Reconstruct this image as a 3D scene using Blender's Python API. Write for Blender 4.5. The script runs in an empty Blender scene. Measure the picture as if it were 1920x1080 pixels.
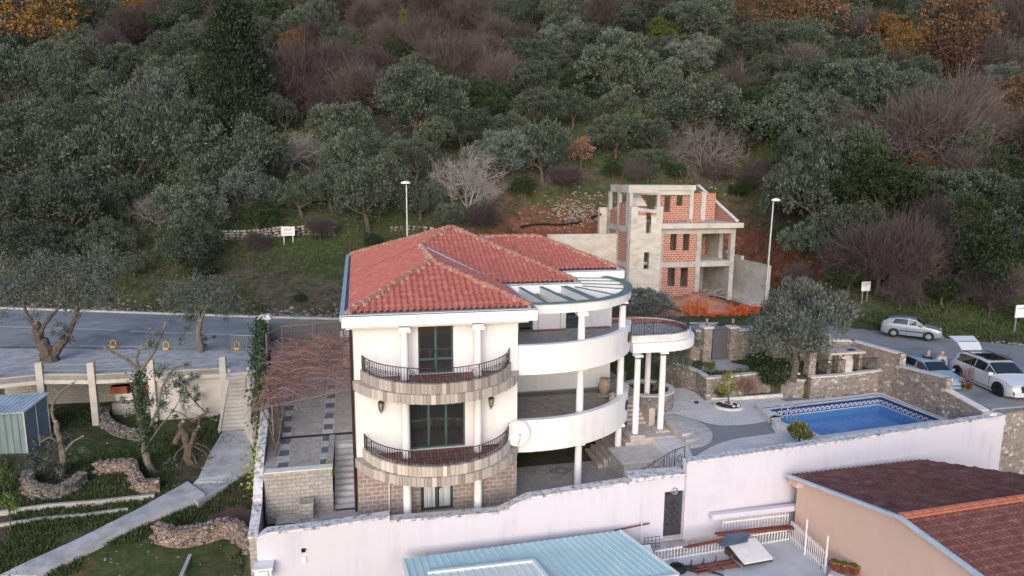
import bpy, bmesh, math, random
import numpy as np
from mathutils import Vector, Matrix
R_ = math.radians
sc = bpy.context.scene
COL = sc.collection
# ------------------------------------------------------------------ camera
F_PX = 1281.0; PITCH = 9.7; ROLL = 0.45; YAW = 12.8; CAM_Z = 14.4
cd = bpy.data.cameras.new('camera'); cam = bpy.data.objects.new('camera', cd); COL.objects.link(cam)
cd.sensor_width = 36.0; cd.lens = F_PX/1920*36.0; cd.clip_start = 0.1; cd.clip_end = 900
RM = (Matrix.Rotation(R_(-YAW), 3, 'Z') @ Matrix.Rotation(R_(90-PITCH), 3, 'X') @ Matrix.Rotation(R_(ROLL), 3, 'Z'))
cam.matrix_world = Matrix.Translation((0, 0, CAM_Z)) @ RM.to_4x4()
sc.camera = cam
# ------------------------------------------------------------------ light: soft dusk sky, low broad sun behind the camera
w = bpy.data.worlds.new('World'); sc.world = w; w.use_nodes = True
nt = w.node_tree; bg = nt.nodes['Background']
sky = nt.nodes.new('ShaderNodeTexSky'); sky.sky_type = 'NISHITA'; sky.sun_disc = False
SUN_EL, SUN_AZ = 20.0, 200.0      # azimuth clockwise from +Y
sky.sun_elevation = R_(SUN_EL); sky.sun_rotation = R_(SUN_AZ); sky.air_density = 1.0; sky.dust_density = 2.0; sky.ozone_density = 2.2
nt.links.new(sky.outputs[0], bg.inputs[0]); bg.inputs[1].default_value = 0.15
sd = bpy.data.lights.new('sun', 'SUN'); sun = bpy.data.objects.new('sun', sd); COL.objects.link(sun)
sd.energy = 0.75; sd.angle = R_(45); sd.color = (1.0, 0.95, 0.98)
sv = Vector((math.sin(R_(SUN_AZ))*math.cos(R_(SUN_EL)), math.cos(R_(SUN_AZ))*math.cos(R_(SUN_EL)), math.sin(R_(SUN_EL))))
sun.rotation_euler = sv.to_track_quat('Z', 'Y').to_euler()
sc.view_settings.view_transform = 'Standard'; sc.view_settings.look = 'None'
sc.view_settings.exposure = 0.66; sc.view_settings.gamma = 1.0
sc.cycles.max_bounces = 5; sc.cycles.diffuse_bounces = 3; sc.cycles.transparent_max_bounces = 6

# ------------------------------------------------------------------ measuring helpers: the survey of the place was made in photo pixels
CP = Vector((0, 0, CAM_Z))
def ray(px, py): return RM @ Vector(((px-960)/F_PX, -(py-540)/F_PX, -1.0))
def gz(px, py, z):
    d = ray(px, py); return CP + d*((z-CAM_Z)/d.z)
def gy(px, py, Y):
    d = ray(px, py); return CP + d*(Y/d.y)
def gx(px, py, X):
    d = ray(px, py); return CP + d*(X/d.x)
def P2(px, py, z): p = gz(px, py, z); return (p.x, p.y)
def lerp(a, b, t): return a+(b-a)*t
def interp(x, xs, ys): return float(np.interp(x, xs, ys))
def sstep(a, b, x):
    t = min(1, max(0, (x-a)/(b-a))); return t*t*(3-2*t)
# ------------------------------------------------------------------ value noise
_rs = np.random.RandomState(7); _T = _rs.rand(256, 256)
def vnoise(x, y):
    xi, yi = math.floor(x), math.floor(y); fx, fy = x-xi, y-yi
    fx = fx*fx*(3-2*fx); fy = fy*fy*(3-2*fy)
    a = _T[xi & 255, yi & 255]; b = _T[(xi+1) & 255, yi & 255]; c = _T[xi & 255, (yi+1) & 255]; d = _T[(xi+1) & 255, (yi+1) & 255]
    return (a*(1-fx)+b*fx)*(1-fy)+(c*(1-fx)+d*fx)*fy
def fbm(x, y, o=3):
    s = 0; a = .5
    for i in range(o): s += a*(vnoise(x, y)-.5); x = x*2.03+11; y = y*2.03+5; a *= .5
    return s
# ------------------------------------------------------------------ road and terrain
FX = [-60, -27.8, -7.2, -2, 12, 25.3, 36.5, 41, 46, 56]
FY = [72, 61.5, 54.7, 53.2, 49.6, 47.0, 45.5, 40.8, 36.8, 28]
NX = [-60, -22.3, -17.3, -6.3, 2, 12, 22, 30, 34, 40, 50]
NY = [60, 48.9, 47.9, 45.1, 46.5, 44.5, 41, 36.0, 30.0, 25, 17]
def far_y(X): return interp(X, FX, FY)
def near_y(X): return interp(X, NX, NY)
def road_z(X): return interp(X, [-30, -5, 25, 38], [3.15, 3.0, 2.85, 2.6])
LZ_Y = [10, 20, 25, 28.5, 30.5, 34, 38.5, 41, 44]
LZ_Z = [-3.4, -2.9, -2.3, -1.3, -0.95, -0.45, 0.0, 0.1, 0.3]
def hill(X, Y):
    d = Y-far_y(X)
    z = road_z(X)
    if d <= 0: return z-0.05
    n = .9*fbm(X*.06, Y*.06)*min(1, d/12)*2 + .35*fbm(X*.35+40, Y*.35)*min(1, d/3)
    zz = z + interp(d, [0, 1.5, 11, 20, 60, 130, 400], [0, .05, 3.4, 8.0, 26.5, 62, 210]) + n
    # bulldozed pad of the building site with red earth banks
    ins = min(X-19.0, 39.0-X, 66.5-Y)
    if ins > -9:
        pad = 3.05 + .12*fbm(X*.5, Y*.5)
        bank = pad + max(0, -ins)*1.25 + .5*fbm(X*.4, Y*.4+9)*min(1, max(0, -ins))
        zz = min(zz, bank) if ins < 0 else pad
    return zz
def lawn(X, Y):
    return interp(Y, LZ_Y, LZ_Z) + .10*fbm(X*.7, Y*.7) + .02*max(0, -X-14)
def terrain(X, Y):
    if Y > near_y(X)-.0 and Y > 30 or X > 60:
        return hill(X, Y)
    if X < -4.4-.06*(Y-25):
        b = lawn(X, Y)
        t = sstep(near_y(X)-2.2, near_y(X)-1.2, Y)
        return lerp(b, road_z(X)-.25, t)
    if X > 31.4: 
        s = sstep(27.0, 27.5, Y)
        return lerp(-1.6, road_z(X)-.05, s)
    if Y < 26.1: return -1.6 + .05*fbm(X, Y)
    if X > 14: return interp(Y, [26.1, 34.5, 37.5, 40, 44], [-.8, -.8, 1.0, 2.6, 2.6])
    return interp(Y, [26.1, 28, 40, 44], [-.3, -.1, 1.2, 2.6])
def gt(px, py, dz=0.0):
    """point where the sight line meets the terrain raised by dz"""
    d = ray(px, py); t = 12.0; last = t
    while t < 330:
        p = CP+d*t
        if p.z < terrain(p.x, p.y)+dz:
            a, b = last, t
            for _ in range(18):
                m = (a+b)/2; p = CP+d*m
                if p.z < terrain(p.x, p.y)+dz: b = m
                else: a = m
            return CP+d*b
        last = t; t += .35
    return CP+d*200
# ================================================================== mesh library
class MB:
    def __init__(s): s.v = []; s.f = []
    def add(s, vs, fs):
        b = len(s.v); s.v.extend([tuple(q) for q in vs]); s.f.extend([tuple(b+i for i in g) for g in fs]); return s
    def box(s, x0, y0, z0, x1, y1, z1):
        return s.add([(x0,y0,z0),(x1,y0,z0),(x1,y1,z0),(x0,y1,z0),(x0,y0,z1),(x1,y0,z1),(x1,y1,z1),(x0,y1,z1)],
                     [(0,3,2,1),(4,5,6,7),(0,1,5,4),(1,2,6,5),(2,3,7,6),(3,0,4,7)])
    def obox(s, c, sx, sy, sz, rz=0.0, tilt=None):
        m = Matrix.Rotation(rz, 3, 'Z')
        if tilt is not None: m = m @ tilt
        c = Vector(c); vs = []
        for z in (-.5, .5):
            for x, y in ((-.5,-.5),(.5,-.5),(.5,.5),(-.5,.5)): vs.append(c+m@Vector((x*sx, y*sy, z*sz)))
        return s.add(vs, [(0,3,2,1),(4,5,6,7),(0,1,5,4),(1,2,6,5),(2,3,7,6),(3,0,4,7)])
    def prism(s, poly, z0, z1):
        n = len(poly)
        A = sum(poly[i][0]*poly[(i+1)%n][1]-poly[(i+1)%n][0]*poly[i][1] for i in range(n))
        if A < 0: poly = poly[::-1]
        f0 = z0 if callable(z0) else (lambda x, y: z0); f1 = z1 if callable(z1) else (lambda x, y: z1)
        vs = [(x, y, f0(x, y)) for x, y in poly]+[(x, y, f1(x, y)) for x, y in poly]
        return s.add(vs, [tuple(range(n))[::-1], tuple(range(n, 2*n))]+[(i, (i+1)%n, n+(i+1)%n, n+i) for i in range(n)])
    def strip(s, pts, th, z0, z1, closed=False, side=1):
        """wall of thickness th along a plan polyline; z0/z1 numbers or one value per point"""
        n = len(pts); P = [Vector((p[0], p[1])) for p in pts]
        Z0 = z0 if hasattr(z0, '__len__') else [z0]*n; Z1 = z1 if hasattr(z1, '__len__') else [z1]*n
        offs = []
        for i in range(n):
            a = P[i-1] if (i > 0 or closed) else P[i]; b = P[(i+1)%n] if (i < n-1 or closed) else P[i]
            t = (b-a).normalized(); nn = Vector((-t.y, t.x))*side
            if 0 < i < n-1 or closed:
                t1 = (P[i]-a).normalized(); c = abs(t1.dot(t)); nn = nn/max(c, .5)
            offs.append(nn*th)
        vs = []
        for i in range(n):
            q = P[i]+offs[i]
            vs += [(P[i].x, P[i].y, Z0[i]), (q.x, q.y, Z0[i]), (q.x, q.y, Z1[i]), (P[i].x, P[i].y, Z1[i])]
        fs = []
        m = n if closed else n-1
        for i in range(m):
            a = 4*i; b = 4*((i+1)%n)
            for k in range(4):
                k2 = (k+1)%4
                g = (a+k, b+k, b+k2, a+k2); fs.append(g if side < 0 else g[::-1])
        if not closed: 
            e0 = (0,1,2,3); e1 = (4*n-4, 4*n-1, 4*n-2, 4*n-3)
            fs += [e0, e1] if side < 0 else [e0[::-1], e1[::-1]]
        return s.add(vs, fs)
    def tube(s, pts, rad, n=6, cap=True):
        P = [Vector(p) for p in pts]; m = len(P)
        rr = rad if hasattr(rad, '__len__') else [rad]*m
        t0 = (P[1]-P[0]).normalized(); up = Vector((0,0,1)) if abs(t0.z) < .9 else Vector((1,0,0))
        u = t0.cross(up).normalized(); vs = []; prev = t0
        for i in range(m):
            t = (P[min(i+1, m-1)]-P[max(i-1, 0)]).normalized()
            u = (u - t*u.dot(t)).normalized(); w_ = t.cross(u)
            for k in range(n):
                a = 2*math.pi*k/n; vs.append(P[i]+(u*math.cos(a)+w_*math.sin(a))*rr[i])
        fs = [(i*n+k, i*n+(k+1)%n, (i+1)*n+(k+1)%n, (i+1)*n+k) for i in range(m-1) for k in range(n)]
        if cap: fs += [tuple(range(n))[::-1], tuple(range((m-1)*n, m*n))]
        return s.add(vs, fs)
    def lathe(s, prof, c, n=20, cap=True):
        vs = []; cx, cy, cz = c
        for r, z in prof:
            for k in range(n):
                a = 2*math.pi*k/n; vs.append((cx+r*math.cos(a), cy+r*math.sin(a), cz+z))
        m = len(prof)
        fs = [(i*n+k, i*n+(k+1)%n, (i+1)*n+(k+1)%n, (i+1)*n+k) for i in range(m-1) for k in range(n)]
        if cap: fs += [tuple(range(n))[::-1], tuple(range((m-1)*n, m*n))]
        return s.add(vs, fs)
    def quad(s, a, b, c, d): return s.add([a, b, c, d], [(0,1,2,3)])
    def poly(s, pts): return s.add(pts, [tuple(range(len(pts)))])
    def slab(s, pts, th):
        """thick polygon: pts is a planar loop, th a vector"""
        n = len(pts); P = [Vector(p) for p in pts]; t = Vector(th)
        return s.add(P+[p+t for p in P], [tuple(range(n))[::-1], tuple(range(n, 2*n))]+[(i, (i+1)%n, n+(i+1)%n, n+i) for i in range(n)])
    def bar(s, a, b, w_, h):
        a = Vector(a); b = Vector(b); t = (b-a).normalized()
        sd_ = t.cross(Vector((0,0,1))); sd_ = sd_.normalized() if sd_.length > 1e-4 else Vector((1,0,0)); up = sd_.cross(t)
        vs = []
        for p in (a, b):
            for i, j in ((-.5,-.5),(.5,-.5),(.5,.5),(-.5,.5)): vs.append(p+sd_*w_*i+up*h*j)
        return s.add(vs, [(0,3,2,1),(4,5,6,7),(0,1,5,4),(1,2,6,5),(2,3,7,6),(3,0,4,7)])
    def build(s, name, mat, parent=None, smooth=False, fix=False):
        me = bpy.data.meshes.new(name); loc = Vector((0,0,0))
        if parent is not None: loc = Vector(parent.get('_o', (0,0,0)))
        A = np.array(s.v, dtype=np.float64) if s.v else np.zeros((0,3))
        me.from_pydata((A-np.array(loc)).tolist(), [], s.f)
        if fix:
            bm = bmesh.new(); bm.from_mesh(me); bmesh.ops.recalc_face_normals(bm, faces=bm.faces); bm.to_mesh(me); bm.free()
        me.update()
        metric_uv(me)
        if smooth: me.polygons.foreach_set('use_smooth', [True]*len(me.polygons))
        me.materials.append(mat)
        o = bpy.data.objects.new(name, me); COL.objects.link(o)
        if parent is not None:
            o.parent = parent
            if '_o' in parent: o['_o'] = tuple(parent['_o'])
        return o
def build2(name, pairs, parent=None, smooth=False):
    """one mesh out of several materials"""
    a = MB(); idx = []
    for k, (mb, mt) in enumerate(pairs): a.add(mb.v, mb.f); idx += [k]*len(mb.f)
    o = a.build(name, pairs[0][1], parent, smooth)
    for mb, mt in pairs[1:]: o.data.materials.append(mt)
    o.data.polygons.foreach_set('material_index', idx); return o
def metric_uv(me):
    n = len(me.polygons)
    if n == 0 or n > 60000: return
    uv = me.uv_layers.new(name='UVMap')
    co = np.empty(len(me.vertices)*3); me.vertices.foreach_get('co', co); co = co.reshape(-1, 3)
    li = np.empty(len(me.loops), dtype=np.int32); me.loops.foreach_get('vertex_index', li)
    tot = np.empty(n, dtype=np.int32); me.polygons.foreach_get('loop_total', tot)
    nr = np.empty(n*3); me.polygons.foreach_get('normal', nr); nr = nr.reshape(-1, 3)
    N = np.repeat(nr, tot, axis=0); C_ = co[li]
    flat = np.abs(N[:, 2]) > .72
    t = np.stack([-N[:, 1], N[:, 0]], 1); L = np.linalg.norm(t, axis=1); L[L < 1e-6] = 1; t /= L[:, None]
    flip = (t[:, 0] < -.001); t[flip] *= -1
    u = np.where(flat, C_[:, 0], C_[:, 0]*t[:, 0]+C_[:, 1]*t[:, 1]); v = np.where(flat, C_[:, 1], C_[:, 2])
    uv.data.foreach_set('uv', np.stack([u, v], 1).astype(np.float32).ravel())
def tag(o, label=None, cat=None, group=None, kind=None):
    if label: o['label'] = label
    if cat: o['category'] = cat
    if group: o['group'] = group
    if kind: o['kind'] = kind
    return o
def thing(name, label, cat, loc=(0,0,0), group=None, rz=0.0, kind=None):
    o = bpy.data.objects.new(name, None); COL.objects.link(o); o.location = loc; o.empty_display_size = .3
    o.rotation_euler = (0, 0, rz)
    if rz == 0.0: o['_o'] = tuple(loc)
    return tag(o, label, cat, group, kind)
def struct(mb, name, mat, **k):
    o = mb.build(name, mat, None, **k); o['kind'] = 'structure'; return o
def dup(root, loc=None, rz=None, label=None, group=None, scale=None, parent=None):
    r = root.copy(); COL.objects.link(r)
    if loc is not None: r.location = loc
    if rz is not None: r.rotation_euler = (0, 0, rz)
    if scale is not None: r.scale = scale if hasattr(scale, '__len__') else (scale,)*3
    if label: r['label'] = label
    if group: r['group'] = group
    if parent: r.parent = parent
    for ch in list(root.children):
        c = ch.copy(); COL.objects.link(c); c.parent = r
        for g in list(ch.children):
            d = g.copy(); COL.objects.link(d); d.parent = c
    return r
# ================================================================== materials
def srgb(h):
    h = h.lstrip('#'); o = []
    for i in (0, 2, 4):
        c = int(h[i:i+2], 16)/255; o.append(c/12.92 if c <= .04045 else ((c+.055)/1.055)**2.4)
    return (*o, 1)
def c4(c): return srgb(c) if isinstance(c, str) else (*c, 1)
class NT:
    def __init__(s, name):
        s.m = bpy.data.materials.new(name); s.m.use_nodes = True; s.t = s.m.node_tree; s.b = s.t.nodes['Principled BSDF']
    def n(s, ty, **k):
        x = s.t.nodes.new(ty)
        for a, b in k.items():
            if a.startswith('i_'): x.inputs[a[2:].replace('_', ' ')].default_value = b
            else: setattr(x, a, b)
        return x
    def l(s, a, b): s.t.links.new(a, b)
    def co(s, kind='Object', scale=None):
        t = s.n('ShaderNodeTexCoord'); o = t.outputs[kind]
        if scale is not None:
            m = s.n('ShaderNodeMapping'); m.inputs['Scale'].default_value = scale; s.l(o, m.inputs['Vector']); o = m.outputs[0]
        return o
    def noise(s, vec, scale, detail=4, rough=.6, dist=0):
        x = s.n('ShaderNodeTexNoise'); x.inputs['Scale'].default_value = scale; x.inputs['Detail'].default_value = detail
        x.inputs['Roughness'].default_value = rough; x.inputs['Distortion'].default_value = dist; s.l(vec, x.inputs['Vector']); return x.outputs['Fac']
    def ramp(s, fac, stops, const=False):
        r = s.n('ShaderNodeValToRGB'); e = r.color_ramp.elements
        if const: r.color_ramp.interpolation = 'CONSTANT'
        while len(e) < len(stops): e.new(.5)
        for i, (p, c) in enumerate(stops):
            e[i].position = p; e[i].color = c4(c) if not (hasattr(c, '__len__') and len(c) == 4 and not isinstance(c, str)) else c
        s.l(fac, r.inputs[0]); return r.outputs[0]
    def mix(s, fac, a, b, mode='MIX'):
        x = s.n('ShaderNodeMix', data_type='RGBA', blend_type=mode)
        for sock, val in ((x.inputs[0], fac), (x.inputs[6], a), (x.inputs[7], b)):
            if isinstance(val, (int, float)): sock.default_value = val
            elif isinstance(val, (tuple, list, str)): sock.default_value = c4(val) if not (len(val) == 4 and not isinstance(val, str)) else val
            else: s.l(val, sock)
        return x.outputs[2]
    def bump(s, h, strength=.3, dist=.02):
        b = s.n('ShaderNodeBump'); b.inputs['Strength'].default_value = strength; b.inputs['Distance'].default_value = dist
        s.l(h, b.inputs['Height']); s.l(b.outputs[0], s.b.inputs['Normal'])
    def done(s, col, rough=.8, metal=0.0, spec=.3):
        if isinstance(col, (tuple, list, str)): s.b.inputs['Base Color'].default_value = c4(col) if not (len(col) == 4 and not isinstance(col, str)) else col
        else: s.l(col, s.b.inputs['Base Color'])
        s.b.inputs['Roughness'].default_value = rough; s.b.inputs['Metallic'].default_value = metal
        s.b.inputs['Specular IOR Level'].default_value = spec; return s.m
def m_noise(name, stops, scale=2.0, rough=.8, metal=0.0, bump=0, bs=20, spec=.3, detail=5, dist=0, stretch=None, coord='Object'):
    t = NT(name); v = t.co(coord, stretch); f = t.noise(v, scale, detail, .62, dist)
    c = t.ramp(f, stops)
    if bump: t.bump(t.noise(v, bs, 4), bump)
    return t.done(c, rough, metal, spec)
def m_plaster(name, base, dirt, amt=.5, streak=True, rough=.85):
    t = NT(name); v = t.co('Object')
    f = t.noise(v, .7, 6, .65); g = t.noise(t.co('Object', (2.2, 2.2, .16)), 1.6, 4, .6)
    m = t.ramp(f, [(.42, (0,0,0)), (.72, (1,1,1))]); k = t.ramp(g, [(.42, (0,0,0)), (.70, (1,1,1))])
    q = t.mix(1.0, m, k, 'MULTIPLY') if streak else m
    a = t.n('ShaderNodeMath', operation='MULTIPLY'); t.l(q, a.inputs[0]); a.inputs[1].default_value = amt
    c = t.mix(a.outputs[0], base, dirt)
    t.bump(t.noise(v, 40, 3), .08)
    return t.done(c, rough, 0, .2)
def m_brick(name, c1, c2, mortar, bw, bh, ms=.012, bump=.4, var=.5, rough=.9, off=.5, coord='UV', stain=None, squash=1.0):
    t = NT(name); v = t.co(coord)
    b = t.n('ShaderNodeTexBrick'); b.offset = off; b.squash = squash
    b.inputs['Scale'].default_value = 1; b.inputs['Brick Width'].default_value = bw; b.inputs['Row Height'].default_value = bh
    b.inputs['Mortar Size'].default_value = ms; b.inputs['Mortar Smooth'].default_value = .15; b.inputs['Bias'].default_value = 0
    b.inputs['Color1'].default_value = c4(c1); b.inputs['Color2'].default_value = c4(c2); b.inputs['Mortar'].default_value = c4(mortar)
    nz = t.noise(t.co('Object'), 2.5, 3, .6); mp = t.mix(.018*var, v, nz, 'ADD'); t.l(mp, b.inputs['Vector'])
    n2 = t.noise(t.co('Object'), 9, 5, .7)
    c = t.mix(var, b.outputs['Color'], t.ramp(n2, [(.3, (.55,.55,.55)), (.7, (1.25,1.25,1.25))]), 'MULTIPLY')
    if stain:
        f = t.noise(t.co('Object'), .6, 5, .6); c = t.mix(t.ramp(f, [(.5, (0,0,0)), (.7, (.8,.8,.8))]), c, stain)
    inv = t.n('ShaderNodeMath', operation='SUBTRACT'); inv.inputs[0].default_value = 1; t.l(b.outputs['Fac'], inv.inputs[1]); 
    t.bump(inv.outputs[0], bump, .03)
    return t.done(c, rough, 0, .2)
def m_rubble(name, cols, mortar, scale=3.2, stretch=(1,1,1.5), edge=.06, bump=.6):
    t = NT(name); v = t.co('Object', stretch)
    wv = t.mix(.12, v, t.noise(t.co('Object'), 3, 2), 'ADD')
    a = t.n('ShaderNodeTexVoronoi', feature='F1'); a.inputs['Scale'].default_value = scale; t.l(wv, a.inputs['Vector'])
    e = t.n('ShaderNodeTexVoronoi', feature='DISTANCE_TO_EDGE'); e.inputs['Scale'].default_value = scale; t.l(wv, e.inputs['Vector'])
    h = t.n('ShaderNodeSeparateColor'); t.l(a.outputs['Color'], h.inputs[0])
    n = len(cols); c = t.ramp(h.outputs[0], [(i/max(1, n-1), q) for i, q in enumerate(cols)])
    c = t.mix(.5, c, t.ramp(t.noise(v, 14, 4), [(.3, (.5,.5,.5)), (.7, (1.3,1.3,1.3))]), 'MULTIPLY')
    k = t.ramp(e.outputs['Distance'], [(edge*.4, (0,0,0)), (edge, (1,1,1))])
    c = t.mix(k, mortar, c)
    t.bump(k, bump, .05)
    return t.done(c, .92, 0, .15)
def m_leaf(name, cols, trans=.0, rough=.65):
    t = NT(name); g = t.n('ShaderNodeNewGeometry')
    oi = t.n('ShaderNodeObjectInfo')
    c = t.ramp(g.outputs['Random Per Island'], [(i/max(1, len(cols)-1), q) for i, q in enumerate(cols)])
    hv = t.n('ShaderNodeHueSaturation'); 
    mr = t.n('ShaderNodeMapRange'); mr.inputs['To Min'].default_value = .72; mr.inputs['To Max'].default_value = 1.3; t.l(oi.outputs['Random'], mr.inputs[0]); t.l(mr.outputs[0], hv.inputs['Value'])
    mh = t.n('ShaderNodeMapRange'); mh.inputs['To Min'].default_value = .485; mh.inputs['To Max'].default_value = .515; t.l(oi.outputs['Random'], mh.inputs[0]); t.l(mh.outputs[0], hv.inputs['Hue'])
    t.l(c, hv.inputs['Color'])
    t.l(hv.outputs[0], t.b.inputs['Base Color']); t.b.inputs['Roughness'].default_value = rough; t.b.inputs['Specular IOR Level'].default_value = .25
    return t.m
M = {}
M['white'] = m_plaster('white_render', (.78,.765,.77), (.48,.45,.44), .55)
M['white_trim'] = m_noise('white_trim_paint', [(.3, (.76,.74,.75)), (.7, (.84,.82,.82))], 1.5, .7)
M['boundary'] = m_plaster('boundary_render', (.60,.58,.655), (.42,.405,.48), .7)
M['cap'] = m_noise('stained_cap', [(.30, (.10,.10,.10)), (.40, (.34,.33,.34)), (.52, (.62,.61,.64)), (.8, (.72,.71,.74))], 5, .85, detail=8, bump=.2)
M['ashlar'] = m_brick('ashlar_stone', (.36,.275,.245), (.26,.21,.195), (.52,.47,.44), .34, .19, .014, stain=(.16,.15,.16))
M['band'] = m_brick('balcony_band_stone', (.52,.43,.37), (.36,.30,.27), (.24,.20,.18), .17, .9, .008, bump=.6, var=.7)
M['lightstone'] = m_brick('light_block_stone', (.44,.40,.35), (.33,.31,.29), (.22,.21,.20), .36, .17, .014, stain=(.25,.25,.27))
M['rubble'] = m_rubble('rubble_stone', [(.19,.155,.14), (.31,.26,.23), (.23,.20,.185), (.37,.32,.28), (.27,.23,.205), (.60,.55,.50)], (.31,.27,.24), 5.2, (1,1,1.3), .05)
M['drystone'] = m_rubble('dry_stone', [(.16,.15,.14), (.28,.25,.22), (.20,.17,.15), (.34,.30,.27)], (.10,.09,.08), 5.5, (1,1,1.5), .07, .8)
M['drypink'] = m_rubble('dry_stone_pinkish', [(.20,.15,.13), (.34,.26,.23), (.24,.18,.16), (.40,.33,.29)], (.11,.09,.08), 5.0, (1,1,1.5), .07, .8)
M['coping'] = m_noise('white_coping', [(.3, (.52,.50,.49)), (.6, (.70,.68,.66))], 3, .8)
M['tile'] = m_noise('roof_tile_red', [(.22, (.22,.070,.055)), (.42, (.37,.120,.098)), (.6, (.45,.158,.130)), (.8, (.54,.24,.20))], 3.2, .8, detail=8, bump=.15)
M['ridge'] = m_noise('ridge_tile', [(.3, (.24,.11,.085)), (.5, (.36,.155,.12)), (.72, (.40,.25,.20))], 6, .85, detail=6)
M['mortar'] = m_noise('pale_mortar', [(.3, (.28,.21,.17)), (.7, (.46,.37,.31))], 8, .9)
M['tile_brown'] = m_noise('roof_tile_brown', [(.28, (.07,.032,.032)), (.45, (.13,.058,.052)), (.6, (.18,.085,.072)), (.75, (.27,.16,.14))], 1.6, .8, detail=9, dist=.4)
M['tile_rust'] = m_noise('roof_tile_rust', [(.25, (.12,.05,.044)), (.5, (.20,.082,.068)), (.75, (.29,.145,.122))], 3, .8, detail=8)
M['ridge_orange'] = m_noise('ridge_tile_orange', [(.3, (.34,.11,.07)), (.7, (.46,.17,.11))], 4, .8)
M['gutter'] = m_noise('gutter_metal_blue', [(.3, (.36,.46,.56)), (.7, (.48,.58,.68))], 2, .45, spec=.5)
M['gutter_in'] = m_noise('gutter_inside', [(.3, (.06,.10,.14)), (.7, (.11,.16,.20))], 2, .6)
M['green'] = m_noise('green_paint', [(.3, (.030,.075,.062)), (.7, (.045,.10,.082))], 3, .5, spec=.5)
M['greencap'] = m_noise('grey_green_cap', [(.3, (.13,.20,.175)), (.7, (.18,.26,.23))], 2, .7)
M['iron'] = m_noise('black_iron', [(.3, (.018,.018,.02)), (.7, (.035,.035,.04))], 8, .5, spec=.5)
M['steel'] = m_noise('galvanised_steel', [(.3, (.36,.38,.40)), (.7, (.50,.52,.54))], 4, .45, metal=.6)
M['whitemetal'] = m_noise('white_metal', [(.3, (.66,.66,.68)), (.7, (.78,.78,.80))], 3, .5)
M['concrete'] = m_noise('concrete', [(.25, (.27,.255,.24)), (.5, (.42,.40,.375)), (.75, (.54,.52,.49))], 1.1, .9, detail=9, bump=.15)
M['concrete_l'] = m_noise('concrete_light', [(.2, (.30,.28,.25)), (.5, (.50,.47,.43)), (.8, (.62,.59,.55))], .8, .9, detail=9, bump=.15)
M['concrete_y'] = m_noise('concrete_formwork', [(.2, (.34,.30,.25)), (.45, (.50,.46,.40)), (.8, (.66,.62,.56))], 1.2, .9, detail=7, stretch=(1,1,2.2), bump=.15)
M['path'] = m_noise('path_concrete', [(.25, (.24,.24,.25)), (.5, (.40,.40,.415)), (.75, (.52,.52,.54))], 1.6, .9, detail=9, bump=.2)
M['hollow'] = m_brick('hollow_brick', (.46,.155,.095), (.34,.11,.075), (.56,.47,.41), .36, .20, .022, var=.7)
M['asphalt'] = m_noise('asphalt', [(.3, (.16,.165,.175)), (.42, (.23,.235,.25)), (.55, (.27,.275,.285)), (.7, (.34,.345,.355))], .45, .9, detail=14, dist=.6, bump=.2, bs=60)
M['paint'] = m_noise('road_paint', [(.3, (.50,.51,.53)), (.7, (.72,.73,.74))], 5, .8)
M['deck'] = m_brick('pool_deck_stone', (.72,.70,.70), (.64,.625,.63), (.44,.43,.44), 1.3, .75, .01, bump=.1, var=.45)
M['deck_dark'] = m_noise('deck_dark_stone', [(.3, (.22,.23,.24)), (.7, (.31,.32,.33))], 5, .8, detail=7)
M['paving'] = m_brick('court_paving', (.46,.44,.42), (.39,.37,.36), (.28,.27,.26), .55, .4, .01, bump=.1, var=.4)
M['paving_dk'] = m_noise('dark_paver', [(.3, (.09,.095,.105)), (.7, (.15,.155,.165))], 5, .8)
M['terrfloor'] = m_noise('terrace_stone_floor', [(.25, (.22,.20,.195)), (.5, (.34,.315,.30)), (.75, (.46,.43,.41))], 2.4, .7, detail=9, dist=1.2)
M['greenstone'] = m_noise('green_stone_border', [(.3, (.11,.13,.12)), (.7, (.16,.185,.17))], 5, .7)
M['redfloor'] = m_brick('red_floor_tile', (.26,.105,.085), (.20,.08,.068), (.34,.27,.25), .33, .33, .012, off=0, bump=.1)
M['step'] = m_noise('step_stone', [(.25, (.38,.355,.34)), (.55, (.54,.51,.49)), (.8, (.64,.61,.59))], 3, .85, detail=8)
M['rockwork'] = m_noise('pinkish_block_stone', [(.25, (.34,.285,.255)), (.5, (.50,.435,.40)), (.75, (.60,.54,.51))], 3, .9, detail=9, bump=.4, bs=9)
_g = NT('dark_window_glass'); _g.b.inputs['IOR'].default_value = 1.9; M['glass'] = _g.done((.022,.026,.030), .05, 0, .9)
M['carglass'] = NT('car_glass').done((.012,.016,.022), .06, 0, .9)
M['curtain'] = m_noise('white_curtain', [(.35, (.36,.38,.40)), (.6, (.70,.72,.72))], 9, .9, stretch=(3,3,.05))
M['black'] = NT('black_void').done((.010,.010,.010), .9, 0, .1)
M['rubber'] = NT('black_rubber').done((.016,.016,.017), .75, 0, .3)
M['peach'] = m_plaster('peach_render', (.62,.445,.375), (.48,.35,.30), .6)
M['cyan'] = m_noise('pale_blue_sheet_metal', [(.3, (.32,.49,.56)), (.7, (.40,.57,.63))], 1.0, .5, spec=.5)
M['cyan_w'] = m_noise('pale_sheet_edge', [(.3, (.55,.62,.64)), (.7, (.64,.70,.72))], 1.0, .5)
M['yardfloor'] = m_noise('grey_white_screed', [(.25, (.36,.38,.43)), (.5, (.47,.50,.56)), (.8, (.55,.58,.64))], 1.2, .8, detail=8)
M['rust'] = m_noise('rust_red_paint', [(.3, (.11,.03,.025)), (.7, (.22,.06,.045))], 5, .7)
M['orange'] = m_noise('orange_net', [(.3, (.62,.12,.03)), (.7, (.85,.20,.05))], 6, .8)
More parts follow.
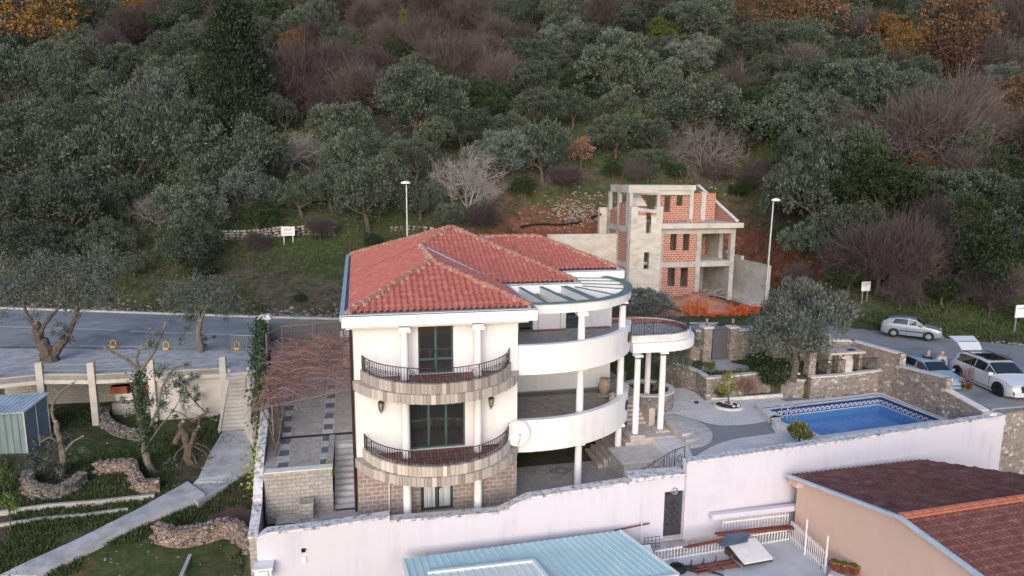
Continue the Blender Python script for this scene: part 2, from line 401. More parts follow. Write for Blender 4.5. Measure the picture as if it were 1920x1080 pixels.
M['soil'] = m_noise('red_soil', [(.25, (.20,.085,.055)), (.5, (.33,.15,.095)), (.8, (.44,.23,.16))], 1.5, .95, detail=9, bump=.5, bs=8)
M['verge'] = m_leaf('verge_stones', [(.16,.14,.13), (.30,.27,.25), (.22,.18,.17), (.38,.35,.33)], rough=.95)
M['soil2'] = m_noise('brown_soil', [(.25, (.055,.038,.032)), (.5, (.10,.065,.054)), (.8, (.17,.11,.09))], 1.8, .95, detail=9, bump=.5, bs=8)
M['darksoil'] = m_noise('dark_soil', [(.3, (.045,.036,.03)), (.7, (.09,.07,.055))], 3, .95, detail=8, bump=.4)
M['rock'] = m_noise('pale_rock', [(.3, (.22,.18,.15)), (.7, (.42,.35,.31))], 3, .9, detail=7, bump=.4)
M['plank'] = m_noise('grey_plank', [(.3, (.26,.22,.19)), (.7, (.46,.42,.38))], 5, .85, stretch=(1,1,6))
M['terracotta'] = m_noise('terracotta_clay', [(.3, (.34,.25,.18)), (.7, (.50,.39,.29))], 5, .8)
M['shed'] = m_noise('shed_sheet_green', [(.3, (.12,.175,.185)), (.7, (.20,.265,.27))], 1.5, .6, stretch=(3,3,.3))
M['shed_roof'] = m_noise('shed_roof_sheet', [(.35, (.22,.29,.38)), (.6, (.34,.42,.50)), (.75, (.30,.25,.22))], 1.2, .55, detail=6)
M['shed_side'] = m_noise('shed_side_blue', [(.3, (.10,.14,.20)), (.7, (.15,.19,.26))], 2, .6)
M['yellow'] = NT('yellow_paint').done((.60,.36,.03), .5)
M['brownred'] = m_noise('orange_brown_clay', [(.3, (.28,.08,.045)), (.7, (.42,.13,.07))], 4, .8)
M['bark'] = m_noise('bark', [(.3, (.055,.043,.035)), (.7, (.15,.12,.10))], 7, .95, detail=8, bump=.6, bs=14)
M['bark_l'] = m_noise('bark_grey', [(.3, (.14,.13,.12)), (.7, (.30,.28,.265))], 7, .95, detail=8)
M['cutwood'] = m_noise('cut_wood', [(.3, (.50,.36,.20)), (.7, (.66,.52,.34))], 9, .8)
M['twig_r'] = m_leaf('vine_twigs', [(.15,.085,.07), (.24,.14,.12), (.19,.12,.11)])
M['twig_g'] = m_leaf('grey_twigs', [(.15,.14,.14), (.27,.25,.25), (.20,.19,.19)])
M['twig_m'] = m_leaf('mauve_twigs', [(.055,.043,.045), (.12,.096,.098), (.08,.064,.067), (.17,.14,.135)])
M['blocks'] = m_leaf('balcony_stone_blocks', [(.28,.24,.215), (.52,.46,.415), (.40,.35,.31), (.60,.535,.48), (.34,.30,.28)], rough=.9)
M['olive'] = m_leaf('olive_leaves', [(.026,.038,.024), (.058,.078,.052), (.085,.110,.078), (.135,.165,.130), (.042,.060,.040)])
M['olive_l'] = m_leaf('silver_olive_leaves', [(.050,.066,.055), (.105,.128,.112), (.165,.19,.17), (.07,.09,.074)])
M['dkgreen'] = m_leaf('dark_green_leaves', [(.016,.030,.014), (.030,.052,.022), (.052,.075,.032), (.022,.04,.018)])
M['bright'] = m_leaf('bright_green_leaves', [(.05,.085,.022), (.09,.13,.03), (.14,.17,.04), (.06,.09,.02)])
M['lemon'] = m_leaf('lemon_tree_leaves', [(.05,.085,.03), (.10,.15,.045), (.16,.20,.06), (.34,.33,.08)])
M['yelgreen'] = m_leaf('yellow_green_leaves', [(.14,.17,.03), (.22,.24,.04), (.30,.28,.05)])
M['ochre'] = m_leaf('ochre_leaves', [(.12,.062,.020), (.20,.108,.030), (.28,.155,.042), (.15,.075,.024)])
M['russet'] = m_leaf('russet_leaves', [(.080,.045,.028), (.135,.075,.045), (.19,.105,.063), (.10,.056,.035)])
M['pinkleaf'] = m_leaf('pink_brown_leaves', [(.24,.12,.09), (.36,.19,.15), (.30,.16,.12)])
M['cypress'] = m_leaf('cypress_foliage', [(.014,.022,.014), (.026,.038,.022), (.042,.054,.032)])
M['ivy'] = m_leaf('ivy_leaves', [(.018,.04,.02), (.032,.065,.032), (.05,.09,.045)])
M['grassblade'] = m_leaf('grass_blades', [(.030,.050,.016), (.055,.085,.026), (.08,.10,.035), (.05,.065,.03)])
M['scrub'] = m_leaf('scrub_leaves', [(.05,.042,.034), (.085,.07,.055), (.045,.065,.03), (.07,.09,.045), (.12,.10,.08)])
M['skin'] = NT('skin').done((.48,.27,.20), .6)
M['hair'] = NT('grey_hair').done((.30,.27,.25), .8)
M['cloth_bk'] = NT('black_cloth').done((.014,.014,.017), .9)
M['cloth_wh'] = NT('pale_shirt').done((.30,.30,.33), .9)
M['jeans'] = NT('dark_jeans').done((.03,.04,.07), .9)
# ground: red soil, dead leaves and rough grass by patches
def ground_mat():
    t = NT('hillside_ground'); v = t.co('Object')
    big = t.noise(v, .11, 5, .6, .3); fine = t.noise(v, 1.6, 8, .7); mid = t.noise(v, .55, 5, .65)
    grass = t.ramp(fine, [(.3, (.028,.040,.016)), (.5, (.058,.076,.030)), (.72, (.10,.11,.05))])
    litter = t.ramp(fine, [(.3, (.042,.038,.028)), (.5, (.080,.070,.052)), (.75, (.14,.12,.095))])
    c = t.mix(t.ramp(big, [(.47, (0,0,0)), (.60, (1,1,1))]), grass, litter)
    soil = t.ramp(fine, [(.3, (.095,.048,.034)), (.55, (.165,.082,.056)), (.75, (.25,.16,.12))])
    c = t.mix(t.ramp(mid, [(.60, (0,0,0)), (.72, (.8,.8,.8))]), c, soil)
    # the excavated bank round the building site
    s = t.n('ShaderNodeSeparateXYZ'); t.l(v, s.inputs[0])
    def band(sock, a, b, c_, d):
        m1 = t.n('ShaderNodeMapRange', interpolation_type='SMOOTHSTEP'); m1.inputs[1].default_value = a; m1.inputs[2].default_value = b; t.l(sock, m1.inputs[0])
        m2 = t.n('ShaderNodeMapRange', interpolation_type='SMOOTHSTEP'); m2.inputs[1].default_value = c_; m2.inputs[2].default_value = d; m2.inputs[3].default_value = 1; m2.inputs[4].default_value = 0; t.l(sock, m2.inputs[0])
        k = t.n('ShaderNodeMath', operation='MULTIPLY'); t.l(m1.outputs[0], k.inputs[0]); t.l(m2.outputs[0], k.inputs[1]); return k.outputs[0]
    wob = t.n('ShaderNodeMath', operation='MULTIPLY_ADD'); t.l(mid, wob.inputs[0]); wob.inputs[1].default_value = 6; t.l(s.outputs[0], wob.inputs[2])
    wob2 = t.n('ShaderNodeMath', operation='MULTIPLY_ADD'); t.l(mid, wob2.inputs[0]); wob2.inputs[1].default_value = 6; t.l(s.outputs[1], wob2.inputs[2])
    k = t.n('ShaderNodeMath', operation='MULTIPLY'); t.l(band(wob.outputs[0], 13, 17, 44, 48), k.inputs[0]); t.l(band(wob2.outputs[0], 53, 55, 73, 77), k.inputs[1])
    dirt = t.ramp(fine, [(.28, (.12,.042,.026)), (.5, (.20,.072,.044)), (.72, (.31,.17,.125))])
    c = t.mix(k.outputs[0], c, dirt)
    t.bump(fine, .7, .15)
    return t.done(c, .95, 0, .1)
M['ground'] = ground_mat()
# ================================================================== ground, road
def frange(a, b, s):
    n = max(1, int(round((b-a)/s))); return [a+(b-a)*i/n for i in range(n)]
gxs = frange(-220, -60, 10)+frange(-60, -26, 2)+frange(-26, -3.4, .5)+frange(-3.4, 14, 1.5)+frange(14, 46, .7)+frange(46, 80, 2)+frange(80, 260, 9)+[260]
gys = frange(6, 20, 2)+frange(20, 46, .5)+frange(46, 75, .75)+frange(75, 140, 2.0)+frange(140, 340, 10)+[340]
g = MB(); nx = len(gxs)
g.v = [(x, y, terrain(x, y)) for y in gys for x in gxs]
g.f = [(j*nx+i, j*nx+i+1, (j+1)*nx+i+1, (j+1)*nx+i) for j in range(len(gys)-1) for i in range(nx-1)]
struct(g, 'ground', M['ground'], smooth=True)
# road surface with real kerb on the hill side
rx = frange(-60, 56, 1.5)+[56]
rd = MB()
for x in rx:
    z = road_z(x)
    rd.v += [(x, near_y(x)-.6, z+.02), (x, (near_y(x)+far_y(x))/2, z+.09), (x, far_y(x), z+.03)]
rd.f = [(3*i+k, 3*i+3+k, 3*i+4+k, 3*i+1+k) for i in range(len(rx)-1) for k in (0, 1)]
struct(rd, 'road', M['asphalt'], smooth=True)
def road_h(x, y):
    n_, f_ = near_y(x)-.6, far_y(x); m = (near_y(x)+f_)/2; z = road_z(x)
    return interp(y, [n_, m, f_], [z+.02, z+.09, z+.03])
kb = MB(); kx = frange(-60, 31, 1.5)
kb.strip([(x, far_y(x)) for x in kx], .25, [road_z(x)-.2 for x in kx], [road_z(x)+.16 for x in kx])
struct(kb, 'kerb', M['concrete'])
# lane markings painted on the road
def ribbon(mb, pts, wd, dz=.012):
    P = [Vector(p) for p in pts]
    for a, b in zip(P[:-1], P[1:]):
        t = (b-a).normalized(); n = Vector((-t.y, t.x))*wd/2
        q = [a-n, b-n, b+n, a+n]
        mb.poly([(p.x, p.y, road_h(p.x, p.y)+dz) for p in q])
def densify(a, b, n=4): return [(lerp(a[0], b[0], i/n), lerp(a[1], b[1], i/n)) for i in range(n+1)]
mk = MB()
dash_pts = [(-38, 58.6), (-24.7, 54.3), (-18, 52.3), (-12.4, 50.2), (-6.8, 48.6), (2, 48.2), (14, 46.4), (24, 43.2), (31, 38.6), (34.4, 36.1), (39.4, 32.3), (46, 26.5)]
L = [0]
for a, b in zip(dash_pts[:-1], dash_pts[1:]): L.append(L[-1]+math.dist(a, b))
def on_line(s): return (interp(s, L, [p[0] for p in dash_pts]), interp(s, L, [p[1] for p in dash_pts]))
s = 1.0
while s < L[-1]-5:
    ribbon(mk, [on_line(s+i*1.15) for i in range(5)], .13); s += 5.6
ribbon(mk, densify(P2(150, 650, 3.05), P2(330, 652, 3.05), 6), .13)
struct(mk, 'road_marking', M['paint'])

# ------------------------------------------------------------------ villa plot levels
DECK_Z = 1.5; POOL_Z = 1.8; G0 = .17
crt = MB(); crt.prism([(-3.6, 25.5), (13.9, 25.5), (13.9, 33.5), (-3.6, 33.5)], -.35, G0)
struct(crt, 'court_paving', M['paving'])
# driveway: sloping sheet
def drive_z(y): return interp(y, [28.1, 31.6, 45.5], [2.05, 2.12, 3.02])
dv = MB()
dv.prism([(-4.1, 28.1), (-1.3, 28.1), (-1.3, 30.8), (-4.2, 30.8)], -.3, lambda x, y: drive_z(y)); dv.prism([(-4.2, 30.8), (-.32, 30.8), (-.32, 31.6), (-4.3, 31.6)], -.3, lambda x, y: drive_z(y)); dv.prism([(-4.3, 31.6), (-.32, 31.6), (-.32, 45.5), (-5.7, 45.5)], -.3, lambda x, y: drive_z(y)); dv.prism([(-5.7, 45.5), (-.32, 45.5), (-.32, 46.6), (-5.9, 46.6)], -.3, 3.02)
struct(dv, 'driveway', M['terrfloor'])
ds = MB()
def dpatch(mb, q, dz=.006): mb.poly([(x, y, drive_z(y)+dz) for x, y in q])
for side in (0, 1):
    for k in range(12):
        y0 = 28.3+k*1.3; x0 = lerp(-3.55, -4.5, (y0-28)/18) if side == 0 else -1.85
        if y0 > 31.0 and y0 < 31.7: continue
        dpatch(ds, [(x0, y0), (x0+.42, y0), (x0+.42, y0+.62), (x0, y0+.62)], .012)
struct(ds, 'driveway_dark_pavers', M['paving_dk'])
dl = MB()
for side in (0, 1):
    a = -3.6 if side == 0 else -1.9; b = -4.55 if side == 0 else -1.9
    c_ = lerp(a, b, (31.6-28.15)/16.35); dpatch(dl, [(a, 28.15), (a+.52, 28.15), (c_+.52, 31.6), (c_, 31.6)], .005); dpatch(dl, [(c_, 31.6), (c_+.52, 31.6), (b+.52, 44.5), (b, 44.5)], .005)
struct(dl, 'driveway_border_strip', M['path'])
# pool deck with curved dark inlays
dk = MB()
_pc = Vector((25.45, 29.85)); _pm = Matrix.Rotation(R_(4.9), 2)
_h = [tuple(_pc+_pm@Vector(q)) for q in ((-4.15, -2.25), (-4.15, -1.0), (-4.75, -1.0), (-4.75, 1.0), (-4.15, 1.0), (-4.15, 2.25), (4.15, 2.25), (4.15, -2.25))]
o_ = [(13.9, 25.4), (30.9, 26.5), (30.9, 34.2), (24, 34.2), (19, 36.6), (13.0, 38), (13.9, 31.5)]
dk.prism(o_+[o_[0]]+_h+[_h[0]], -.6, DECK_Z)
struct(dk, 'pool_deck', M['deck'])
di = MB()
def spline(P, n=8, closed=False):
    out = []; m = len(P); rng = range(m if closed else m-1)
    for i in rng:
        p0 = P[(i-1) % m] if closed or i > 0 else P[i]; p1 = P[i]; p2 = P[(i+1) % m]; p3 = P[(i+2) % m] if closed or i < m-2 else P[i+1]
        for k in range(n):
            t = k/n; out.append(tuple(.5*((2*p1[j])+(-p0[j]+p2[j])*t+(2*p0[j]-5*p1[j]+4*p2[j]-p3[j])*t*t+(-p0[j]+3*p1[j]-3*p2[j]+p3[j])*t**3) for j in range(len(p1))))
    if not closed: out.append(tuple(P[-1]))
    return out
up = spline([P2(x, y, DECK_Z) for x, y in ((1262, 776), (1300, 786), (1345, 797), (1400, 796), (1440, 789))], 6)
lo = spline([P2(x, y, DECK_Z) for x, y in ((1455, 812), (1420, 817), (1370, 825), (1334, 838), (1300, 858))], 6)
vs = [(x, y, DECK_Z+.005) for x, y in up+lo]
di.poly(vs)
q = [P2(x, y, DECK_Z) for x, y in ((1463, 749), (1510, 737), (1545, 745), (1488, 757))]
di.poly([(x, y, DECK_Z+.006) for x, y in q])
struct(di, 'deck_dark_inlay', M['deck_dark'])
# upper garden behind the pool
gd = MB()
gd.prism([(18.85, 38.1), (P2(1306, 698, 2.75)[0]+.2, P2(1306, 698, 2.75)[1]), (P2(1325, 712, 2.75)[0]+.1, P2(1325, 712, 2.75)[1]+.2), (P2(1432, 701, 2.75)[0], P2(1432, 701, 2.75)[1]+.2), (P2(1521, 710, 2.75)[0], P2(1521, 710, 2.75)[1]+.2), (30.4, 33.8), (30.6, 37.4), (27, 38.4), (19, 38.6)], .5, 2.75)
cpk = MB(); cpk.prism([(31.05, 26.9), (60, 26.9), (60, 34), (31.05, 37.5)], 1.5, lambda x, y: road_z(x)+.005); struct(cpk, 'car_park', M['asphalt'])
struct(gd, 'garden_lawn', M['ground'])
gp = MB()
gp.prism([P2(x, y, 2.78) for x, y in ((1334, 673), (1366, 672), (1372, 680), (1402, 686), (1406, 694), (1312, 697), (1318, 686))], 2.6, 2.79)
struct(gp, 'garden_path', M['path'])
# upper paved terrace with the barbecue
# lower yard of the neighbours
ly = MB()
YZ = -1.45
ly.prism([(9, 25.05), (18.4, 25.1), (18.7, 13), (9, 13)], -3.0, YZ)
struct(ly, 'yard_floor', M['yardfloor'])
# concrete path over the left lawn and steps up to the parking deck
def lz(x, y): return lawn(x, y)
pa = MB()
edgeL = [gt(x, y) for x, y in ((418, 812), (395, 850), (372, 905), (345, 925))]
edgeR = [gt(x, y) for x, y in ((462, 812), (472, 845), (478, 880), (372, 955))]
def sheet(mb, A, B, th=.12, n=5):
    def dens(Pp):
        out = []
        for a, b in zip(Pp[:-1], Pp[1:]):
            for i in range(n): out.append(a.lerp(b, i/n))
        out.append(Pp[-1]); return out
    A, B = dens(A), dens(B); m = len(A)
    vs = []
    for a, b in zip(A, B):
        z = max(terrain(a.x, a.y), terrain(b.x, b.y))+th
        vs += [(a.x, a.y, z), (b.x, b.y, z), (b.x, b.y, z-.6), (a.x, a.y, z-.6)]
    fs = []
    for i in range(m-1):
        o = 4*i
        for k in range(4): fs.append((o+k, o+(k+1)%4, o+4+(k+1)%4, o+4+k))
    fs += [(0,1,2,3), (4*m-4, 4*m-3, 4*m-2, 4*m-1)]
    mb.add(vs, fs)
sheet(pa, edgeL, edgeR)
eL = [gt(x, y) for x, y in ((352, 908), (250, 965), (150, 1015), (0, 1085))]
eR = [gt(x, y) for x, y in ((385, 940), (262, 990), (185, 1030), (70, 1090))]
sheet(pa, eL, eR, .16)
struct(pa, 'garden_footpath', M['path'], fix=True)
sp = MB(); q_ = [gt(x, y) for x, y in ((476, 885), (478, 940), (476, 995), (430, 1002), (392, 985), (398, 940), (420, 915), (445, 895))]
_c = sum(q_, Vector())/len(q_); _r = spline([(p.x, p.y) for p in q_], 3, True)
for i in range(len(_r)):
    a_, b_ = _r[i], _r[(i+1) % len(_r)]
    for k in range(4):
        f0, f1 = k/4, (k+1)/4; P = [(lerp(_c.x, a_[0], f0), lerp(_c.y, a_[1], f0)), (lerp(_c.x, a_[0], f1), lerp(_c.y, a_[1], f1)), (lerp(_c.x, b_[0], f1), lerp(_c.y, b_[1], f1)), (lerp(_c.x, b_[0], f0), lerp(_c.y, b_[1], f0))]
        sp.poly([(x, y, terrain(x, y)+.03) for x, y in (P if k else P[1:])])
struct(sp, 'soil_patch', M['soil2'], fix=True)
# ================================================================== the villa
F1, F2 = 2.95, 6.2
villa = thing('villa', 'three storey white villa with red tiled hip roofs, round balconies and columns', 'villa', (3.0, 27.0, G0))
def wall_holes(mb, x0, x1, z0, z1, y0, y1, holes):
    xs = sorted({x0, x1, *[h[0] for h in holes], *[h[1] for h in holes]}); zs = sorted({z0, z1, *[h[2] for h in holes], *[h[3] for h in holes]})
    for a, b in zip(xs[:-1], xs[1:]):
        for c, d in zip(zs[:-1], zs[1:]):
            if any(h[0] <= (a+b)/2 <= h[1] and h[2] <= (c+d)/2 <= h[3] for h in holes): continue
            mb.box(a, y0, c, b, y1, d)
WY = 27.0
m = MB()
D2 = (2.26, 3.70, F2, 8.24); D1 = (1.86, 4.17, F1+.02, 5.15); DG = (2.27, 3.65, G0+.02, 2.3)
wall_holes(m, -.3, 6.4, 2.45, 8.35, WY, WY+.3, [D2, D1])
m.box(-.3, WY+.3, 0, 0, 45.5, 8.35); m.box(6.1, WY+.3, 0, 6.4, 33.6, 8.35)
# recessed back block
B2 = [(8.0, 8.75, F2, 8.25), (10.55, 11.55, F2, 8.2)]
wall_holes(m, 6.4, 13.1, 0, 8.35, 33.6, 33.9, B2)
m.box(12.8, 33.9, 0, 13.1, 45.2, 8.4); m.box(0, 45.2, 0, 13.1, 45.5, 8.35)
m.build('wall', M['white'], villa)
m = MB(); wall_holes(m, -.3, 6.4, -.1, 2.45, WY, WY+.3, [DG]); m.build('stone_base', M['ashlar'], villa)
m = MB(); m.box(6.4, 33.55, G0, 12.9, 33.58, 2.75); m.build('ground_floor_cladding', M['terrfloor'], villa)
m = MB(); m.box(10.9, 33.9, 8.30, 13.1, 36.3, 8.46); m.box(10.9, 33.6, 8.35, 13.1, 33.85, 8.62); m.build('flat_roof', M['white_trim'], villa)
# black panels stand in for the shade of the rooms behind the glass
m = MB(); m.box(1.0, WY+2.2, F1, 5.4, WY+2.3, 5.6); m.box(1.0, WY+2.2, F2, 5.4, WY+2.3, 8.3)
m.build('room_shade_panel', M['black'], villa)
def door(mb_frame, pane_mb, x0, x1, z0, z1, y, leaves, fw=.07, rail=None, deep=.12):
    yy = y+deep
    mb_frame.box(x0, yy, z0, x0+fw, yy+.07, z1); mb_frame.box(x1-fw, yy, z0, x1, yy+.07, z1)
    mb_frame.box(x0+fw, yy, z1-fw, x1-fw, yy+.07, z1); mb_frame.box(x0+fw, yy, z0, x1-fw, yy+.07, z0+fw)
    W = (x1-x0-2*fw)/leaves
    for i in range(leaves):
        a = x0+fw+i*W; b = a+W
        if i > 0: mb_frame.box(a-.05, yy-.02, z0+fw, a+.05, yy+.06, z1-fw)
        if rail: 
            for r in rail: mb_frame.box(a+(.05 if i else 0), yy+.005, z0+r, b-(.05 if i < leaves-1 else 0), yy+.055, z0+r+.09)
    pane_mb.box(x0+fw, yy+.03, z0+fw, x1-fw, yy+.04, z1-fw)
def make_door(nm, *a, mat='green', lab=None, glass='glass', handle=None, **k):
    f, p = MB(), MB(); door(f, p, *a, **k); o = f.build(nm, M[mat], villa); p.build('pane', M[glass], o)
    if handle:
        h = MB(); h.box(handle[0]-.02, a[4]+.03, handle[1]-.08, handle[0]+.02, a[4]+.10, handle[1]+.08); h.bar((handle[0], a[4]+.03, handle[1]), (handle[0]+.13, a[4]+.03, handle[1]), .025, .025); h.build('handle', M['iron'], o)
    if lab: o['label'] = lab
    return o
make_door('balcony_door', *D2, WY, 2, rail=[.55], handle=(2.93, F2+.95), lab='green framed double door on the top floor')
make_door('balcony_door', *D1, WY, 3, lab='green framed sliding door in three panes')
o = make_door('ground_floor_door', *DG, WY, 2, rail=[1.25], fw=.09, handle=(3.05, 1.2), lab='green framed double door with white curtains')
cu = MB()
for i in range(26):
    x = 2.42+i*.043
    if abs(x-2.96) > .07: cu.box(x, WY+.128+.006*(i % 2), .3, x+.036, WY+.140+.006*(i % 2), 1.38 if 0 else 2.2)
cu.build('curtain', M['curtain'], o)
make_door('terrace_door', *B2[0], 33.6, 1, lab='narrow dark terrace door')
make_door('terrace_door', *B2[1], 33.6, 1, rail=[.6], lab='green terrace door on the top floor')
# shallow white recess panel beside the green terrace door
m = MB(); m.box(8.75, 33.5, F2, 10.5, 33.595, 8.3); m.build('wall_panel', M['white_trim'], villa)
m = MB(); m.box(9.0, 33.46, F2+.1, 9.03, 33.50, 8.1); m.box(10.2, 33.46, F2+.1, 10.23, 33.50, 8.1); m.box(9.55, 33.46, F2+.9, 9.63, 33.50, F2+.98); m.build('panel_joint', M['concrete'], villa)
m = MB(); m.box(6.4, 33.44, F2, 10.5, 33.49, F2+.1); m.box(11.6, 33.5, F2, 13.0, 33.56, F2+.1); m.build('skirting', M['redfloor'], villa)
# ---- columns with scroll capitals
def column(x, y, z0, z1, r=.17, cap=True, base=False):
    c = MB(); H = z1-z0
    c.lathe([(r*1.04, 0), (r*1.04, .06), (r, .09), (r*.97, H*.55), (r*.9, H-.22), (r*.93, H-.2)], (x, y, z0), 22)
    o = c.build('column', M['white'], villa, smooth=False)
    me = o.data; me.polygons.foreach_set('use_smooth', [len(p.vertices) == 4 for p in me.polygons])
    k = MB()
    if cap:
        k.box(x-.21, y-.19, z1-.07, x+.21, y+.19, z1)
        for sx in (-1, 1):
            k.tube([(x+sx*.17, y-.2, z1-.13), (x+sx*.17, y+.2, z1-.13)], .085, 14)
            k.tube([(x+sx*.17, y-.215, z1-.13), (x+sx*.17, y-.2, z1-.13)], .035, 8)
        k.box(x-.17, y-.17, z1-.2, x+.17, y+.17, z1-.07)
    else: k.box(x-.2, y-.2, z1-.08, x+.2, y+.2, z1)
    k.build('capital', M['white_trim'], o)
for x, y in ((1.67, 26.4), (4.6, 26.4)):
    column(x, y, G0, 2.5); column(x, y, F1, 5.82); column(x, y, F2, 8.36)
for x, y in ((9.52, 28.0), (12.15, 29.78)):
    column(x, y, G0, 2.4); column(x, y, F1, 5.9, cap=x < 10); column(x, y, F2, 8.38, cap=x < 10)
column(14.62, 30.35, 1.66, 5.66, .16, cap=False); column(13.12, 30.0, 1.66, 5.66, .16, cap=False); column(15.3, 33.6, 1.5, 5.66, .16, cap=False)
# ---- round balconies
def ell(cx, cy, a, b, y_stop, n=44):
    t0 = math.asin(min(1, (y_stop-cy)/b)) if abs(y_stop-cy) < b else 0
    th0 = math.pi - t0; th1 = 2*math.pi + t0
    return [(cx+a*math.cos(th0+(th1-th0)*i/n), cy+b*math.sin(th0+(th1-th0)*i/n)) for i in range(n+1)]
def scroll_ring(mb, c, t, r, n=12, th=.011):
    """flat ring lying in the vertical plane spanned by tangent t and z"""
    P = [(c[0]+t[0]*r*math.cos(2*math.pi*k/n), c[1]+t[1]*r*math.cos(2*math.pi*k/n), c[2]+r*math.sin(2*math.pi*k/n)) for k in range(n+1)]
    mb.tube(P, th, 4, cap=False)
def railing(pts, z0, h, step=.115, motifs=(), th=.013, mat='iron', name='railing', parent=None, zf=None, topth=.02, extra=None):
    mb = MB(); L = [0]
    for a, b in zip(pts[:-1], pts[1:]): L.append(L[-1]+math.dist(a[:2], b[:2]))
    def at(s_): return interp(s_, L, [p[0] for p in pts]), interp(s_, L, [p[1] for p in pts])
    zz = zf if zf else (lambda s_: z0)
    S = [L[-1]*i/max(8, len(pts)) for i in range(max(8, len(pts))+1)]
    mb.tube([(*at(s_), zz(s_)+h) for s_ in S], topth, 5); mb.tube([(*at(s_), zz(s_)+.05) for s_ in S], .012, 4)
    n = int(L[-1]/step); mot = [m_*L[-1] for m_ in motifs]
    for i in range(n+1):
        s_ = min(L[-1], i*L[-1]/n); x, y = at(s_)
        if any(abs(s_-q) < .22 for q in mot): continue
        mb.tube([(x, y, zz(s_)), (x, y, zz(s_)+h)], th if i not in (0, n) else .02, 4, cap=False)
    for q in mot:
        x, y = at(q); x2, y2 = at(min(L[-1], q+.05)); x1, y1 = at(max(0, q-.05)); t = Vector((x2-x1, y2-y1)).normalized()
        z = zz(q)
        for o_ in (-.24, .24): mb.tube([(x+t.x*o_, y+t.y*o_, z), (x+t.x*o_, y+t.y*o_, z+h)], .013, 4)
        scroll_ring(mb, (x, y, z+h/2), t, .085)
        for k in range(8):
            a = math.pi/4*k; rr = .155
            scroll_ring(mb, (x+t.x*rr*math.cos(a)*.9, y+t.y*rr*math.cos(a)*.9, z+h/2+rr*1.05*math.sin(a)), t, .05, 8, .009)
        for sx in (-1, 1):
            for sz in (-1, 1): scroll_ring(mb, (x+t.x*sx*.17, y+t.y*sx*.17, z+h/2+sz*(h/2-.09)), t, .055, 8, .009)
    if extra: mb.add(extra.v, extra.f)
    return mb.build(name, M[mat], parent)
def block_row(mb, c, R, th, z0, z1, seed):
    rn = random.Random(seed); a0 = math.pi+math.asin((c[1]-27.0)/R); a1 = 2*math.pi-math.asin((c[1]-27.0)/R); a = a0
    while a < a1-.02:
        da = rn.uniform(.12, .20)/R; da = min(da, a1-a); mid = a+da/2; r_ = R+rn.uniform(-.012, .012)-th/2
        mb.obox((c[0]+r_*math.cos(mid), c[1]+r_*math.sin(mid), (z0+z1)/2+rn.uniform(-.006, .006)), da*R-.012, th, z1-z0+rn.uniform(-.01, .01), mid+math.pi/2); a += da
for F, band_top in ((F2, 6.15), (F1, 2.87)):
    top = band_top+.40
    fl = MB(); fl.prism(ell(3.03, 27.65, 3.05, 3.05, 27.0), F-.12, F)
    b = fl.build('balcony', M['redfloor'], villa)
    pr = MB(); pr.strip(ell(3.03, 27.65, 3.12, 3.12, 27.0), .20, band_top+.004, top-.01); block_row(pr, (3.03, 27.65), 3.16, .28, band_top+.006, top, 5); pr.build('parapet', M['blocks'], b)
    lw = MB(); lw.strip(ell(3.03, 27.97, 3.48, 3.48, 27.0), .8, band_top-.36, band_top-.01); block_row(lw, (3.03, 27.97), 3.55, .14, band_top-.37, band_top, 6); lw.prism(ell(3.03, 27.97, 3.0, 3.0, 27.0), band_top-.35, F-.13); lw.build('stone_band', M['blocks'], b)
    rp = ell(3.03, 27.65, 3.08, 3.08, 26.98, 60)
    ln = MB()
    for f0, f1 in ((.12, .31), (.41, .59), (.69, .88)):
        k0, k1 = int(f0*60), int(f1*60)
        for zz_ in (.26, .34): ln.tube([(rp[k][0], rp[k][1], top+zz_) for k in range(k0, k1+1)], .009, 4)
        for k in range(k0, k1, 2):
            t = Vector((rp[k+1][0]-rp[k][0], rp[k+1][1]-rp[k][1])).normalized(); scroll_ring(ln, (rp[k][0], rp[k][1], top+.30), t, .05, 8, .009)
    railing(rp, top, .58, .118, motifs=(.07, .36, .64, .93), parent=b, extra=ln)
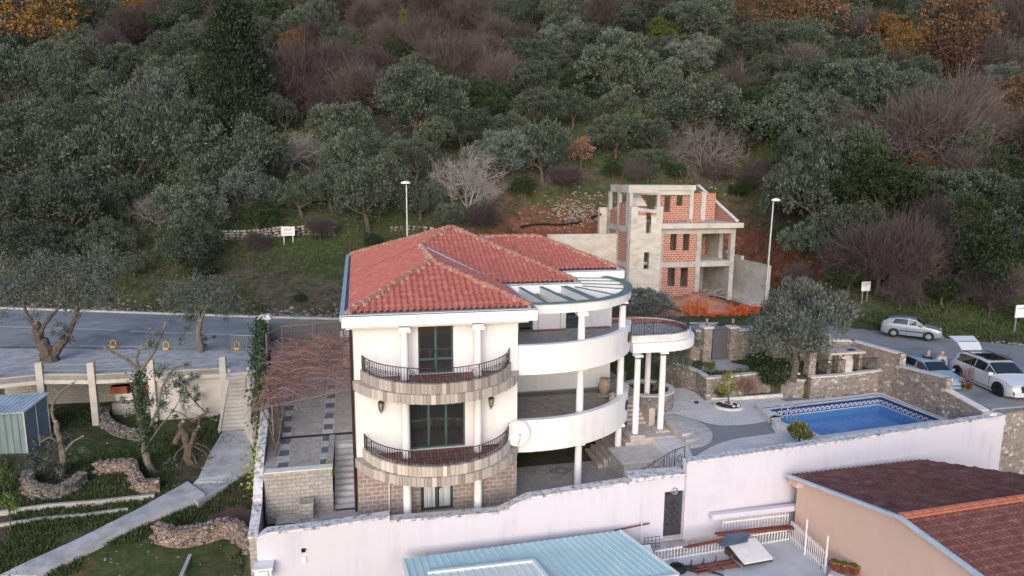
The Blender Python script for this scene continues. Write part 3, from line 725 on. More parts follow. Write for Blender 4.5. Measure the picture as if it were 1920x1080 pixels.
# ---- big curved terraces
T = spline([(6.42, 27.15), (7.2, 27.08), (8.3, 27.13), (9.4, 27.38), (10.6, 27.95), (11.6, 28.7), (12.5, 29.75), (13.0, 30.75)], 5)
def off(pts, d):
    out = []
    for i, p in enumerate(pts):
        a = Vector(pts[max(0, i-1)][:2]); b = Vector(pts[min(len(pts)-1, i+1)][:2]); t = (b-a).normalized(); out.append((p[0]-t.y*d, p[1]+t.x*d))
    return out
Tin = off(T, .22)
for F, zt, zb, nm in ((F2, 7.14, 5.88, 'upper'), (F1, 3.83, 2.42, 'lower')):
    poly = Tin+([(13.05, 33.6), (6.4, 33.6)] if nm == 'upper' else [(13.3, 31.6), (14.2, 32.2), (14.2, 36.5), (13.1, 36.5), (13.1, 33.6), (6.4, 33.6)])
    fl = MB(); fl.prism([(x, y) for x, y in poly], F-.3, F)
    b = fl.build('terrace', M['terrfloor'], villa, fix=True)
    if nm == 'lower': endc = [(13.08, 31.15), (12.98, 31.5)]
    else: endc = [(13.12, 31.1)]
    pr = MB(); pr.strip(T+endc, .22, zb, zt)
    o = pr.build('parapet', M['white'], b)
    cp = MB(); cp.strip(off(T+endc, -.025), .27, zt, zt+.035); cp.build('parapet_cap', M['white_trim'], b)
    # round medallion set into the parapet near its right end
    i0 = int(len(T)*.855); x, y = T[i0]; t = (Vector(T[i0+1])-Vector(T[i0-1])).normalized(); md = MB(); nrm = Vector((t.y, -t.x))
    zc = (zt+zb)/2+.12; cx_, cy_ = x+nrm.x*.012, y+nrm.y*.012
    scroll_ring(md, (cx_, cy_, zc), t, .25, 20, .02)
    for k in range(5):
        a = 2*math.pi*k/5+.5; scroll_ring(md, (cx_+t.x*.12*math.cos(a), cy_+t.y*.12*math.cos(a), zc+.12*math.sin(a)), t, .085, 10, .024)
    md.tube([(cx_, cy_, zc-.22), (cx_, cy_, zc+.2)], .035, 6)
    md.build('medallion', M['iron'], b)
    if nm == 'lower':
        gb = MB(); inn = off(T, .55); inn2 = off(T, 1.15)
        for i in range(2, len(T)-2): gb.quad((*inn[i], F+.005), (*inn[i+1], F+.005), (*inn2[i+1], F+.005), (*inn2[i], F+.005))
        gb.quad((6.5, 32.7, F+.005), (12.9, 32.7, F+.005), (12.9, 33.3, F+.005), (6.5, 33.3, F+.005))
        gb.quad((12.35, 30.6, F+.006), (12.9, 30.9, F+.006), (12.9, 32.7, F+.006), (12.0, 32.7, F+.006))
        gb.build('floor_border', M['greenstone'], b)
        st = MB(); c = Vector((9.42, 29.95)); P = []
        for k in range(16):
            a = math.pi/8*k+.1; rr = .85 if k % 4 == 0 else (.6 if k % 2 == 0 else .16); P.append((c.x+rr*math.cos(a), c.y+rr*math.sin(a), F+.007))
        for k in range(16): st.poly([(c.x, c.y, F+.007), P[k], P[(k+1) % 16]])
        st.build('star_inlay', M['deck_dark'], b)
# curved seat with lantern corner at the lower terrace
m = MB(); m.lathe([(.55, 0), (.55, .42), (.62, .44), (.62, .5)], (6.55, 30.2, F1), 20); m.build('corner_seat', M['step'], villa)
# court floor medallion
m = MB(); c = Vector((9.25, 29.72)); 
for r0, r1 in ((.62, .5), (.38, .28)):
    for k in range(4):
        a = math.pi/2*k; b_ = a+math.pi/2
        m.quad(*[(c.x+r*1.0*math.cos(q), c.y+r*.8*math.sin(q), G0+.006) for r, q in ((r0, a), (r0, b_), (r1, b_), (r1, a))])
m.build('floor_medallion', M['greenstone'], villa)
# ---- round entrance terrace on three columns
def stadium(R, n=18, cx=14.85, cy=32.65, x0=13.0):
    return [(x0, cy-R)]+[(cx+R*math.cos(-math.pi/2+math.pi*k/n), cy+R*math.sin(-math.pi/2+math.pi*k/n)) for k in range(n+1)]+[(x0, cy+R)]
m = MB(); m.prism(stadium(2.32), 5.64, 6.12)
rt = m.build('round_terrace', M['white'], villa)
m = MB(); m.prism(stadium(2.0), 6.124, F2); m.build('floor', M['paving'], rt)
m = MB(); m.strip(stadium(2.12), .18, 6.124, 6.46); m.build('kerb_wall', M['coping'], rt)
m = MB(); m.strip(stadium(1.935), .03, F2+.003, 6.44); m.build('kerb_facing', M['redfloor'], rt)
m = MB(); m.box(12.9, 34.6, 6.1, 15.0, 34.72, 6.55); m.build('low_wall', M['redfloor'], rt)
railing(stadium(2.03, 30), 6.46, .62, .13, motifs=(.09, .2, .35, .65, .9), parent=rt)
# ---- fascia, gutter
FZ0, FZ1 = 8.42, 8.87
m = MB(); m.box(-.55, 26.55, 8.30, 6.75, 27.5, FZ0-.002); m.box(-.55, 27.5, 8.30, -.3, 45.6, FZ0-.002); m.build('soffit_step', M['white_trim'], villa)
outl = [(-.7, 26.3), (7.06, 26.3), (7.12, 32.3), (10.95, 32.3), (10.95, 36.2), (14.8, 36.2), (15.2, 45.9), (-.7, 45.9)]
m = MB(); m.prism(outl, FZ0, FZ1); m.build('fascia', M['white_trim'], villa, fix=True)
m = MB(); m.strip(outl, .10, FZ1+.002, FZ1+.05, closed=True); m.build('gutter_rim', M['gutter'], villa)
m = MB(); m.strip(off(outl, .0)[:1]+outl[1:], .30, FZ1-.02, FZ1+.008, closed=True); m.build('gutter', M['gutter_in'], villa)
# thicker pale rim on the left side
m = MB(); m.box(-.76, 26.25, FZ1-.18, -.702, 45.9, FZ1+.06); m.build('left_rim', M['gutter'], villa)
# ---- tiled roofs
def tile_plane(bm_, poly, eave_dir, p=.252, row=.40, amp=.042):
    P = [Vector(q) for q in poly]; e = Vector(eave_dir).normalized()
    n = None
    for i in range(1, len(P)-1):
        c = (P[i]-P[0]).cross(P[i+1]-P[0])
        if c.length > 1e-3: n = c.normalized(); break
    if n.z < 0: n = -n
    up = n.cross(e).normalized()
    if up.z < 0: up = -up
    o = P[0]; us = [(q-o).dot(e) for q in P]; vs_ = [(q-o).dot(up) for q in P]
    u0, u1, v0, v1 = min(us), max(us), min(vs_), max(vs_)
    nu = int(math.ceil((u1-u0)/(p/6)))+1; U = [u0+i*p/6 for i in range(nu+1)]
    V = []; k = math.floor(v0/row)
    while k*row < v1:
        V += [(k*row, .032), (k*row+row*.97, .0)]; k += 1
    V = [(max(v0-.02, min(v1+.02, v)), h) for v, h in V]
    b = bmesh.new(); grid = []
    for v, h in V:
        jr = random.uniform(-.006, .006)
        grid.append([b.verts.new(o+e*u+up*v+n*(amp*math.cos(2*math.pi*u/p)+h+jr+random.uniform(-.004, .004))) for u in U])
    for j in range(len(V)-1):
        for i in range(nu): b.faces.new((grid[j][i], grid[j][i+1], grid[j+1][i+1], grid[j+1][i]))
    cen = sum(P, Vector())/len(P)
    for i in range(len(P)):
        a, c = P[i], P[(i+1) % len(P)]; t = Vector((c.x-a.x, c.y-a.y, 0)).normalized(); pn = Vector((t.y, -t.x, 0))
        if pn.dot(cen-a) > 0: pn = -pn
        bmesh.ops.bisect_plane(b, geom=b.verts[:]+b.edges[:]+b.faces[:], plane_co=a, plane_no=pn, clear_outer=True)
    for f in b.faces:
        f.normal_update()
    b.verts.index_update(); bm_.add([v.co.copy() for v in b.verts], [tuple(v.index for v in f.verts) if f.normal.dot(n) > 0 else tuple(v.index for v in f.verts)[::-1] for f in b.faces]); b.free()
def ridge_run(tm, mm, a, b, r=.12, row=.36, lift=.05):
    a, b = Vector(a), Vector(b); L_ = (b-a).length; n = max(1, int(L_/row)); d = (b-a).normalized(); up = Vector((0,0,1))
    for i in range(n):
        p = a+d*(i*L_/n)+up*lift; q = a+d*((i+1.12)*L_/n)+up*(lift-.02)
        j = Vector((random.uniform(-.02,.02), random.uniform(-.02,.02), random.uniform(-.01,.015)))
        tm.tube([p+j+up*.02, q+j], [r*1.08, r*.86], 9)
        k = random.uniform(.02, .06); s_ = d.cross(up).normalized()
        for sg in (-1, 1):
            if random.random() < .5: mm.obox(p+s_*sg*r*.95+up*(-.05)+d*random.uniform(-.03,.1), random.uniform(.08,.2), .09, .10+k, math.atan2(d.y, d.x)+random.uniform(-.5,.5))
        if random.random() < .5: mm.tube([p+j+up*.022-d*.012, p+j+up*.022+d*random.uniform(.01,.03)], [r*1.12]*2, 9)
s1, s2 = .42, .44
B_ = (3.16, 29.98, 10.46); J_ = (3.16, 35.97, 10.46); A_ = (5.15, 37.86, 11.29); K_ = (7.04, 39.95, 10.51); L3 = (10.6, 39.95, 10.51)
zl = lambda x: 8.88+s1*(x+.6)
e0, e1 = -.44, 6.83
FL = (e0, 26.55, 8.95); FR = (e1, 26.55, 8.95)
def roof_part(name, planes, ridges, extra=None):
    m = MB()
    for poly, ed in planes: tile_plane(m, poly, ed)
    o = m.build(name, M['tile'], villa, smooth=False)
    t, q = MB(), MB()
    for a, b, in ridges: ridge_run(t, q, a, b)
    build2('ridge_tiles', [(t, M['ridge']), (q, M['mortar'])], o)
    return o
random.seed(3)
zf = lambda y: 8.88+s2*(y-26.39)
roof_part('roof', [([(e0, 26.55, zf(26.55)), (e1, 26.55, zf(26.55)), B_], (1,0,0)),
                   ([(e0, 26.55, zl(e0)), B_, J_, (e0, 35.97, zl(e0))], (0,1,0)),
                   ([(e0, 35.97, zl(e0)), J_, A_, (e0, 45.7, zl(e0))], (0,1,0)),
                   ([B_, (e1, 26.55, 8.95), (e1, 32.5, 8.95), J_], (0,1,0))],
          [((e0, 26.55, 8.95), B_), ((e1, 26.55, 8.95), B_), (B_, J_)])
zg = lambda y: 8.88+s2*(y-32.38)
roof_part('roof', [([J_, (e1+.1, 32.55, zg(32.55)), (10.72, 32.55, zg(32.55)), A_], (1,0,0)),
                   ([A_, (10.72, 32.55, 8.95), (10.72, 36.5, 8.95), K_], (0,1,0))],
          [(J_, A_), ((10.72, 32.55, 8.95), A_), ((e0, 45.7, 8.95), A_)])
zh = lambda y: 8.88+s2*(y-36.25)
roof_part('roof', [([K_, (10.76, 36.45, zh(36.45)), (14.55, 36.45, zh(36.45)), L3], (1,0,0)),
                   ([L3, (14.55, 36.45, 8.97), (14.9, 45.6, 8.97)], (.04,1,0))],
          [(K_, L3), ((14.55, 36.45, 8.97), L3)])
m = MB(); m.poly([A_, (e0, 45.7, 8.95), (7.5, 45.7, 8.95)]); m.poly([A_, K_, (7.5, 45.7, 8.95)][::-1]); m.poly([K_, L3, (14.9, 45.6, 8.97), (7.5, 45.7, 8.95)][::-1])
m.build('rear_roof', M['tile'], villa, fix=True)
# pale lead valley beside the middle roof
m = MB(); m.bar((J_[0]+.35, J_[1]-.42, J_[2]-.02), (e1-.1, 32.72, 9.0), .16, .03); m.build('valley_flashing', M['gutter'], villa)
# ---- pergola ring over the top terrace
ring = spline([(7.0, 27.85), (7.6, 27.72), (8.41, 27.72), (9.6, 27.9), (10.83, 28.35), (12.2, 29.5), (13.1, 30.95), (13.58, 32.4), (13.62, 33.8), (13.25, 34.9)], 5)
rin = off(ring, .06)
m = MB(); m.strip(rin, .30, 8.36, 8.76); pb = m.build('pergola', M['white'], villa)
m = MB(); m.strip(off(ring, 0), .42, 8.763, 8.80); m.build('green_cap', M['greencap'], pb)
bs = [((7.74, 32.3), (8.0, 28.1), .16), ((8.81, 32.3), (9.2, 28.1), .18), ((10.0, 32.3), (10.35, 28.5), .34), ((10.5, 32.0), (11.7, 29.35), .13),
      ((10.95, 32.1), (12.85, 30.8), .13), ((10.95, 32.9), (13.35, 32.0), .13), ((10.95, 33.9), (13.4, 33.2), .13), ((10.95, 34.9), (13.35, 34.2), .13)]
for (a, b, wd) in bs:
    m = MB(); m.bar((*a, 8.56), (*b, 8.56), wd*.86, .36); o = m.build('pergola_beam', M['white'], villa)
    m = MB(); m.bar((*a, 8.762), (*b, 8.762), wd, .035); m.build('green_cap', M['greencap'], o)
# ---- downpipes, cables, wall lamps
m = MB(); m.tube([(-.38, 26.94, 8.3), (-.38, 26.94, .55)], .055, 8); m.build('downpipe', NT('dark_maroon_pipe').done((.035,.014,.015), .5), villa)
m = MB(); m.tube([(.98, 26.9, 2.6), (.95, 26.9, .2)], .022, 6); m.build('white_pipe', M['white_trim'], villa)
def lantern(mb_f, mb_g, c, s=1.0, wall=True):
    x, y, z = c
    mb_f.lathe([(.0, .30*s), (.03*s, .27*s), (.11*s, .19*s), (.11*s, .17*s)], c, 6); mb_f.lathe([(.06*s, -.13*s), (.07*s, -.11*s), (.02*s, -.16*s), (.0, -.22*s)], c, 6)
    for k in range(6):
        a = math.pi/3*k; mb_f.tube([(x+.065*s*math.cos(a), y+.065*s*math.sin(a), z-.11*s), (x+.10*s*math.cos(a), y+.10*s*math.sin(a), z+.17*s)], .009*s, 4)
    mb_g.lathe([(.058*s, -.10*s), (.09*s, .16*s)], c, 6)
    if wall: mb_f.tube([(x, y+.22*s, z-.05*s), (x, y+.16*s, z-.22*s), (x, y+.05*s, z-.25*s), (x, y, z-.16*s)], .014*s, 5); mb_f.box(x-.04, y+.20*s, z-.18, x+.04, y+.23*s, z+.06)
lampglass = NT('lamp_glass').done((.35,.33,.28), .3)
for px, py in ((714, 757), (921, 749)):
    p = gy(px, py, 26.78); f, g_ = MB(), MB(); lantern(f, g_, (p.x, 26.78, p.z-.16), 1.15); o = f.build('wall_lamp', M['iron'], villa); g_.build('lamp_glass', lampglass, o)
p = Vector((6.62, 29.9, F1+.82)); f, g_ = MB(), MB(); lantern(f, g_, tuple(p), 1.7, False); f.tube([(p.x, p.y, F1+.5), (p.x, p.y, p.z-.3)], .03, 6)
tr = thing('lantern', 'large brown lantern on the curved corner seat of the lower terrace', 'lantern', (p.x, p.y, F1+.5))
f.build('lantern_frame', M['rust'], tr); g_.build('glass', lampglass, tr)
# satellite dish on the lower parapet
dc = gy(968, 812, 26.75); ds_ = thing('satellite_dish', 'round white satellite dish fixed to the left end of the lower curved parapet', 'satellite dish', tuple(dc))
m = MB(); ax = Vector((.1, -1, .22)).normalized(); u = ax.cross(Vector((0,0,1))).normalized(); v_ = u.cross(ax)
rings = [(0, .0), (.18, .012), (.36, .05), (.54, .11)]; vs = []; N_ = 28
for r_, d_ in rings:
    for k in range(N_):
        a = 2*math.pi*k/N_; vs.append(dc+(u*math.cos(a)+v_*math.sin(a))*r_+ax*d_)
fs = [(i*N_+k, i*N_+(k+1) % N_, (i+1)*N_+(k+1) % N_, (i+1)*N_+k) for i in range(3) for k in range(N_)]
m.add(vs, fs); m.add([q-ax*.015 for q in vs], [f_[::-1] for f_ in fs]); m.build('dish', M['whitemetal'], ds_, smooth=True)
m = MB(); m.tube([dc-v_*.5+ax*.1, dc-v_*.25+ax*.42, dc+ax*.5], .014, 5); m.tube([dc+ax*.46, dc+ax*.56], .035, 8); m.build('receiver_arm', M['steel'], ds_)
m = MB(); m.tube([dc, dc+Vector((0.1, .38, -.05))], .03, 6); m.build('bracket', M['steel'], ds_)
# ================================================================== boundary walls of the plot
bw = thing('boundary_wall', 'long white rendered boundary wall along the front of the villa plot, with a stained coping', 'wall', (5, 25.2, -1.5))
WLp = [(-4.05, 25.25, .72), (-3.7, 25.2, .95), (-1.5, 25.2, .98), (.9, 25.2, 1.13)]
WMp = [(.9, 25.2, .93), (5.25, 25.2, .82), (6.5, 25.2, 1.33), (8.6, 25.2, 1.44), (11.0, 25.2, 1.58), (13.35, 25.2, 1.68)]
WRp = [(13.4, 25.08, 2.28), (17.2, 25.3, 2.34), (22, 25.62, 2.42), (27, 25.95, 2.52), (31.3, 26.3, 2.62)]
def run(pts, th, h, nm, mat, dz=0, o=0.0):
    m = MB(); P = [(p[0], p[1]) for p in pts]; m.strip(off(P, o) if o else P, th, [p[2]-h+dz for p in pts], [p[2]+dz for p in pts]); return m
m = MB()
for a, b in zip(WMp[:-1], WMp[1:]): pass
DX = (12.5, 13.38, -1.2, .72)   # doorway
def wall_run_with_door(pts, zb):
    m = MB(); L0 = [(p[0], p[1]) for p in pts]; Z = [p[2]-.09 for p in pts]
    m.strip(L0, .26, [zb]*len(pts), Z); return m
wl = MB(); wl.strip([(p[0], p[1]) for p in WLp], .26, [-3.4]*4, [p[2]-.09 for p in WLp]); wl.build('wall_panel', M['boundary'], bw)
pts = WMp[:-1]+[(DX[0], 25.2, 1.64)]
wm = MB(); wm.strip([(p[0], p[1]) for p in pts], .26, [-3.4]*len(pts), [p[2]-.09 for p in pts])
wm.prism([(DX[0], 25.2), (DX[1], 25.2), (DX[1], 25.46), (DX[0], 25.46)], DX[3]+.2, 1.57); wm.box(DX[0], 25.2, -3, DX[1], 25.46, DX[2]+.02)
wm.box(DX[1], 25.2, -3, 13.5, 25.46, 1.6); wm.build('wall_panel', M['boundary'], bw)
wr = MB(); wr.strip([(p[0], p[1]) for p in WRp], .3, [-3.4]*5, [p[2]-.09 for p in WRp]); wr.build('wall_panel', M['boundary'], bw)
for P_ in (WLp, WMp, WRp):
    c = MB(); n = []
    for a, b in zip(P_[:-1], P_[1:]):
        k = max(1, int(math.dist(a[:2], b[:2])/.8)); n += [tuple(lerp(a[j], b[j], i/k) for j in range(3)) for i in range(k)]
    n.append(P_[-1]); Q = off([(p[0], p[1]) for p in n], -.06)
    c.strip(Q, .46, [p[2]-.09+.004 for p in n], [p[2]+random.uniform(-.006,.008) for p in n]); c.build('coping', M['cap'], bw)
c = MB(); c.box(10.9, 25.0, 1.63, 13.38, 25.75, 1.78); c.build('door_canopy', M['cap'], bw)
m = MB(); m.box(DX[0]-.06, 25.14, DX[2]-.12, DX[1]+.1, 25.5, DX[2]); m.build('threshold', M['concrete_l'], bw)
gd_ = MB(); gd_.box(DX[0], 25.3, DX[2], DX[1], 25.34, DX[3])
for i in range(9): x = DX[0]+.05+i*.098; gd_.tube([(x, 25.285, DX[2]+.05), (x, 25.285, DX[3]+.2)], .014, 5)
o = gd_.build('door', NT('dark_grey_door').done((.055,.055,.065), .6), bw); o['label'] = 'dark grey iron door with a scrollwork pattern'
sg = MB()
for zz in (-.6, -.2, .2):
    for sx in (-1, 1): scroll_ring(sg, (12.94+sx*.13, 25.27, zz), Vector((1,0)), .12, 14, .016)
    scroll_ring(sg, (12.94, 25.27, zz+.2), Vector((1,0)), .08, 12, .016)
for i in range(5): scroll_ring(sg, (DX[0]+.09+i*.175, 25.30, DX[3]+.1), Vector((1,0)), .075, 12, .014)
sg.build('scrollwork', M['iron'], o)
p = gy(1265, 921, 25.15); m = MB(); scroll_ring(m, (p.x, 25.14, p.z), Vector((1,0)), .13, 18, .03); m.lathe([(.09, 0), (.1, .02)], (p.x, 25.1, p.z-.01), 14); m.build('bulkhead_lamp', M['steel'], bw)
# low ledge on the outer face near the pink house and a small meter box on the left
m = MB(); m.box(14.6, 24.82, -.42, 19.5, 25.06, -.18); m.build('ledge', M['boundary'], bw)
m = MB(); p = gy(569, 1032, 25.15); m.box(p.x-.07, 25.1, p.z-.06, p.x+.07, 25.19, p.z+.06); m.build('vent_hole', M['black'], bw)
m = MB(); p = gy(570, 1048, 25.17); m.box(p.x-.08, 25.14, p.z-.16, p.x+.08, 25.19, p.z+.1); m.build('repaired_patch', M['white_trim'], bw)
m = MB(); p = gy(492, 1068, 24.9)
m.box(-4.1, 24.7, p.z-.3, -3.5, 25.18, p.z+.12); m.box(-4.16, 24.62, p.z+.12, -3.44, 25.19, p.z+.18); m.box(-3.95, 24.62, p.z-.3, -3.62, 24.69, p.z+.06)
tag(m.build('meter_box', M['whitemetal']), 'small white metal box at the lower left end of the long white wall', 'box')
# side wall on the left of the driveway
sw = thing('side_wall', 'narrow stained wall with pale coping down the left side of the driveway', 'wall', (-4.3, 30, 0))
SP = [(-4.05, 25.35, .74), (-4.12, 27.4, 1.15), (-4.15, 28.0, 1.7), (-4.2, 29.5, 2.55), (-4.3, 31.5, 2.85), (-4.75, 36, 3.15), (-5.5, 42, 3.6), (-6.05, 47.0, 3.8)]
m = MB(); m.strip([p[:2] for p in SP], .28, [-3]*len(SP), [p[2]-.08 for p in SP]); m.build('wall', M['lightstone'], sw)
m = MB(); m.strip(off([p[:2] for p in SP], -.04), .36, [p[2]-.078 for p in SP], [p[2] for p in SP]); m.build('coping', M['cap'], sw)
pl = thing('gate_pillar', 'white pillar wrapped in ivy beside the road at the top of the driveway', 'pillar', (-6.2, 47.2, 3.0))
m = MB(); m.box(-6.45, 46.95, 3, -5.95, 47.45, 4.55); m.build('shaft', M['white'], pl); m = MB(); m.box(-6.6, 46.8, 4.56, -5.8, 47.6, 4.72); m.box(-6.5, 46.9, 4.72, -5.9, 47.5, 4.82); m.build('cap', M['white_trim'], pl)
m = MB(); m.tube([(-6.2, 47.2, 4.8), (-6.2, 47.2, 5.15)], .012, 4); m.build('rod', M['iron'], pl)
# grey gate across the top of the driveway
gt_ = thing('driveway_gate', 'grey metal sliding gate closing the top of the driveway', 'gate', (-3, 46.6, 3))
m = MB(); m.box(-5.9, 46.55, 3.05, .2, 46.62, 4.35); m.build('panel', NT('gate_grey').done((.085,.088,.095), .6), gt_)
m = MB(); m.box(-5.9, 46.5, 4.352, .2, 46.67, 4.42); 
for x in (-5.9, -4.5, -3.0, -1.5, .1): m.box(x, 46.48, 3.05, x+.07, 46.545, 4.35)
m.build('frame', NT('gate_frame').done((.12,.12,.125), .6), gt_)
# front retaining wall of the drive
fr = thing('retaining_wall', 'pale block wall holding up the front end of the driveway', 'wall', (-2.6, 28, .1))
m = MB(); m.box(-4.0, 27.8, -.1, -1.32, 28.09, 2.12); m.build('wall', M['lightstone'], fr)
m = MB(); m.box(-4.0, 27.77, 2.123, -1.3, 28.2, 2.17); m.build('coping', M['coping'], fr)
m = MB(); m.box(-1.55, 28.1, .1, -1.30, 31.4, 2.2); m.build('stair_cheek', M['lightstone'], fr)
# garden stair along the villa
st = thing('garden_stair', 'steep stone stair between the driveway and the left wall of the villa', 'stairs', (-.85, 29.5, .1))
N = 11
for i in range(N):
    y0 = 28.0+i*(2.7/N); m = MB(); m.box(-1.29, y0, -.1 if i == 0 else .17+(i-1)*1.9/N, -.42, y0+2.7/N+.06, .17+(i+1)*1.9/N); m.build('step', M['path'], st)
m = MB(); m.box(-1.25, 27.86, .10, -.45, 27.98, .19); m.build('grate', M['iron'], st)
# drain grate across the drive
m = MB(); m.box(-3.95, 31.5, drive_z(31.5)-.02, -.4, 31.72, drive_z(31.6)+.022)
for i in range(50): m.box(-3.93+i*.07, 31.52, drive_z(31.6)+.022, -3.90+i*.07, 31.70, drive_z(31.6)+.034)
tag(m.build('drain_grate', M['iron']), 'long dark drain grate crossing the driveway', 'grate')
# court: stone gas-box pillar, paving slabs, soil bed
m = MB(); p = gz(577, 970, G0); m.box(p.x-.26, 27.1, G0, p.x+.26, 27.5, G0+.78); m.box(p.x-.29, 27.07, G0+.782, p.x+.29, 27.53, G0+.86)
tag(m.build('stone_box', M['lightstone']), 'small pale stone box in front of the block retaining wall', 'stone box')
m = MB(); m.box(-2.2, 26.1, G0, .1, 27.1, G0+.14); m.box(.12, 26.5, G0, .55, 27.05, G0+.20); m.box(.55, 26.7, G0, .95, 26.98, G0+.1); tag(m.build('low_slab', M['path']), 'low grey slab lying before the foot of the garden stair', 'slab')
m = MB(); m.prism(spline([(-3.6, 25.7), (-2.6, 25.8), (-2.2, 26.6), (-2.9, 27.1), (-3.7, 26.9)], 4, True), G0-.1, G0+.06); tag(m.build('soil_bed', M['darksoil']), 'patch of dark soil with dead leaves in the left corner of the front court', 'flower bed')
# ================================================================== steps and blocks below the round terrace
es = thing('entrance_stair', 'stone stair with three half-round steps, pedestals and a lower flight under the round terrace', 'stairs', (13.5, 29, G0))
m = MB(); m.box(11.7, 27.85, G0-.1, 14.6, 29.55, 1.12); m.box(11.55, 27.75, 1.122, 14.7, 29.6, 1.2); m.build('landing', M['step'], es)
m = MB(); m.box(12.75, 29.6, G0, 15.25, 31.3, 1.50); m.box(12.7, 29.55, 1.502, 15.3, 31.35, 1.56); m.build('base_block', M['rockwork'], es)
for x, y in ((13.12, 30.0), (14.62, 30.35)):
    m = MB(); m.box(x-.38, y-.36, 1.563, x+.38, y+.36, 1.66); m.build('pedestal', M['rockwork'], es)
for k, (rr, zz) in enumerate(((2.2, 1.63), (1.75, 1.76), (1.3, 1.89))):
    m = MB(); P = [(15.1, 30.2-rr)]+[(15.1+rr*.92*math.cos(a), 30.2+rr*math.sin(a)) for a in [(-math.pi/2+math.pi*i/26) for i in range(27)]]
    m.prism(P, 1.3 if k == 0 else 1.62+.13*(k-1), zz); m.build('round_step', M['step'], es)
for i in range(9):
    m = MB(); m.box(13.3+i*.0, 31.4+i*.26, 1.5, 14.3, 31.4+i*.26+.28, 1.66+i*.15) if i < 9 else None; m.build('step', M['rockwork'], es)
m = MB(); m.box(14.3, 31.0, 1.5, 14.62, 32.2, 2.5); m.build('cheek_block', M['rockwork'], es)
for i in range(7):
    x0 = 11.25+i*.34; m = MB(); m.box(x0, 26.15, G0-.1, x0+.36 if i < 6 else 13.9, 27.74, G0+(i+1)*.165); m.build('step', M['step'], es)
m = MB(); m.prism([(11.1, 25.75), (13.95, 25.75), (13.95, 26.12), (11.1, 26.12)], -.1, lambda x, y: lerp(.3, 1.5, (x-11.1)/2.85)); m.build('stair_side', M['step'], es)
for i in range(6):
    m = MB(); m.box(12.5-i*.28, 29.62, G0, 12.74-i*.28, 31.6, 1.35-i*.2); m.build('side_step', M['rockwork'], es)
rl = thing('stair_railing', 'black wrought iron railing with scrolls climbing beside the lower stair', 'railing', (11.5, 25.9, .5))
pts = [(9.2, 25.75), (10.2, 25.78), (11.2, 25.82), (12.2, 25.88), (13.1, 25.95), (13.75, 26.0)]
tot = sum(math.dist(a, b) for a, b in zip(pts[:-1], pts[1:]))
railing(pts, 0, .95, .12, motifs=(.12, .42, .72, .95), parent=rl, name='railing', zf=lambda s: interp(s/tot, [0, .42, .85, 1], [.35, .45, 1.45, 1.6]), th=.014)
# ================================================================== planters and garden
def ring_wall(m, c, r, th, z0, z1, n=32, a0=0, a1=2*math.pi):
    full = abs(a1-a0-2*math.pi) < 1e-3
    P = [(c[0]+r*math.cos(a0+(a1-a0)*i/n), c[1]+r*math.sin(a0+(a1-a0)*i/n)) for i in range(n if full else n+1)]
    m.strip(P, th, z0, z1, closed=full)
rp_ = thing('round_planter', 'large round stone planter with an olive tree behind the porch columns', 'planter', (15.6, 34.3, 1.5))
m = MB(); ring_wall(m, (15.6, 34.3), 1.5, .25, 1.4, 2.42); m.build('wall', M['rubble'], rp_); m = MB(); ring_wall(m, (15.6, 34.3), 1.54, .32, 2.423, 2.5); m.build('rim', M['coping'], rp_)
m = MB(); m.lathe([(1.27, 0)], (15.6, 34.3, 0), 4, cap=False) if False else m.prism([(15.6+1.27*math.cos(a), 34.3+1.27*math.sin(a)) for a in [2*math.pi*i/24 for i in range(24)]], 1.9, 2.3); m.build('soil', M['darksoil'], rp_)
p2 = thing('curved_planter', 'curved stone planter at the back edge of the lower terrace', 'planter', (13.6, 36, F1))
m = MB(); ring_wall(m, (13.4, 36.2), 1.6, .25, 1.4, 3.0, 24, math.pi*1.05, math.pi*2.1); m.build('wall', M['rubble'], p2)
def urn(name, px, py, s, lab, mt):
    p = gz(px, py, F1); t = thing(name, lab, 'urn', tuple(p))
    m = MB(); m.lathe([(.13*s, 0), (.16*s, .03*s), (.27*s, .28*s), (.31*s, .48*s), (.27*s, .66*s), (.17*s, .76*s), (.18*s, .80*s), (.24*s, .84*s), (.24*s, .88*s), (.15*s, .87*s), (.13*s, .7*s)], tuple(p), 22, cap=False); m.build('body', mt, t, smooth=True)
    m = MB(); m.lathe([(.30*s, 0), (.32*s, .03), (.30*s, .05)], (p.x, p.y, F1), 20); m.build('saucer', M['step'], t)
urn('urn', 1133, 741, 1.05, 'tall pale clay urn against the back wall of the lower terrace', M['terracotta'])
urn('urn', 1150, 765, .85, 'smaller pinkish urn behind the right end of the lower curved parapet', M['rockwork'])
# garden wall with gate, behind the plot
gw = thing('garden_wall', 'high rubble wall with white coping on both sides of the garden gate', 'wall', (20, 37.7, 2.7))
def span(thg, a, b, z0, z1, th=.35, mt='rubble', cap=True, z1b=None):
    zz = [z1, z1 if z1b is None else z1b]
    m = MB(); m.strip([a, b], th, [z0, z0], [q-.07 for q in zz]); m.build('wall', M[mt], thg)
    if cap: m = MB(); q = off([a, b], -.05); m.strip(q, th+.10, [k-.068 for k in zz], zz); m.build('coping', M['coping'], thg)
zt = gy(1310, 623, 37.6).z
span(gw, (18.3, 38.3), (21.2, 37.95), 1.5, zt); span(gw, (23.1, 37.7), (27.3, 37.3), 1.5, zt)
gp_ = thing('garden_gate', 'plain dark grey gate leaf set between two stone pillars', 'gate', (21.9, 37.9, 2.75))
g0, g1 = gy(1334, 672, 37.85), gy(1366, 618, 37.7); m = MB(); m.box(g0.x, 37.8, 2.75, g1.x, 37.86, g1.z); m.build('leaf', NT('gate_slate').done((.10,.10,.115), .6), gp_)
m = MB()
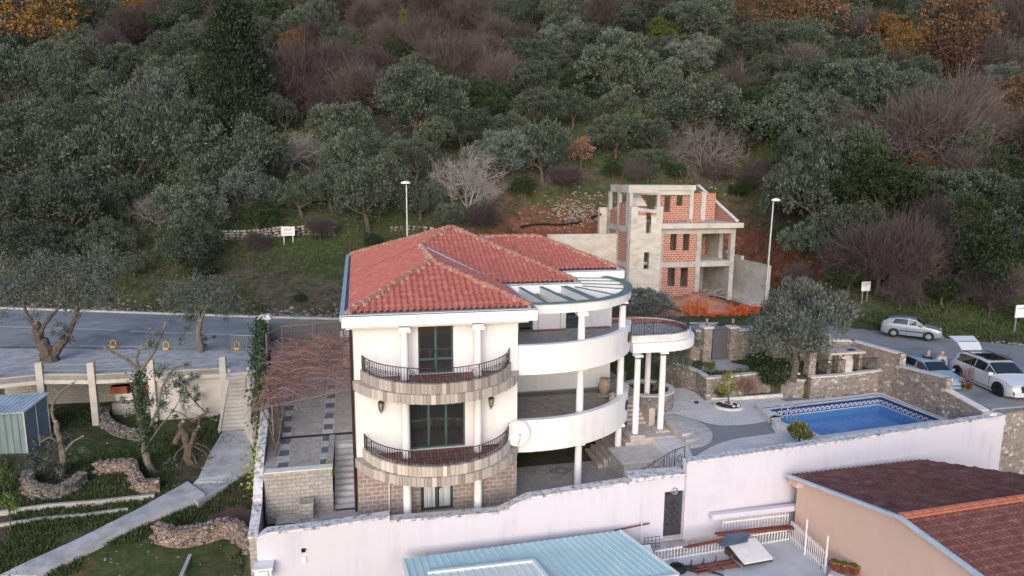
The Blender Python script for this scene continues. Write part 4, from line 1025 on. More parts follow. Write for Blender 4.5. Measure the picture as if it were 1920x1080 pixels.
for k in range(3): scroll_ring(m, (lerp(g0.x, g1.x, .2+.3*k), 37.83, g1.z+.1), Vector((1,0)), .1, 10, .014)
m.build('scrollwork', M['iron'], gp_)
for k, px in enumerate((1325, 1374)):
    a = gy(px, 615, 37.8); t = thing('gate_pillar', ('left' if k == 0 else 'right')+' stone pillar of the garden gate, with a lantern on its white cap', 'pillar', (a.x, 37.85, 2.7))
    m = MB(); m.box(a.x-.27, 37.55, 1.5, a.x+.27, 38.1, a.z+.02); m.build('shaft', M['rubble'], t); m = MB(); m.box(a.x-.34, 37.48, a.z+.022, a.x+.34, 38.17, a.z+.12); m.build('cap', M['coping'], t)
    f, g_ = MB(), MB(); lantern(f, g_, (a.x, 37.82, a.z+.42), 1.15, False); f.tube([(a.x, 37.82, a.z+.1), (a.x, 37.82, a.z+.25)], .03, 5)
    lt = thing('lantern', 'black lantern on the '+('left' if k == 0 else 'right')+' pillar of the garden gate', 'lantern', (a.x, 37.82, a.z+.1), 'lanterns on the gate pillars'); f.build('lantern_frame', M['iron'], lt); g_.build('glass', lampglass, lt)
# terrace walls between deck and upper garden
tw = thing('terrace_wall', 'low rubble wall with white coping between the pool deck and the upper garden', 'wall', (21, 34.3, 1.5))
q = [(18.6, 38.2), P2(1306, 698, 2.75), P2(1325, 712, 2.75), P2(1370, 708, 2.75), P2(1432, 701, 2.75), P2(1500, 703, 2.75)]
m = MB(); m.strip(q, .3, 1.3, 2.78); m.build('wall', M['rubble'], tw); m = MB(); m.strip(off(q, -.04), .38, 2.783, 2.85); m.build('coping', M['coping'], tw)
pw = thing('pool_wall', 'rubble retaining wall behind the pool, below the iron fence', 'wall', (27, 33.6, 1.5))
q = [P2(1521, 710, 2.75), P2(1580, 706, 2.75), (30.6, 33.65)]
m = MB(); m.strip(q, .3, 1.3, 2.78); m.build('wall', M['rubble'], pw); m = MB(); m.strip(off(q, -.04), .38, 2.783, 2.85); m.build('coping', M['coping'], pw)
bc = P2(1500, 722, 2.1); br = thing('round_bed', 'bulging round stone bed holding the big olive tree above the pool deck', 'planter', (*bc, 1.5))
m = MB(); ring_wall(m, (bc[0], bc[1]+.8), 1.35, .28, 1.4, 2.55); m.build('wall', M['rubble'], br); m = MB(); ring_wall(m, (bc[0], bc[1]+.8), 1.38, .33, 2.553, 2.61, 24, math.pi*1.0, math.pi*2); m.build('rim', M['coping'], br)
m = MB(); m.prism([(bc[0]+1.1*math.cos(a), bc[1]+.8+1.1*math.sin(a)) for a in [2*math.pi*i/20 for i in range(20)]], 1.9, 2.5); m.build('soil', M['ground'], br)
fn = thing('iron_fence', 'low black iron fence with two stone posts on the wall behind the pool', 'fence', (27, 33.6, 2.85))
fq = [P2(1526, 699, 2.85), (30.5, 33.75)]
for a, b in ((0, .42), (.52, 1)):
    A = (lerp(fq[0][0], fq[1][0], a), lerp(fq[0][1], fq[1][1], a)); B = (lerp(fq[0][0], fq[1][0], b), lerp(fq[0][1], fq[1][1], b))
    railing([A, B], 2.85, .72, .13, motifs=(.5,), parent=fn, name='railing')
for t_ in (.47,): 
    x, y = lerp(fq[0][0], fq[1][0], t_), lerp(fq[0][1], fq[1][1], t_); m = MB(); m.box(x-.25, y-.2, 2.8, x+.25, y+.25, 3.62); m.lathe([(.36, 0), (.34, .1), (.1, .22)], (x, y+.02, 3.62), 4); m.build('stone_post', M['rockwork'], fn)
m = MB(); x, y = fq[0]; m.box(x-.55, y-.25, 2.0, x-.1, y+.25, 4.15); m.build('stone_post', M['rubble'], fn)
bq = thing('barbecue', 'stone barbecue counter with a slab top in the corner of the upper terrace', 'barbecue', (28, 35.4, 2.75))
a, b = gz(1555, 663, 3.95), gz(1618, 662, 3.95)
m = MB(); m.box(a.x, a.y-.1, 3.86, b.x+.35, a.y+.9, 3.98); m.build('counter_top', M['rockwork'], bq)
for k in range(4):
    x = lerp(a.x+.1, b.x+.15, k/3); m = MB(); m.box(x-.12, a.y, 2.75, x+.12, a.y+.8, 3.857); m.build('support', M['rubble'], bq)
m = MB(); m.box(lerp(a.x, b.x, .75), a.y+.2, 3.983, lerp(a.x, b.x, .95), a.y+.5, 4.04); m.build('grill_plate', M['iron'], bq)
# the big rubble wall towards the car park, stepping down in three runs
rw = thing('car_park_wall', 'rubble wall with white coping stepping down beside the pool towards the white wall', 'wall', (31, 31, 1.4))
X0 = 30.75
def zx(px, py, X): return gx(px, py, X)
a = zx(1693, 661, X0); b1_ = zx(1682, 681, X0); b2_ = zx(1781, 706, X0); c1 = zx(1770, 724, X0); c2 = gy(1886, 766, 26.75)
for (ya, za, yb, zb) in ((a.y-.02, b1_.z, b2_.y, b2_.z), (b2_.y-.01, c1.z, c2.y, c2.z)):
    span(rw, (X0, yb), (X0, ya), 1.2, zb, .36, z1b=za)
k1 = gz(1600, 636, a.z); k0 = gz(1562, 633, a.z)
span(rw, (X0, a.y), (k1.x, k1.y), 1.2, a.z, .36); span(rw, (k1.x, k1.y), (k0.x-2.2, k0.y+.3), 1.2, a.z, .36)
m = MB(); m.box(X0-.385, a.y-.25, 1.2, X0+.02, a.y+.2, a.z-.005); m.box(X0-.38, b2_.y-.2, 1.2, X0+.015, b2_.y+.12, b2_.z-.01); m.build('pier', M['rubble'], rw)
m = MB(); m.box(X0-.38, c2.y-.42, 2.5, X0+.02, c2.y-.02, c2.z-.02); m.build('white_end_post', M['coping'], rw)
ow = thing('outer_wall', 'tall dry stone retaining wall below the car park, right of the white wall', 'wall', (33, 27, -1))
m = MB(); m.strip([(31.35, 26.4), (34, 26.45), (44, 26.6)], .6, [-2.2]*3, [2.66, 2.66, 2.66]); m.build('wall', M['rubble'], ow)
# pool
PR = 4.9
pc = Vector((25.45, 29.85, 0)); pm = Matrix.Rotation(R_(PR), 3, 'Z')
def pp(u, v, z): q = pc+pm@Vector((u, v, 0)); return (q.x, q.y, z)
pool = thing('swimming_pool', 'rectangular blue tiled swimming pool with a white coping and a wave mosaic', 'swimming pool', (25.45, 29.85, 1.5))
HL, HW = 3.86, 1.97
inner = [(-HL, -HW), (HL, -HW), (HL, HW), (-HL, HW)]
# rounded bay on the left side
bay = [(-HL, HW*.35)]+[(-HL-.55*math.sin(math.pi*i/10), HW*.35-.62*(1-math.cos(math.pi*i/10))) for i in range(1, 10)]+[(-HL, HW*.35-1.24)]
inner = [(-HL, -HW), (HL, -HW), (HL, HW), (-HL, HW)]+bay
inn3 = [pp(u, v, 0)[:2] for u, v in inner]
m = MB(); m.strip(inn3[::-1], .42, 1.4, POOL_Z, closed=True); m.build('coping', M['coping'], pool)
mb_ = M['poolwall'] = m_brick('pool_mosaic', (.17,.43,.80), (.13,.37,.74), (.28,.50,.80), .10, .10, .008, off=0, bump=.05, var=.25, rough=.35)
m = MB(); m.strip(inn3, .12, -.1, POOL_Z-.02, closed=True, side=-1); m.build('basin_wall', mb_, pool)
m = MB(); m.poly([(x, y, 0.0) for x, y in inn3]); m.build('basin_floor', mb_, pool, fix=True)
dkb = M['pooldark'] = NT('dark_blue_mosaic').done((.018,.03,.13), .4)
# dark line on the coping and the frieze of waves under it
m = MB()
for (A, B) in (((-HL-.3, HW+.16), (HL+.2, HW+.16)), ((HL+.18, HW+.16), (HL+.18, -HW-.1))):
    d = Vector((B[0]-A[0], B[1]-A[1])).normalized(); n = Vector((-d.y, d.x))*.035
    m.poly([pp(A[0]-n.x, A[1]-n.y, POOL_Z+.004), pp(B[0]-n.x, B[1]-n.y, POOL_Z+.004), pp(B[0]+n.x, B[1]+n.y, POOL_Z+.004), pp(A[0]+n.x, A[1]+n.y, POOL_Z+.004)])
for v in (1, ):
    m.poly([pp(-HL+.01, HW-.004, POOL_Z-.08), pp(HL, HW-.004, POOL_Z-.08), pp(HL, HW-.004, POOL_Z-.18), pp(-HL+.01, HW-.004, POOL_Z-.18)])
    m.poly([pp(HL-.004, -HW, POOL_Z-.08), pp(HL-.004, HW, POOL_Z-.08), pp(HL-.004, HW, POOL_Z-.18), pp(HL-.004, -HW, POOL_Z-.18)])
m.build('dark_line', dkb, pool)
wv, wd = MB(), MB()
def wave(mb1, mb2, f, L_, n):
    w_ = L_/n
    mb2.poly([f(0, .0), f(L_, .0), f(L_, -.33), f(0, -.33)])
    for i in range(n):
        u = i*w_; P = []
        for k in range(15):
            t = k/14; ang = lerp(-2.6, 3.6, t); rr = lerp(.02, .16, t)
            P.append((u+w_*.5+rr*math.cos(ang)*w_/.3, -.15+rr*.95*math.sin(ang)))
        for q0, q1, k in zip(P[:-1], P[1:], range(14)):
            wd_ = .028+.012*k/14
            d = Vector((q1[0]-q0[0], q1[1]-q0[1])); d = d.normalized() if d.length > 1e-6 else Vector((1,0)); nn = Vector((-d.y, d.x))*wd_
            mb1.poly([f(q0[0]-nn.x, q0[1]-nn.y, 2), f(q1[0]-nn.x, q1[1]-nn.y, 2), f(q1[0]+nn.x, q1[1]+nn.y, 2), f(q0[0]+nn.x, q0[1]+nn.y, 2)])
        mb1.poly([f(u, -.27, 2), f(u+w_, -.27, 2), f(u+w_, -.32, 2), f(u, -.32, 2)])
wave(wv, wd, lambda a, b, o=1: pp(-HL+a, HW-.004*o-.002, POOL_Z-.2+b), 2*HL-.01, 24)
wave(wv, wd, lambda a, b, o=1: pp(HL-.004*o-.002, HW-a, POOL_Z-.2+b), 2*HW-.01, 12)
wd.build('mosaic_ground', M['pooldark'], pool); wv.build('wave_mosaic', NT('white_mosaic').done((.62,.66,.72), .4), pool)
t = NT('pool_water'); v = t.co('Object'); t.bump(t.noise(v, 3.2, 4), .16, .06)
t.b.inputs['Transmission Weight'].default_value = 1.0; t.b.inputs['IOR'].default_value = 1.15; M['water'] = t.done((.72,.88,.99), .03, 0, .35)
m = MB(); m.poly([(x, y, POOL_Z-.55) for x, y in inn3]); m.build('water', M['water'], pool, fix=True)
m = MB()
for dv_ in (0, .42):
    u0, v0 = -HL+.25, HW*.35-.35-dv_+.3
    m.tube([pp(u0-.45, v0, POOL_Z), pp(u0-.45, v0, POOL_Z+.55), pp(u0-.38, v0, POOL_Z+.75), pp(u0-.15, v0, POOL_Z+.82), pp(u0+.08, v0, POOL_Z+.7), pp(u0+.15, v0, POOL_Z+.3), pp(u0+.15, v0, POOL_Z-.6)], .022, 6)
m.build('ladder', M['steel'], pool)
m = MB(); P_ = off(inn3, 0); 
# planting beds on the deck
bd = thing('planting_bed', 'narrow planting bed with a white kerb against the terrace wall', 'flower bed', (21.5, 34, 1.5))
q = spline([P2(x, y, 1.56) for x, y in ((1322, 738), (1328, 745), (1345, 750), (1400, 747), (1468, 742))], 4)
m = MB(); m.strip(q, .14, 1.45, 1.68); m.build('kerb', M['coping'], bd)
m = MB(); m.poly([(x, y, 1.60) for x, y in q]+[(P2(1466, 730, 1.6)), ][:0]+[(*P2(1466, 733, 1.6), 1.60), (*P2(1330, 731, 1.6), 1.60)]); m.build('soil', M['darksoil'], bd, fix=True)
c = P2(1365, 761, 1.52); tr_ = thing('tree_ring', 'round white kerb ring filled with dark soil and white stones on the pool deck', 'planter', (*c, 1.5))
m = MB(); ring_wall(m, c, .82, .13, 1.5, 1.62); m.build('kerb', M['coping'], tr_); m = MB(); m.prism([(c[0]+.7*math.cos(a), c[1]+.7*math.sin(a)) for a in [2*math.pi*i/20 for i in range(20)]], 1.4, 1.55); m.build('soil', M['darksoil'], tr_)
m = MB(); rnd = random.Random(5)
for i in range(14):
    a, r_ = rnd.uniform(-1.2, 1.8), rnd.uniform(.15, .6); s_ = rnd.uniform(.05, .11); m.lathe([(s_*.6, 0), (s_, s_*.5), (s_*.6, s_), (.01, s_*1.2)], (c[0]+r_*math.cos(a), c[1]+r_*math.sin(a), 1.54), 6)
m.build('pebbles', M['coping'], tr_)['kind'] = 'stuff'
def mark(px, py, z, sx, sy, nm, mt, lab, cat, h=.05):
    p = gz(px, py, z); m = MB(); m.box(p.x-sx, p.y-sy, z, p.x+sx, p.y+sy, z+h); return tag(m.build(nm, mt), lab, cat)
mark(1304, 862, 1.5, .5, .22, 'floor_grate', M['deck_dark'], 'dark rectangular grate in the deck just behind the white wall', 'grate', .012)
mark(1306, 756, 1.5, .10, .08, 'floor_lamp', M['iron'], 'small black fitting on the deck right of the round planter', 'lamp', .1)
# ================================================================== vine arbour and rail over the driveway
AZ = lambda x: 4.05+.17*(x+4.6)
va = thing('vine_arbour', 'leafless reddish vine spread over a steel frame above the driveway', 'vine', (-3, 36, 2.5))
m = MB()
for (a, b) in (((-5.3, 40.4, 5.05), (-4.55, 41.6, 5.2)), ((-4.55, 41.6, 5.2), (-1.0, 41.9, 5.35)),):
    for k in range(1): m.tube([a, b], .04, 5)
    for dz in (.35, .7, 1.05): m.tube([(a[0], a[1], a[2]-dz), (b[0], b[1], b[2]-dz)], .012, 4)
for x, y, z in ((-5.3, 40.4, 5.05), (-4.55, 41.6, 5.2), (-2.8, 41.75, 5.27), (-1.0, 41.9, 5.35)): m.tube([(x, y, 3.0), (x, y, z)], .045, 5)
for k in range(6):
    y = 30.4+k*2.0; m.tube([(-4.6, y, AZ(-4.6)-.06), (-.42, y, AZ(-.42)-.06)], .035, 5)
for x in (-4.3, -3.0, -1.7): m.tube([(x, 30.2, AZ(x)-.1), (x, 40.6, AZ(x)-.1)], .028, 5)
for y in (30.4, 34.5, 38.5): m.tube([(-3.9, y, drive_z(y)), (-3.9, y, 4.2)], .04, 5)
m.build('steel_frame', NT('arbour_steel').done((.16,.12,.12), .6), va)
m = MB(); rnd = random.Random(11)
def crooked(rnd, p, d, L_, seg, wob, droop=0):
    P = [Vector(p)]; d = Vector(d).normalized()
    for i in range(seg):
        d = (d+Vector((rnd.uniform(-wob, wob), rnd.uniform(-wob, wob), rnd.uniform(-wob, wob)-droop))).normalized(); P.append(P[-1]+d*L_/seg)
    return P
for i in range(680):
    x = -4.7+(rnd.random()**1.15)*4.25; y = 30.2+10.6*rnd.random()**.8; z = AZ(x)+rnd.uniform(-.05, .16)
    a = rnd.gauss(0, .8)+(0 if rnd.random() < .6 or x < -3.9 else math.pi)
    m.tube(crooked(rnd, (x, y, z), (math.cos(a), math.sin(a), rnd.uniform(-.1, .2)), rnd.uniform(.8, 2.0), 7, .3, .015), .009+.009*rnd.random(), 3, cap=False)
for i in range(120):
    x = rnd.uniform(-4.8, -4.1); y = rnd.uniform(30.5, 40); m.tube(crooked(rnd, (x, y, AZ(x)), (rnd.uniform(-.6, .2), rnd.uniform(-.6, .4), -.5), rnd.uniform(.5, 1.2), 6, .35, .12), .012, 3, cap=False)
for i in range(170):
    x = rnd.uniform(-4.5, -.8); m.tube(crooked(rnd, (x, 41.2, 3.8), (rnd.uniform(-.8, .8), -.2, rnd.uniform(-.1, .9)), rnd.uniform(.6, 1.3), 5, .4, 0), .011, 3, cap=False)
m.build('vine_twigs', M['twig_r'], va)
m = MB()
for i in range(7):
    y = 29.6+i*.55; m.tube(crooked(rnd, (-3.75, y, drive_z(y)), (rnd.uniform(-.1, .1), rnd.uniform(-.1, .3), 1), 2.4, 8, .22), [.05, .05, .045, .04, .035, .03, .025, .02, .018], 5)
m.build('vine_stem', M['bark'], va)
# storage box with white top at the villa's back left
m = MB(); m.box(-1.05, 40.6, 2.8, -.45, 43.2, 4.25); o1 = thing('side_cabinet', 'stone cabinet with a white top against the villa, at the end of the vine arbour', 'cabinet', (-.75, 41.5, 2.9)); m.build('cabinet_body', M['rockwork'], o1); m = MB(); m.slab([(-1.25, 40.5, 4.3), (-.42, 40.5, 4.62), (-.42, 43.3, 4.62), (-1.25, 43.3, 4.3)], (0,0,.08)); m.build('top', M['whitemetal'], o1)
# ================================================================== unfinished house on the slope
UY = 55.0
uf = thing('unfinished_house', 'unfinished three storey concrete frame house with red hollow brick infill', 'house', (27, 56, 3.0))
def ux(px, py, Y=UY): return gy(px, py, Y)
# plan heights read from the front frame
ZG = 3.0; ZS1 = ux(1300, 490).z; ZT = ux(1300, 425).z; ZR = ux(1240, 352).z
XA = ux(1175, 520).x; XB = ux(1232, 520).x; XC = ux(1311, 500).x; XD = ux(1374, 500).x; XA0 = ux(1157, 420).x
YB = UY+4.9
def hb(mb, x0, x1, z0, z1, y0, y1, holes=()): wall_holes(mb, x0, x1, z0, z1, y0, y1, list(holes))
win_w = .95
def px_x(px, py): return ux(px, py).x
# stair tower (pale concrete) between XA and XB, standing 0.5 m proud
w1 = (px_x(1203, 480), px_x(1213, 480), ux(1208, 503).z, ux(1208, 472).z)
w2 = (px_x(1207, 420), px_x(1216, 420), ux(1212, 436).z, ux(1212, 404).z)
m = MB(); hb(m, XA, XB, ZG-.6, ux(1205, 419).z, UY-.5, UY-.2, [w1, w2]); m.box(XA+.27, UY-.2, ZG-.6, XA+.5, UY+2.2, ux(1205, 419).z)
m.box(XB-.3, UY-.2, ZG-.6, XB, UY+2.5, ux(1205, 419).z); m.build('stair_tower', M['concrete_y'], uf)
zt0 = ux(1205, 419).z; zt1 = ux(1190, 387).z
m = MB(); m.box(XA-.01, UY-.512, zt0+.002, XA+.62, UY-.05, zt1); m.box(XB-.55, UY-.512, zt0+.002, XB+.05, UY-.03, zt1)
m.prism([(XA+.62, UY-.5), (XB-.55, UY-.5), (XB-.55, UY-.2), (XA+.62, UY-.2)], lambda x, y: lerp(zt1-.3, zt1-.65, (x-XA)/(XB-XA)), lambda x, y: lerp(zt1, zt1-.35, (x-XA)/(XB-XA))); m.build('tower_frame', M['concrete_l'], uf)
m = MB(); hb(m, XA+.62, XB-.55, zt0, zt0+.9, UY-.45, UY-.25, [(w2[0], w2[1], zt0-.1, zt0+1.2)]); m.build('brick_parapet', M['hollow'], uf)
# left flank: narrow side wall seen obliquely
m = MB()
for zz in (ZG-.6, ux(1165, 515).z-.0, ux(1170, 405).z): m.box(XA0-.15, UY+.0, zz-.35, XA0+.25, YB, zz) if zz > ZG else None
XL = XA-.05
m = MB()
zs = [ZG-.6, ZS1-.1, ZT-.25, ZR+.1]
for y in (UY-.19, UY+2.3, YB-.3): m.box(XL, y, ZG-.6, XL+.3, y+.4, ZR-.46)
for z in (ZS1, ZT): m.box(XL-.008, UY-.18, z-.45, XL+.32, YB+.12, z)
# main frame: columns and beams of the front
for x in (XB, XC-.35, XD-.345): m.box(x, UY-.012, ZG-.6, x+.42, UY+.42, ZT-.13)
m.box(XB+.01, UY, ZS1-.5, XD+.065, UY+.40, ZS1-.02); m.box(XB+.01, UY, ZT-.62, XD+.065, UY+.40, ZT-.122)
m.box(XD-.33, UY+.43, ZG-.6, XD+.06, YB, ZS1-.51) ; m.box(XD-.33, UY+2.0, ZS1-.5, XD+.055, YB, ZT-.14)
m.box(XD-.30, UY+.4, ZG, XD+.04, UY+2.0, ZS1-.5)
m.box(XB+.02, UY+.006, ZG-.8, XD+.06, UY+.41, ZG+.05)
m.build('concrete_frame', M['concrete'], uf)
m = MB(); m.box(XL+.3, UY+.4, ZS1-.25, XD-.33, YB, ZS1); m.box(XL+.3, UY+.4, ZG-.25, XD-.33, YB, ZG+.04); m.build('floor_slab', M['concrete_l'], uf)
m = MB(); m.box(XB-.35, UY-.45, ZT-.118, XD+.55, YB, ZT+.32); m.build('terrace_slab', M['concrete_l'], uf)
# brick infill with window openings
def infill(x0, x1, z0, z1, y, holes): m = MB(); hb(m, x0, x1, z0, z1, y, y+.2, holes); m.build('brick_infill', M['hollow'], uf)
def hole(pxa, pxb, pya, pyb, Y=UY+.1): a, b = gy(pxa, pyb, Y), gy(pxb, pya, Y); return (a.x, b.x, a.z, b.z)
infill(XB+.42, XC-.35, ZS1-.02, ZT-.62, UY+.12, [hole(1256, 1270, 433, 470), hole(1280, 1294, 433, 470)])
infill(XB+.42, XC-.35, ZG+.05, ZS1-.5, UY+.12, [hole(1251, 1267, 502, 537), hole(1275, 1291, 502, 538)])
m = MB()
for za_, zb_2, q in ((ZG, ZS1-.45, 0), (ZS1, ZT-.45, 0), (ZT, ZT+2.0, 1)): m.box(XL+.05, UY+.22, za_, XL+.2, UY+2.3, zb_2); m.box(XL+.05, UY+2.7, za_, XL+.2, YB-.3, zb_2-.7*q)
m.build('brick_infill', M['hollow'], uf)
# inner walls seen through the open bays
m = MB(); m.box(XC+.0, UY+4.0, ZS1, XC+2.4, UY+4.2, ZT-.2); m.box(XC+.1, UY+.6, ZS1+.0, XC+.3, UY+4.2, ZT-.2) if False else None; m.box(XC+2.4, UY+4.25, ZS1, XD-.5, UY+4.4, ZT-.2)
m.build('inner_brick_wall', M['hollow'], uf)
m = MB(); m.box(XL+.33, YB-.2, ZG+.05, XD-.36, YB-.05, ZS1-.3); m.box(XL+.33, YB-.2, ZS1+.01, XD-.36, YB-.05, ZT-.15); m.box(XC-.3, UY+.5, ZG+.05, XC-.1, YB-.25, ZS1-.3); m.box(XC-.3, UY+.5, ZS1+.01, XC-.1, YB-.25, ZT-.15); m.box(XA+.3, UY+1.8, ZG, XB-.3, UY+2.0, zt0); m.build('inner_concrete_wall', M['concrete'], uf)  # rear walls added to shut out light from behind and darken the windows
# set-back top storey
TY = UY+2.6
xa, xb_ = gy(1177, 360, TY).x, gy(1298, 360, TY).x; xm = gy(1229, 380, TY).x; zr0, zr1 = gy(1240, 358, TY).z, gy(1240, 347, TY).z
m = MB(); hb(m, xm+.3, xb_-.35, ZT+.3, zr0, TY, TY+.2, [hole(1245, 1258, 357, 398, TY), hole(1268, 1281, 357, 386, TY)]); m.build('brick_infill', M['hollow'], uf)
m = MB(); m.box(xa+1.5, TY+1.5, ZT+.3, xm-.2, TY+1.7, zr0); m.build('inner_brick_wall', M['hollow'], uf)
m = MB(); m.box(XL+.36, TY-.4, zr0+.05, xb_+.15, YB-.5, zr1); m.box(XL+.36, TY-.3, zr0-.35, xb_-.01, TY-.05, zr0+.048)
m.box(XL+.01, UY+.24, ZT+.01, XL+.29, UY+.6, zr0-.11); m.box(xm, TY-.35, ZT+.3, xm+.3, TY, zr0); m.box(xb_-.35, TY-.35, ZT+.3, xb_, TY, zr0)
m.prism([(XL-.01, UY+.1), (XL+.355, UY+.1), (XL+.355, YB-.5), (XL-.01, YB-.5)], zr0-.1, zr1-.002); m.box(XL+.36, UY+.1, zr0-.1, xm-.9, UY+.5, zr1-.01); m.build('top_frame', M['concrete_l'], uf)
# slanting stair slab under the roof
m = MB(); a = gy(1173, 352, TY-.8); b = gy(1202, 386, TY-1.6); m.slab([(a.x-.2, TY-.6, a.z), (a.x+1.1, TY-.6, a.z), (b.x+.5, TY-1.8, b.z), (b.x-.8, TY-1.8, b.z)], (0, .25, .1)); m.build('stair_slab', M['concrete_l'], uf, fix=True)
# side parapet walls on the terrace
a = gy(1301, 362, TY+.3); b = gy(1321, 400, TY+.3)
m = MB(); m.box(xb_, TY+.4, ZT+.3, XD-.4, TY+.6, a.z); 
m.prism([(XD-.1, UY-.3), (XD+.1, UY-.3), (XD+.1, TY+4.6), (XD-.1, TY+4.6)], ZT+.3, lambda x, y: lerp(ZT+.45, a.z+.6, min(1, (y-UY+.3)/6.9))); m.build('brick_side_wall', M['hollow'], uf)
m = MB(); m.box(XD-1.9, TY+.25, ZT+.3, XD-1.45, TY+.62, a.z+.15); m.build('pier', M['concrete_l'], uf)
m = MB(); m.prism([(XD-.16, UY-.3), (XD+.16, UY-.3), (XD+.16, TY+4.6), (XD-.16, TY+4.6)], lambda x, y: lerp(ZT+.455, a.z+.605, min(1, (y-UY+.3)/6.9)), lambda x, y: lerp(ZT+.53, a.z+.68, min(1, (y-UY+.3)/6.9))); m.build('mortar_top', M['coping'], uf)
m = MB()
for i in range(5): m.box(gy(1283, 412, UY+1).x+i*.33, UY+.6, ZT+.322, gy(1283, 412, UY+1).x+.3+i*.33, UY+1.0, ZT+.55)
m.obox((gy(1270, 414, UY+1).x-1, UY+.9, ZT+.38), 3.2, .3, .1, .02)
tag(m.build('brick_pile', M['hollow']), 'small stack of red hollow bricks on the terrace slab of the unfinished house', 'brick pile')
for k, (px, py0, py1) in enumerate(((1163, 346, 325), (1276, 346, 327))):
    a = gy(px, py0, TY); m = MB(); m.tube([(a.x, TY, zr1), (a.x+.15, TY, zr1+.6), (a.x-.1 if k else a.x+.3, TY, zr1+1.3)], .035, 4); m.build('rebar', M['rust'], uf)
# planks heaped in the open ground floor bay
pk = thing('plank_heap', 'heap of pale broken planks in the open ground floor bay of the unfinished house', 'plank heap', ((XC+XD)/2, UY+1.2, ZG+.05))
rnd = random.Random(8)
m = MB()
for i in range(34):
    x = rnd.uniform(XC+.4, XD-.8); y = UY+rnd.uniform(.5, 2.2); a = rnd.uniform(-.9, .2) if rnd.random() < .7 else rnd.uniform(0, 3)
    m.obox((x, y, ZG+.12+rnd.random()*.7*(1-abs(x-(XC+XD)/2)/3.2)), rnd.uniform(.9, 1.9), .17, .045, a, Matrix.Rotation(rnd.uniform(-.35, .35), 3, 'Y'))
m.build('planks', M['plank'], pk)
# concrete retaining walls beside the site
rr = thing('site_retaining_wall', 'long stained concrete retaining wall left of the unfinished house', 'wall', (19, 57, 4))
a, b = gy(1028, 440, 57.5), gy(1156, 440, 57.5)
m = MB(); m.box(a.x, 57.5, 2, b.x+.2, 58.0, a.z); m.build('wall', M['concrete_y'], rr)
m = MB(); c = gy(1125, 389, 60.5); d = gy(1154, 435, 60.5); m.box(c.x, 60.5, 3, d.x+.6, 61, c.z); tag(m.build('concrete_block_wall', M['concrete_y']), 'square concrete wall panel standing above the long retaining wall', 'wall')
r2 = thing('stepped_wall', 'stepped grey concrete wall running down the right side of the unfinished house', 'wall', (34, 56, 3))
XS = XD+.85
m = MB()
ys = [UY+7, UY+5.2, UY+3.4, UY+1.0, UY-3.0]; zz = [gx(1388, 447, XS).z, gx(1388, 447, XS).z]
tops = [gy(1385, 447, UY+5.5).z, gy(1393, 468, UY+4).z, gy(1403, 477, UY+2).z, gy(1415, 492, UY-1).z]
for i in range(4): m.prism([(XS+.15*i*1.2, ys[i]), (XS+.15*(i+1)*1.2, ys[i+1]), (XS+.3+.15*(i+1)*1.2, ys[i+1]), (XS+.3+.15*i*1.2, ys[i])], 2.2, tops[i])
m.build('wall', M['concrete'], r2)
m = MB(); m.prism([(XD+.1, UY-3.4), (XS+.8, UY-3.4), (XS+.3, UY+5), (XD+.1, UY+5)], 2.5, lambda x, y: lerp(3.0, 4.0, (y-UY+3.4)/8.4)); m.build('ramp', M['concrete'], r2)
# rubble on the bank, black pipe, red heap, orange net
def on_t(px, py, dz=0): return gt(px, py, dz)
m = MB(); rnd = random.Random(21)
def stone(m, p, s, rnd):
    n = 6; vs = []
    for z, r_ in ((0, .8), (.45, 1.0), (.85, .55)):
        for k in range(n): a = 2*math.pi*k/n+rnd.uniform(-.3, .3); q = r_*rnd.uniform(.7, 1.2); vs.append((p[0]+s*q*math.cos(a), p[1]+s*q*math.sin(a), p[2]+s*(z-.2)+rnd.uniform(-.1, .1)*s))
    m.add(vs, [(i*n+k, i*n+(k+1) % n, (i+1)*n+(k+1) % n, (i+1)*n+k) for i in range(2) for k in range(n)]+[tuple(range(2*n, 3*n))])
for i in range(420):
    px, py = rnd.gauss(1085, 34), rnd.gauss(398, 16); 
    if i < 26: px, py = rnd.uniform(1150, 1260)+rnd.random()*230, rnd.uniform(318, 352)+rnd.random()*20
    p = on_t(px, py); stone(m, p, rnd.uniform(.05, .20), rnd)
o = m.build('rubble', M['rock']); o['kind'] = 'stuff'; tag(o, 'pale broken stones scattered over the red earth bank', 'rubble')
m = MB(); P = [on_t(x, y, .25) for x, y in ((975, 425), (1010, 420), (1045, 421), (1085, 417), (1110, 408))]+[gy(1126, 402, 60.4)]
m.tube(spline([tuple(p) for p in P], 5), .11, 6); tag(m.build('black_pipe', M['rubber']), 'black plastic pipe lying across the red earth bank', 'pipe')
hp = gz(1335, 605, 2.95); hp = Vector((hp.x, 50.6, 2.9))
m = MB(); nU, nV = 26, 12; vs = []
for j in range(nV+1):
    for i in range(nU+1):
        u, v = i/nU*2-1, j/nV*2-1; h = max(0, 1-u*u)*max(0, 1-v*v); vs.append((hp.x+u*3.9+.3*fbm(i, j), hp.y+v*1.5, 2.85+1.75*h**.6*(1+.5*fbm(i*.4, j*.4+7)) if h > 0 else 2.8))
m.add(vs, [(j*(nU+1)+i, j*(nU+1)+i+1, (j+1)*(nU+1)+i+1, (j+1)*(nU+1)+i) for j in range(nV) for i in range(nU)])
tag(m.build('soil_heap', M['soil'], smooth=True), 'heap of red soil in front of the unfinished house, beside the road', 'soil heap')
on = thing('orange_net', 'crumpled orange plastic safety net draped round the red soil heap', 'safety net', (hp.x, hp.y-1.4, 2.9))
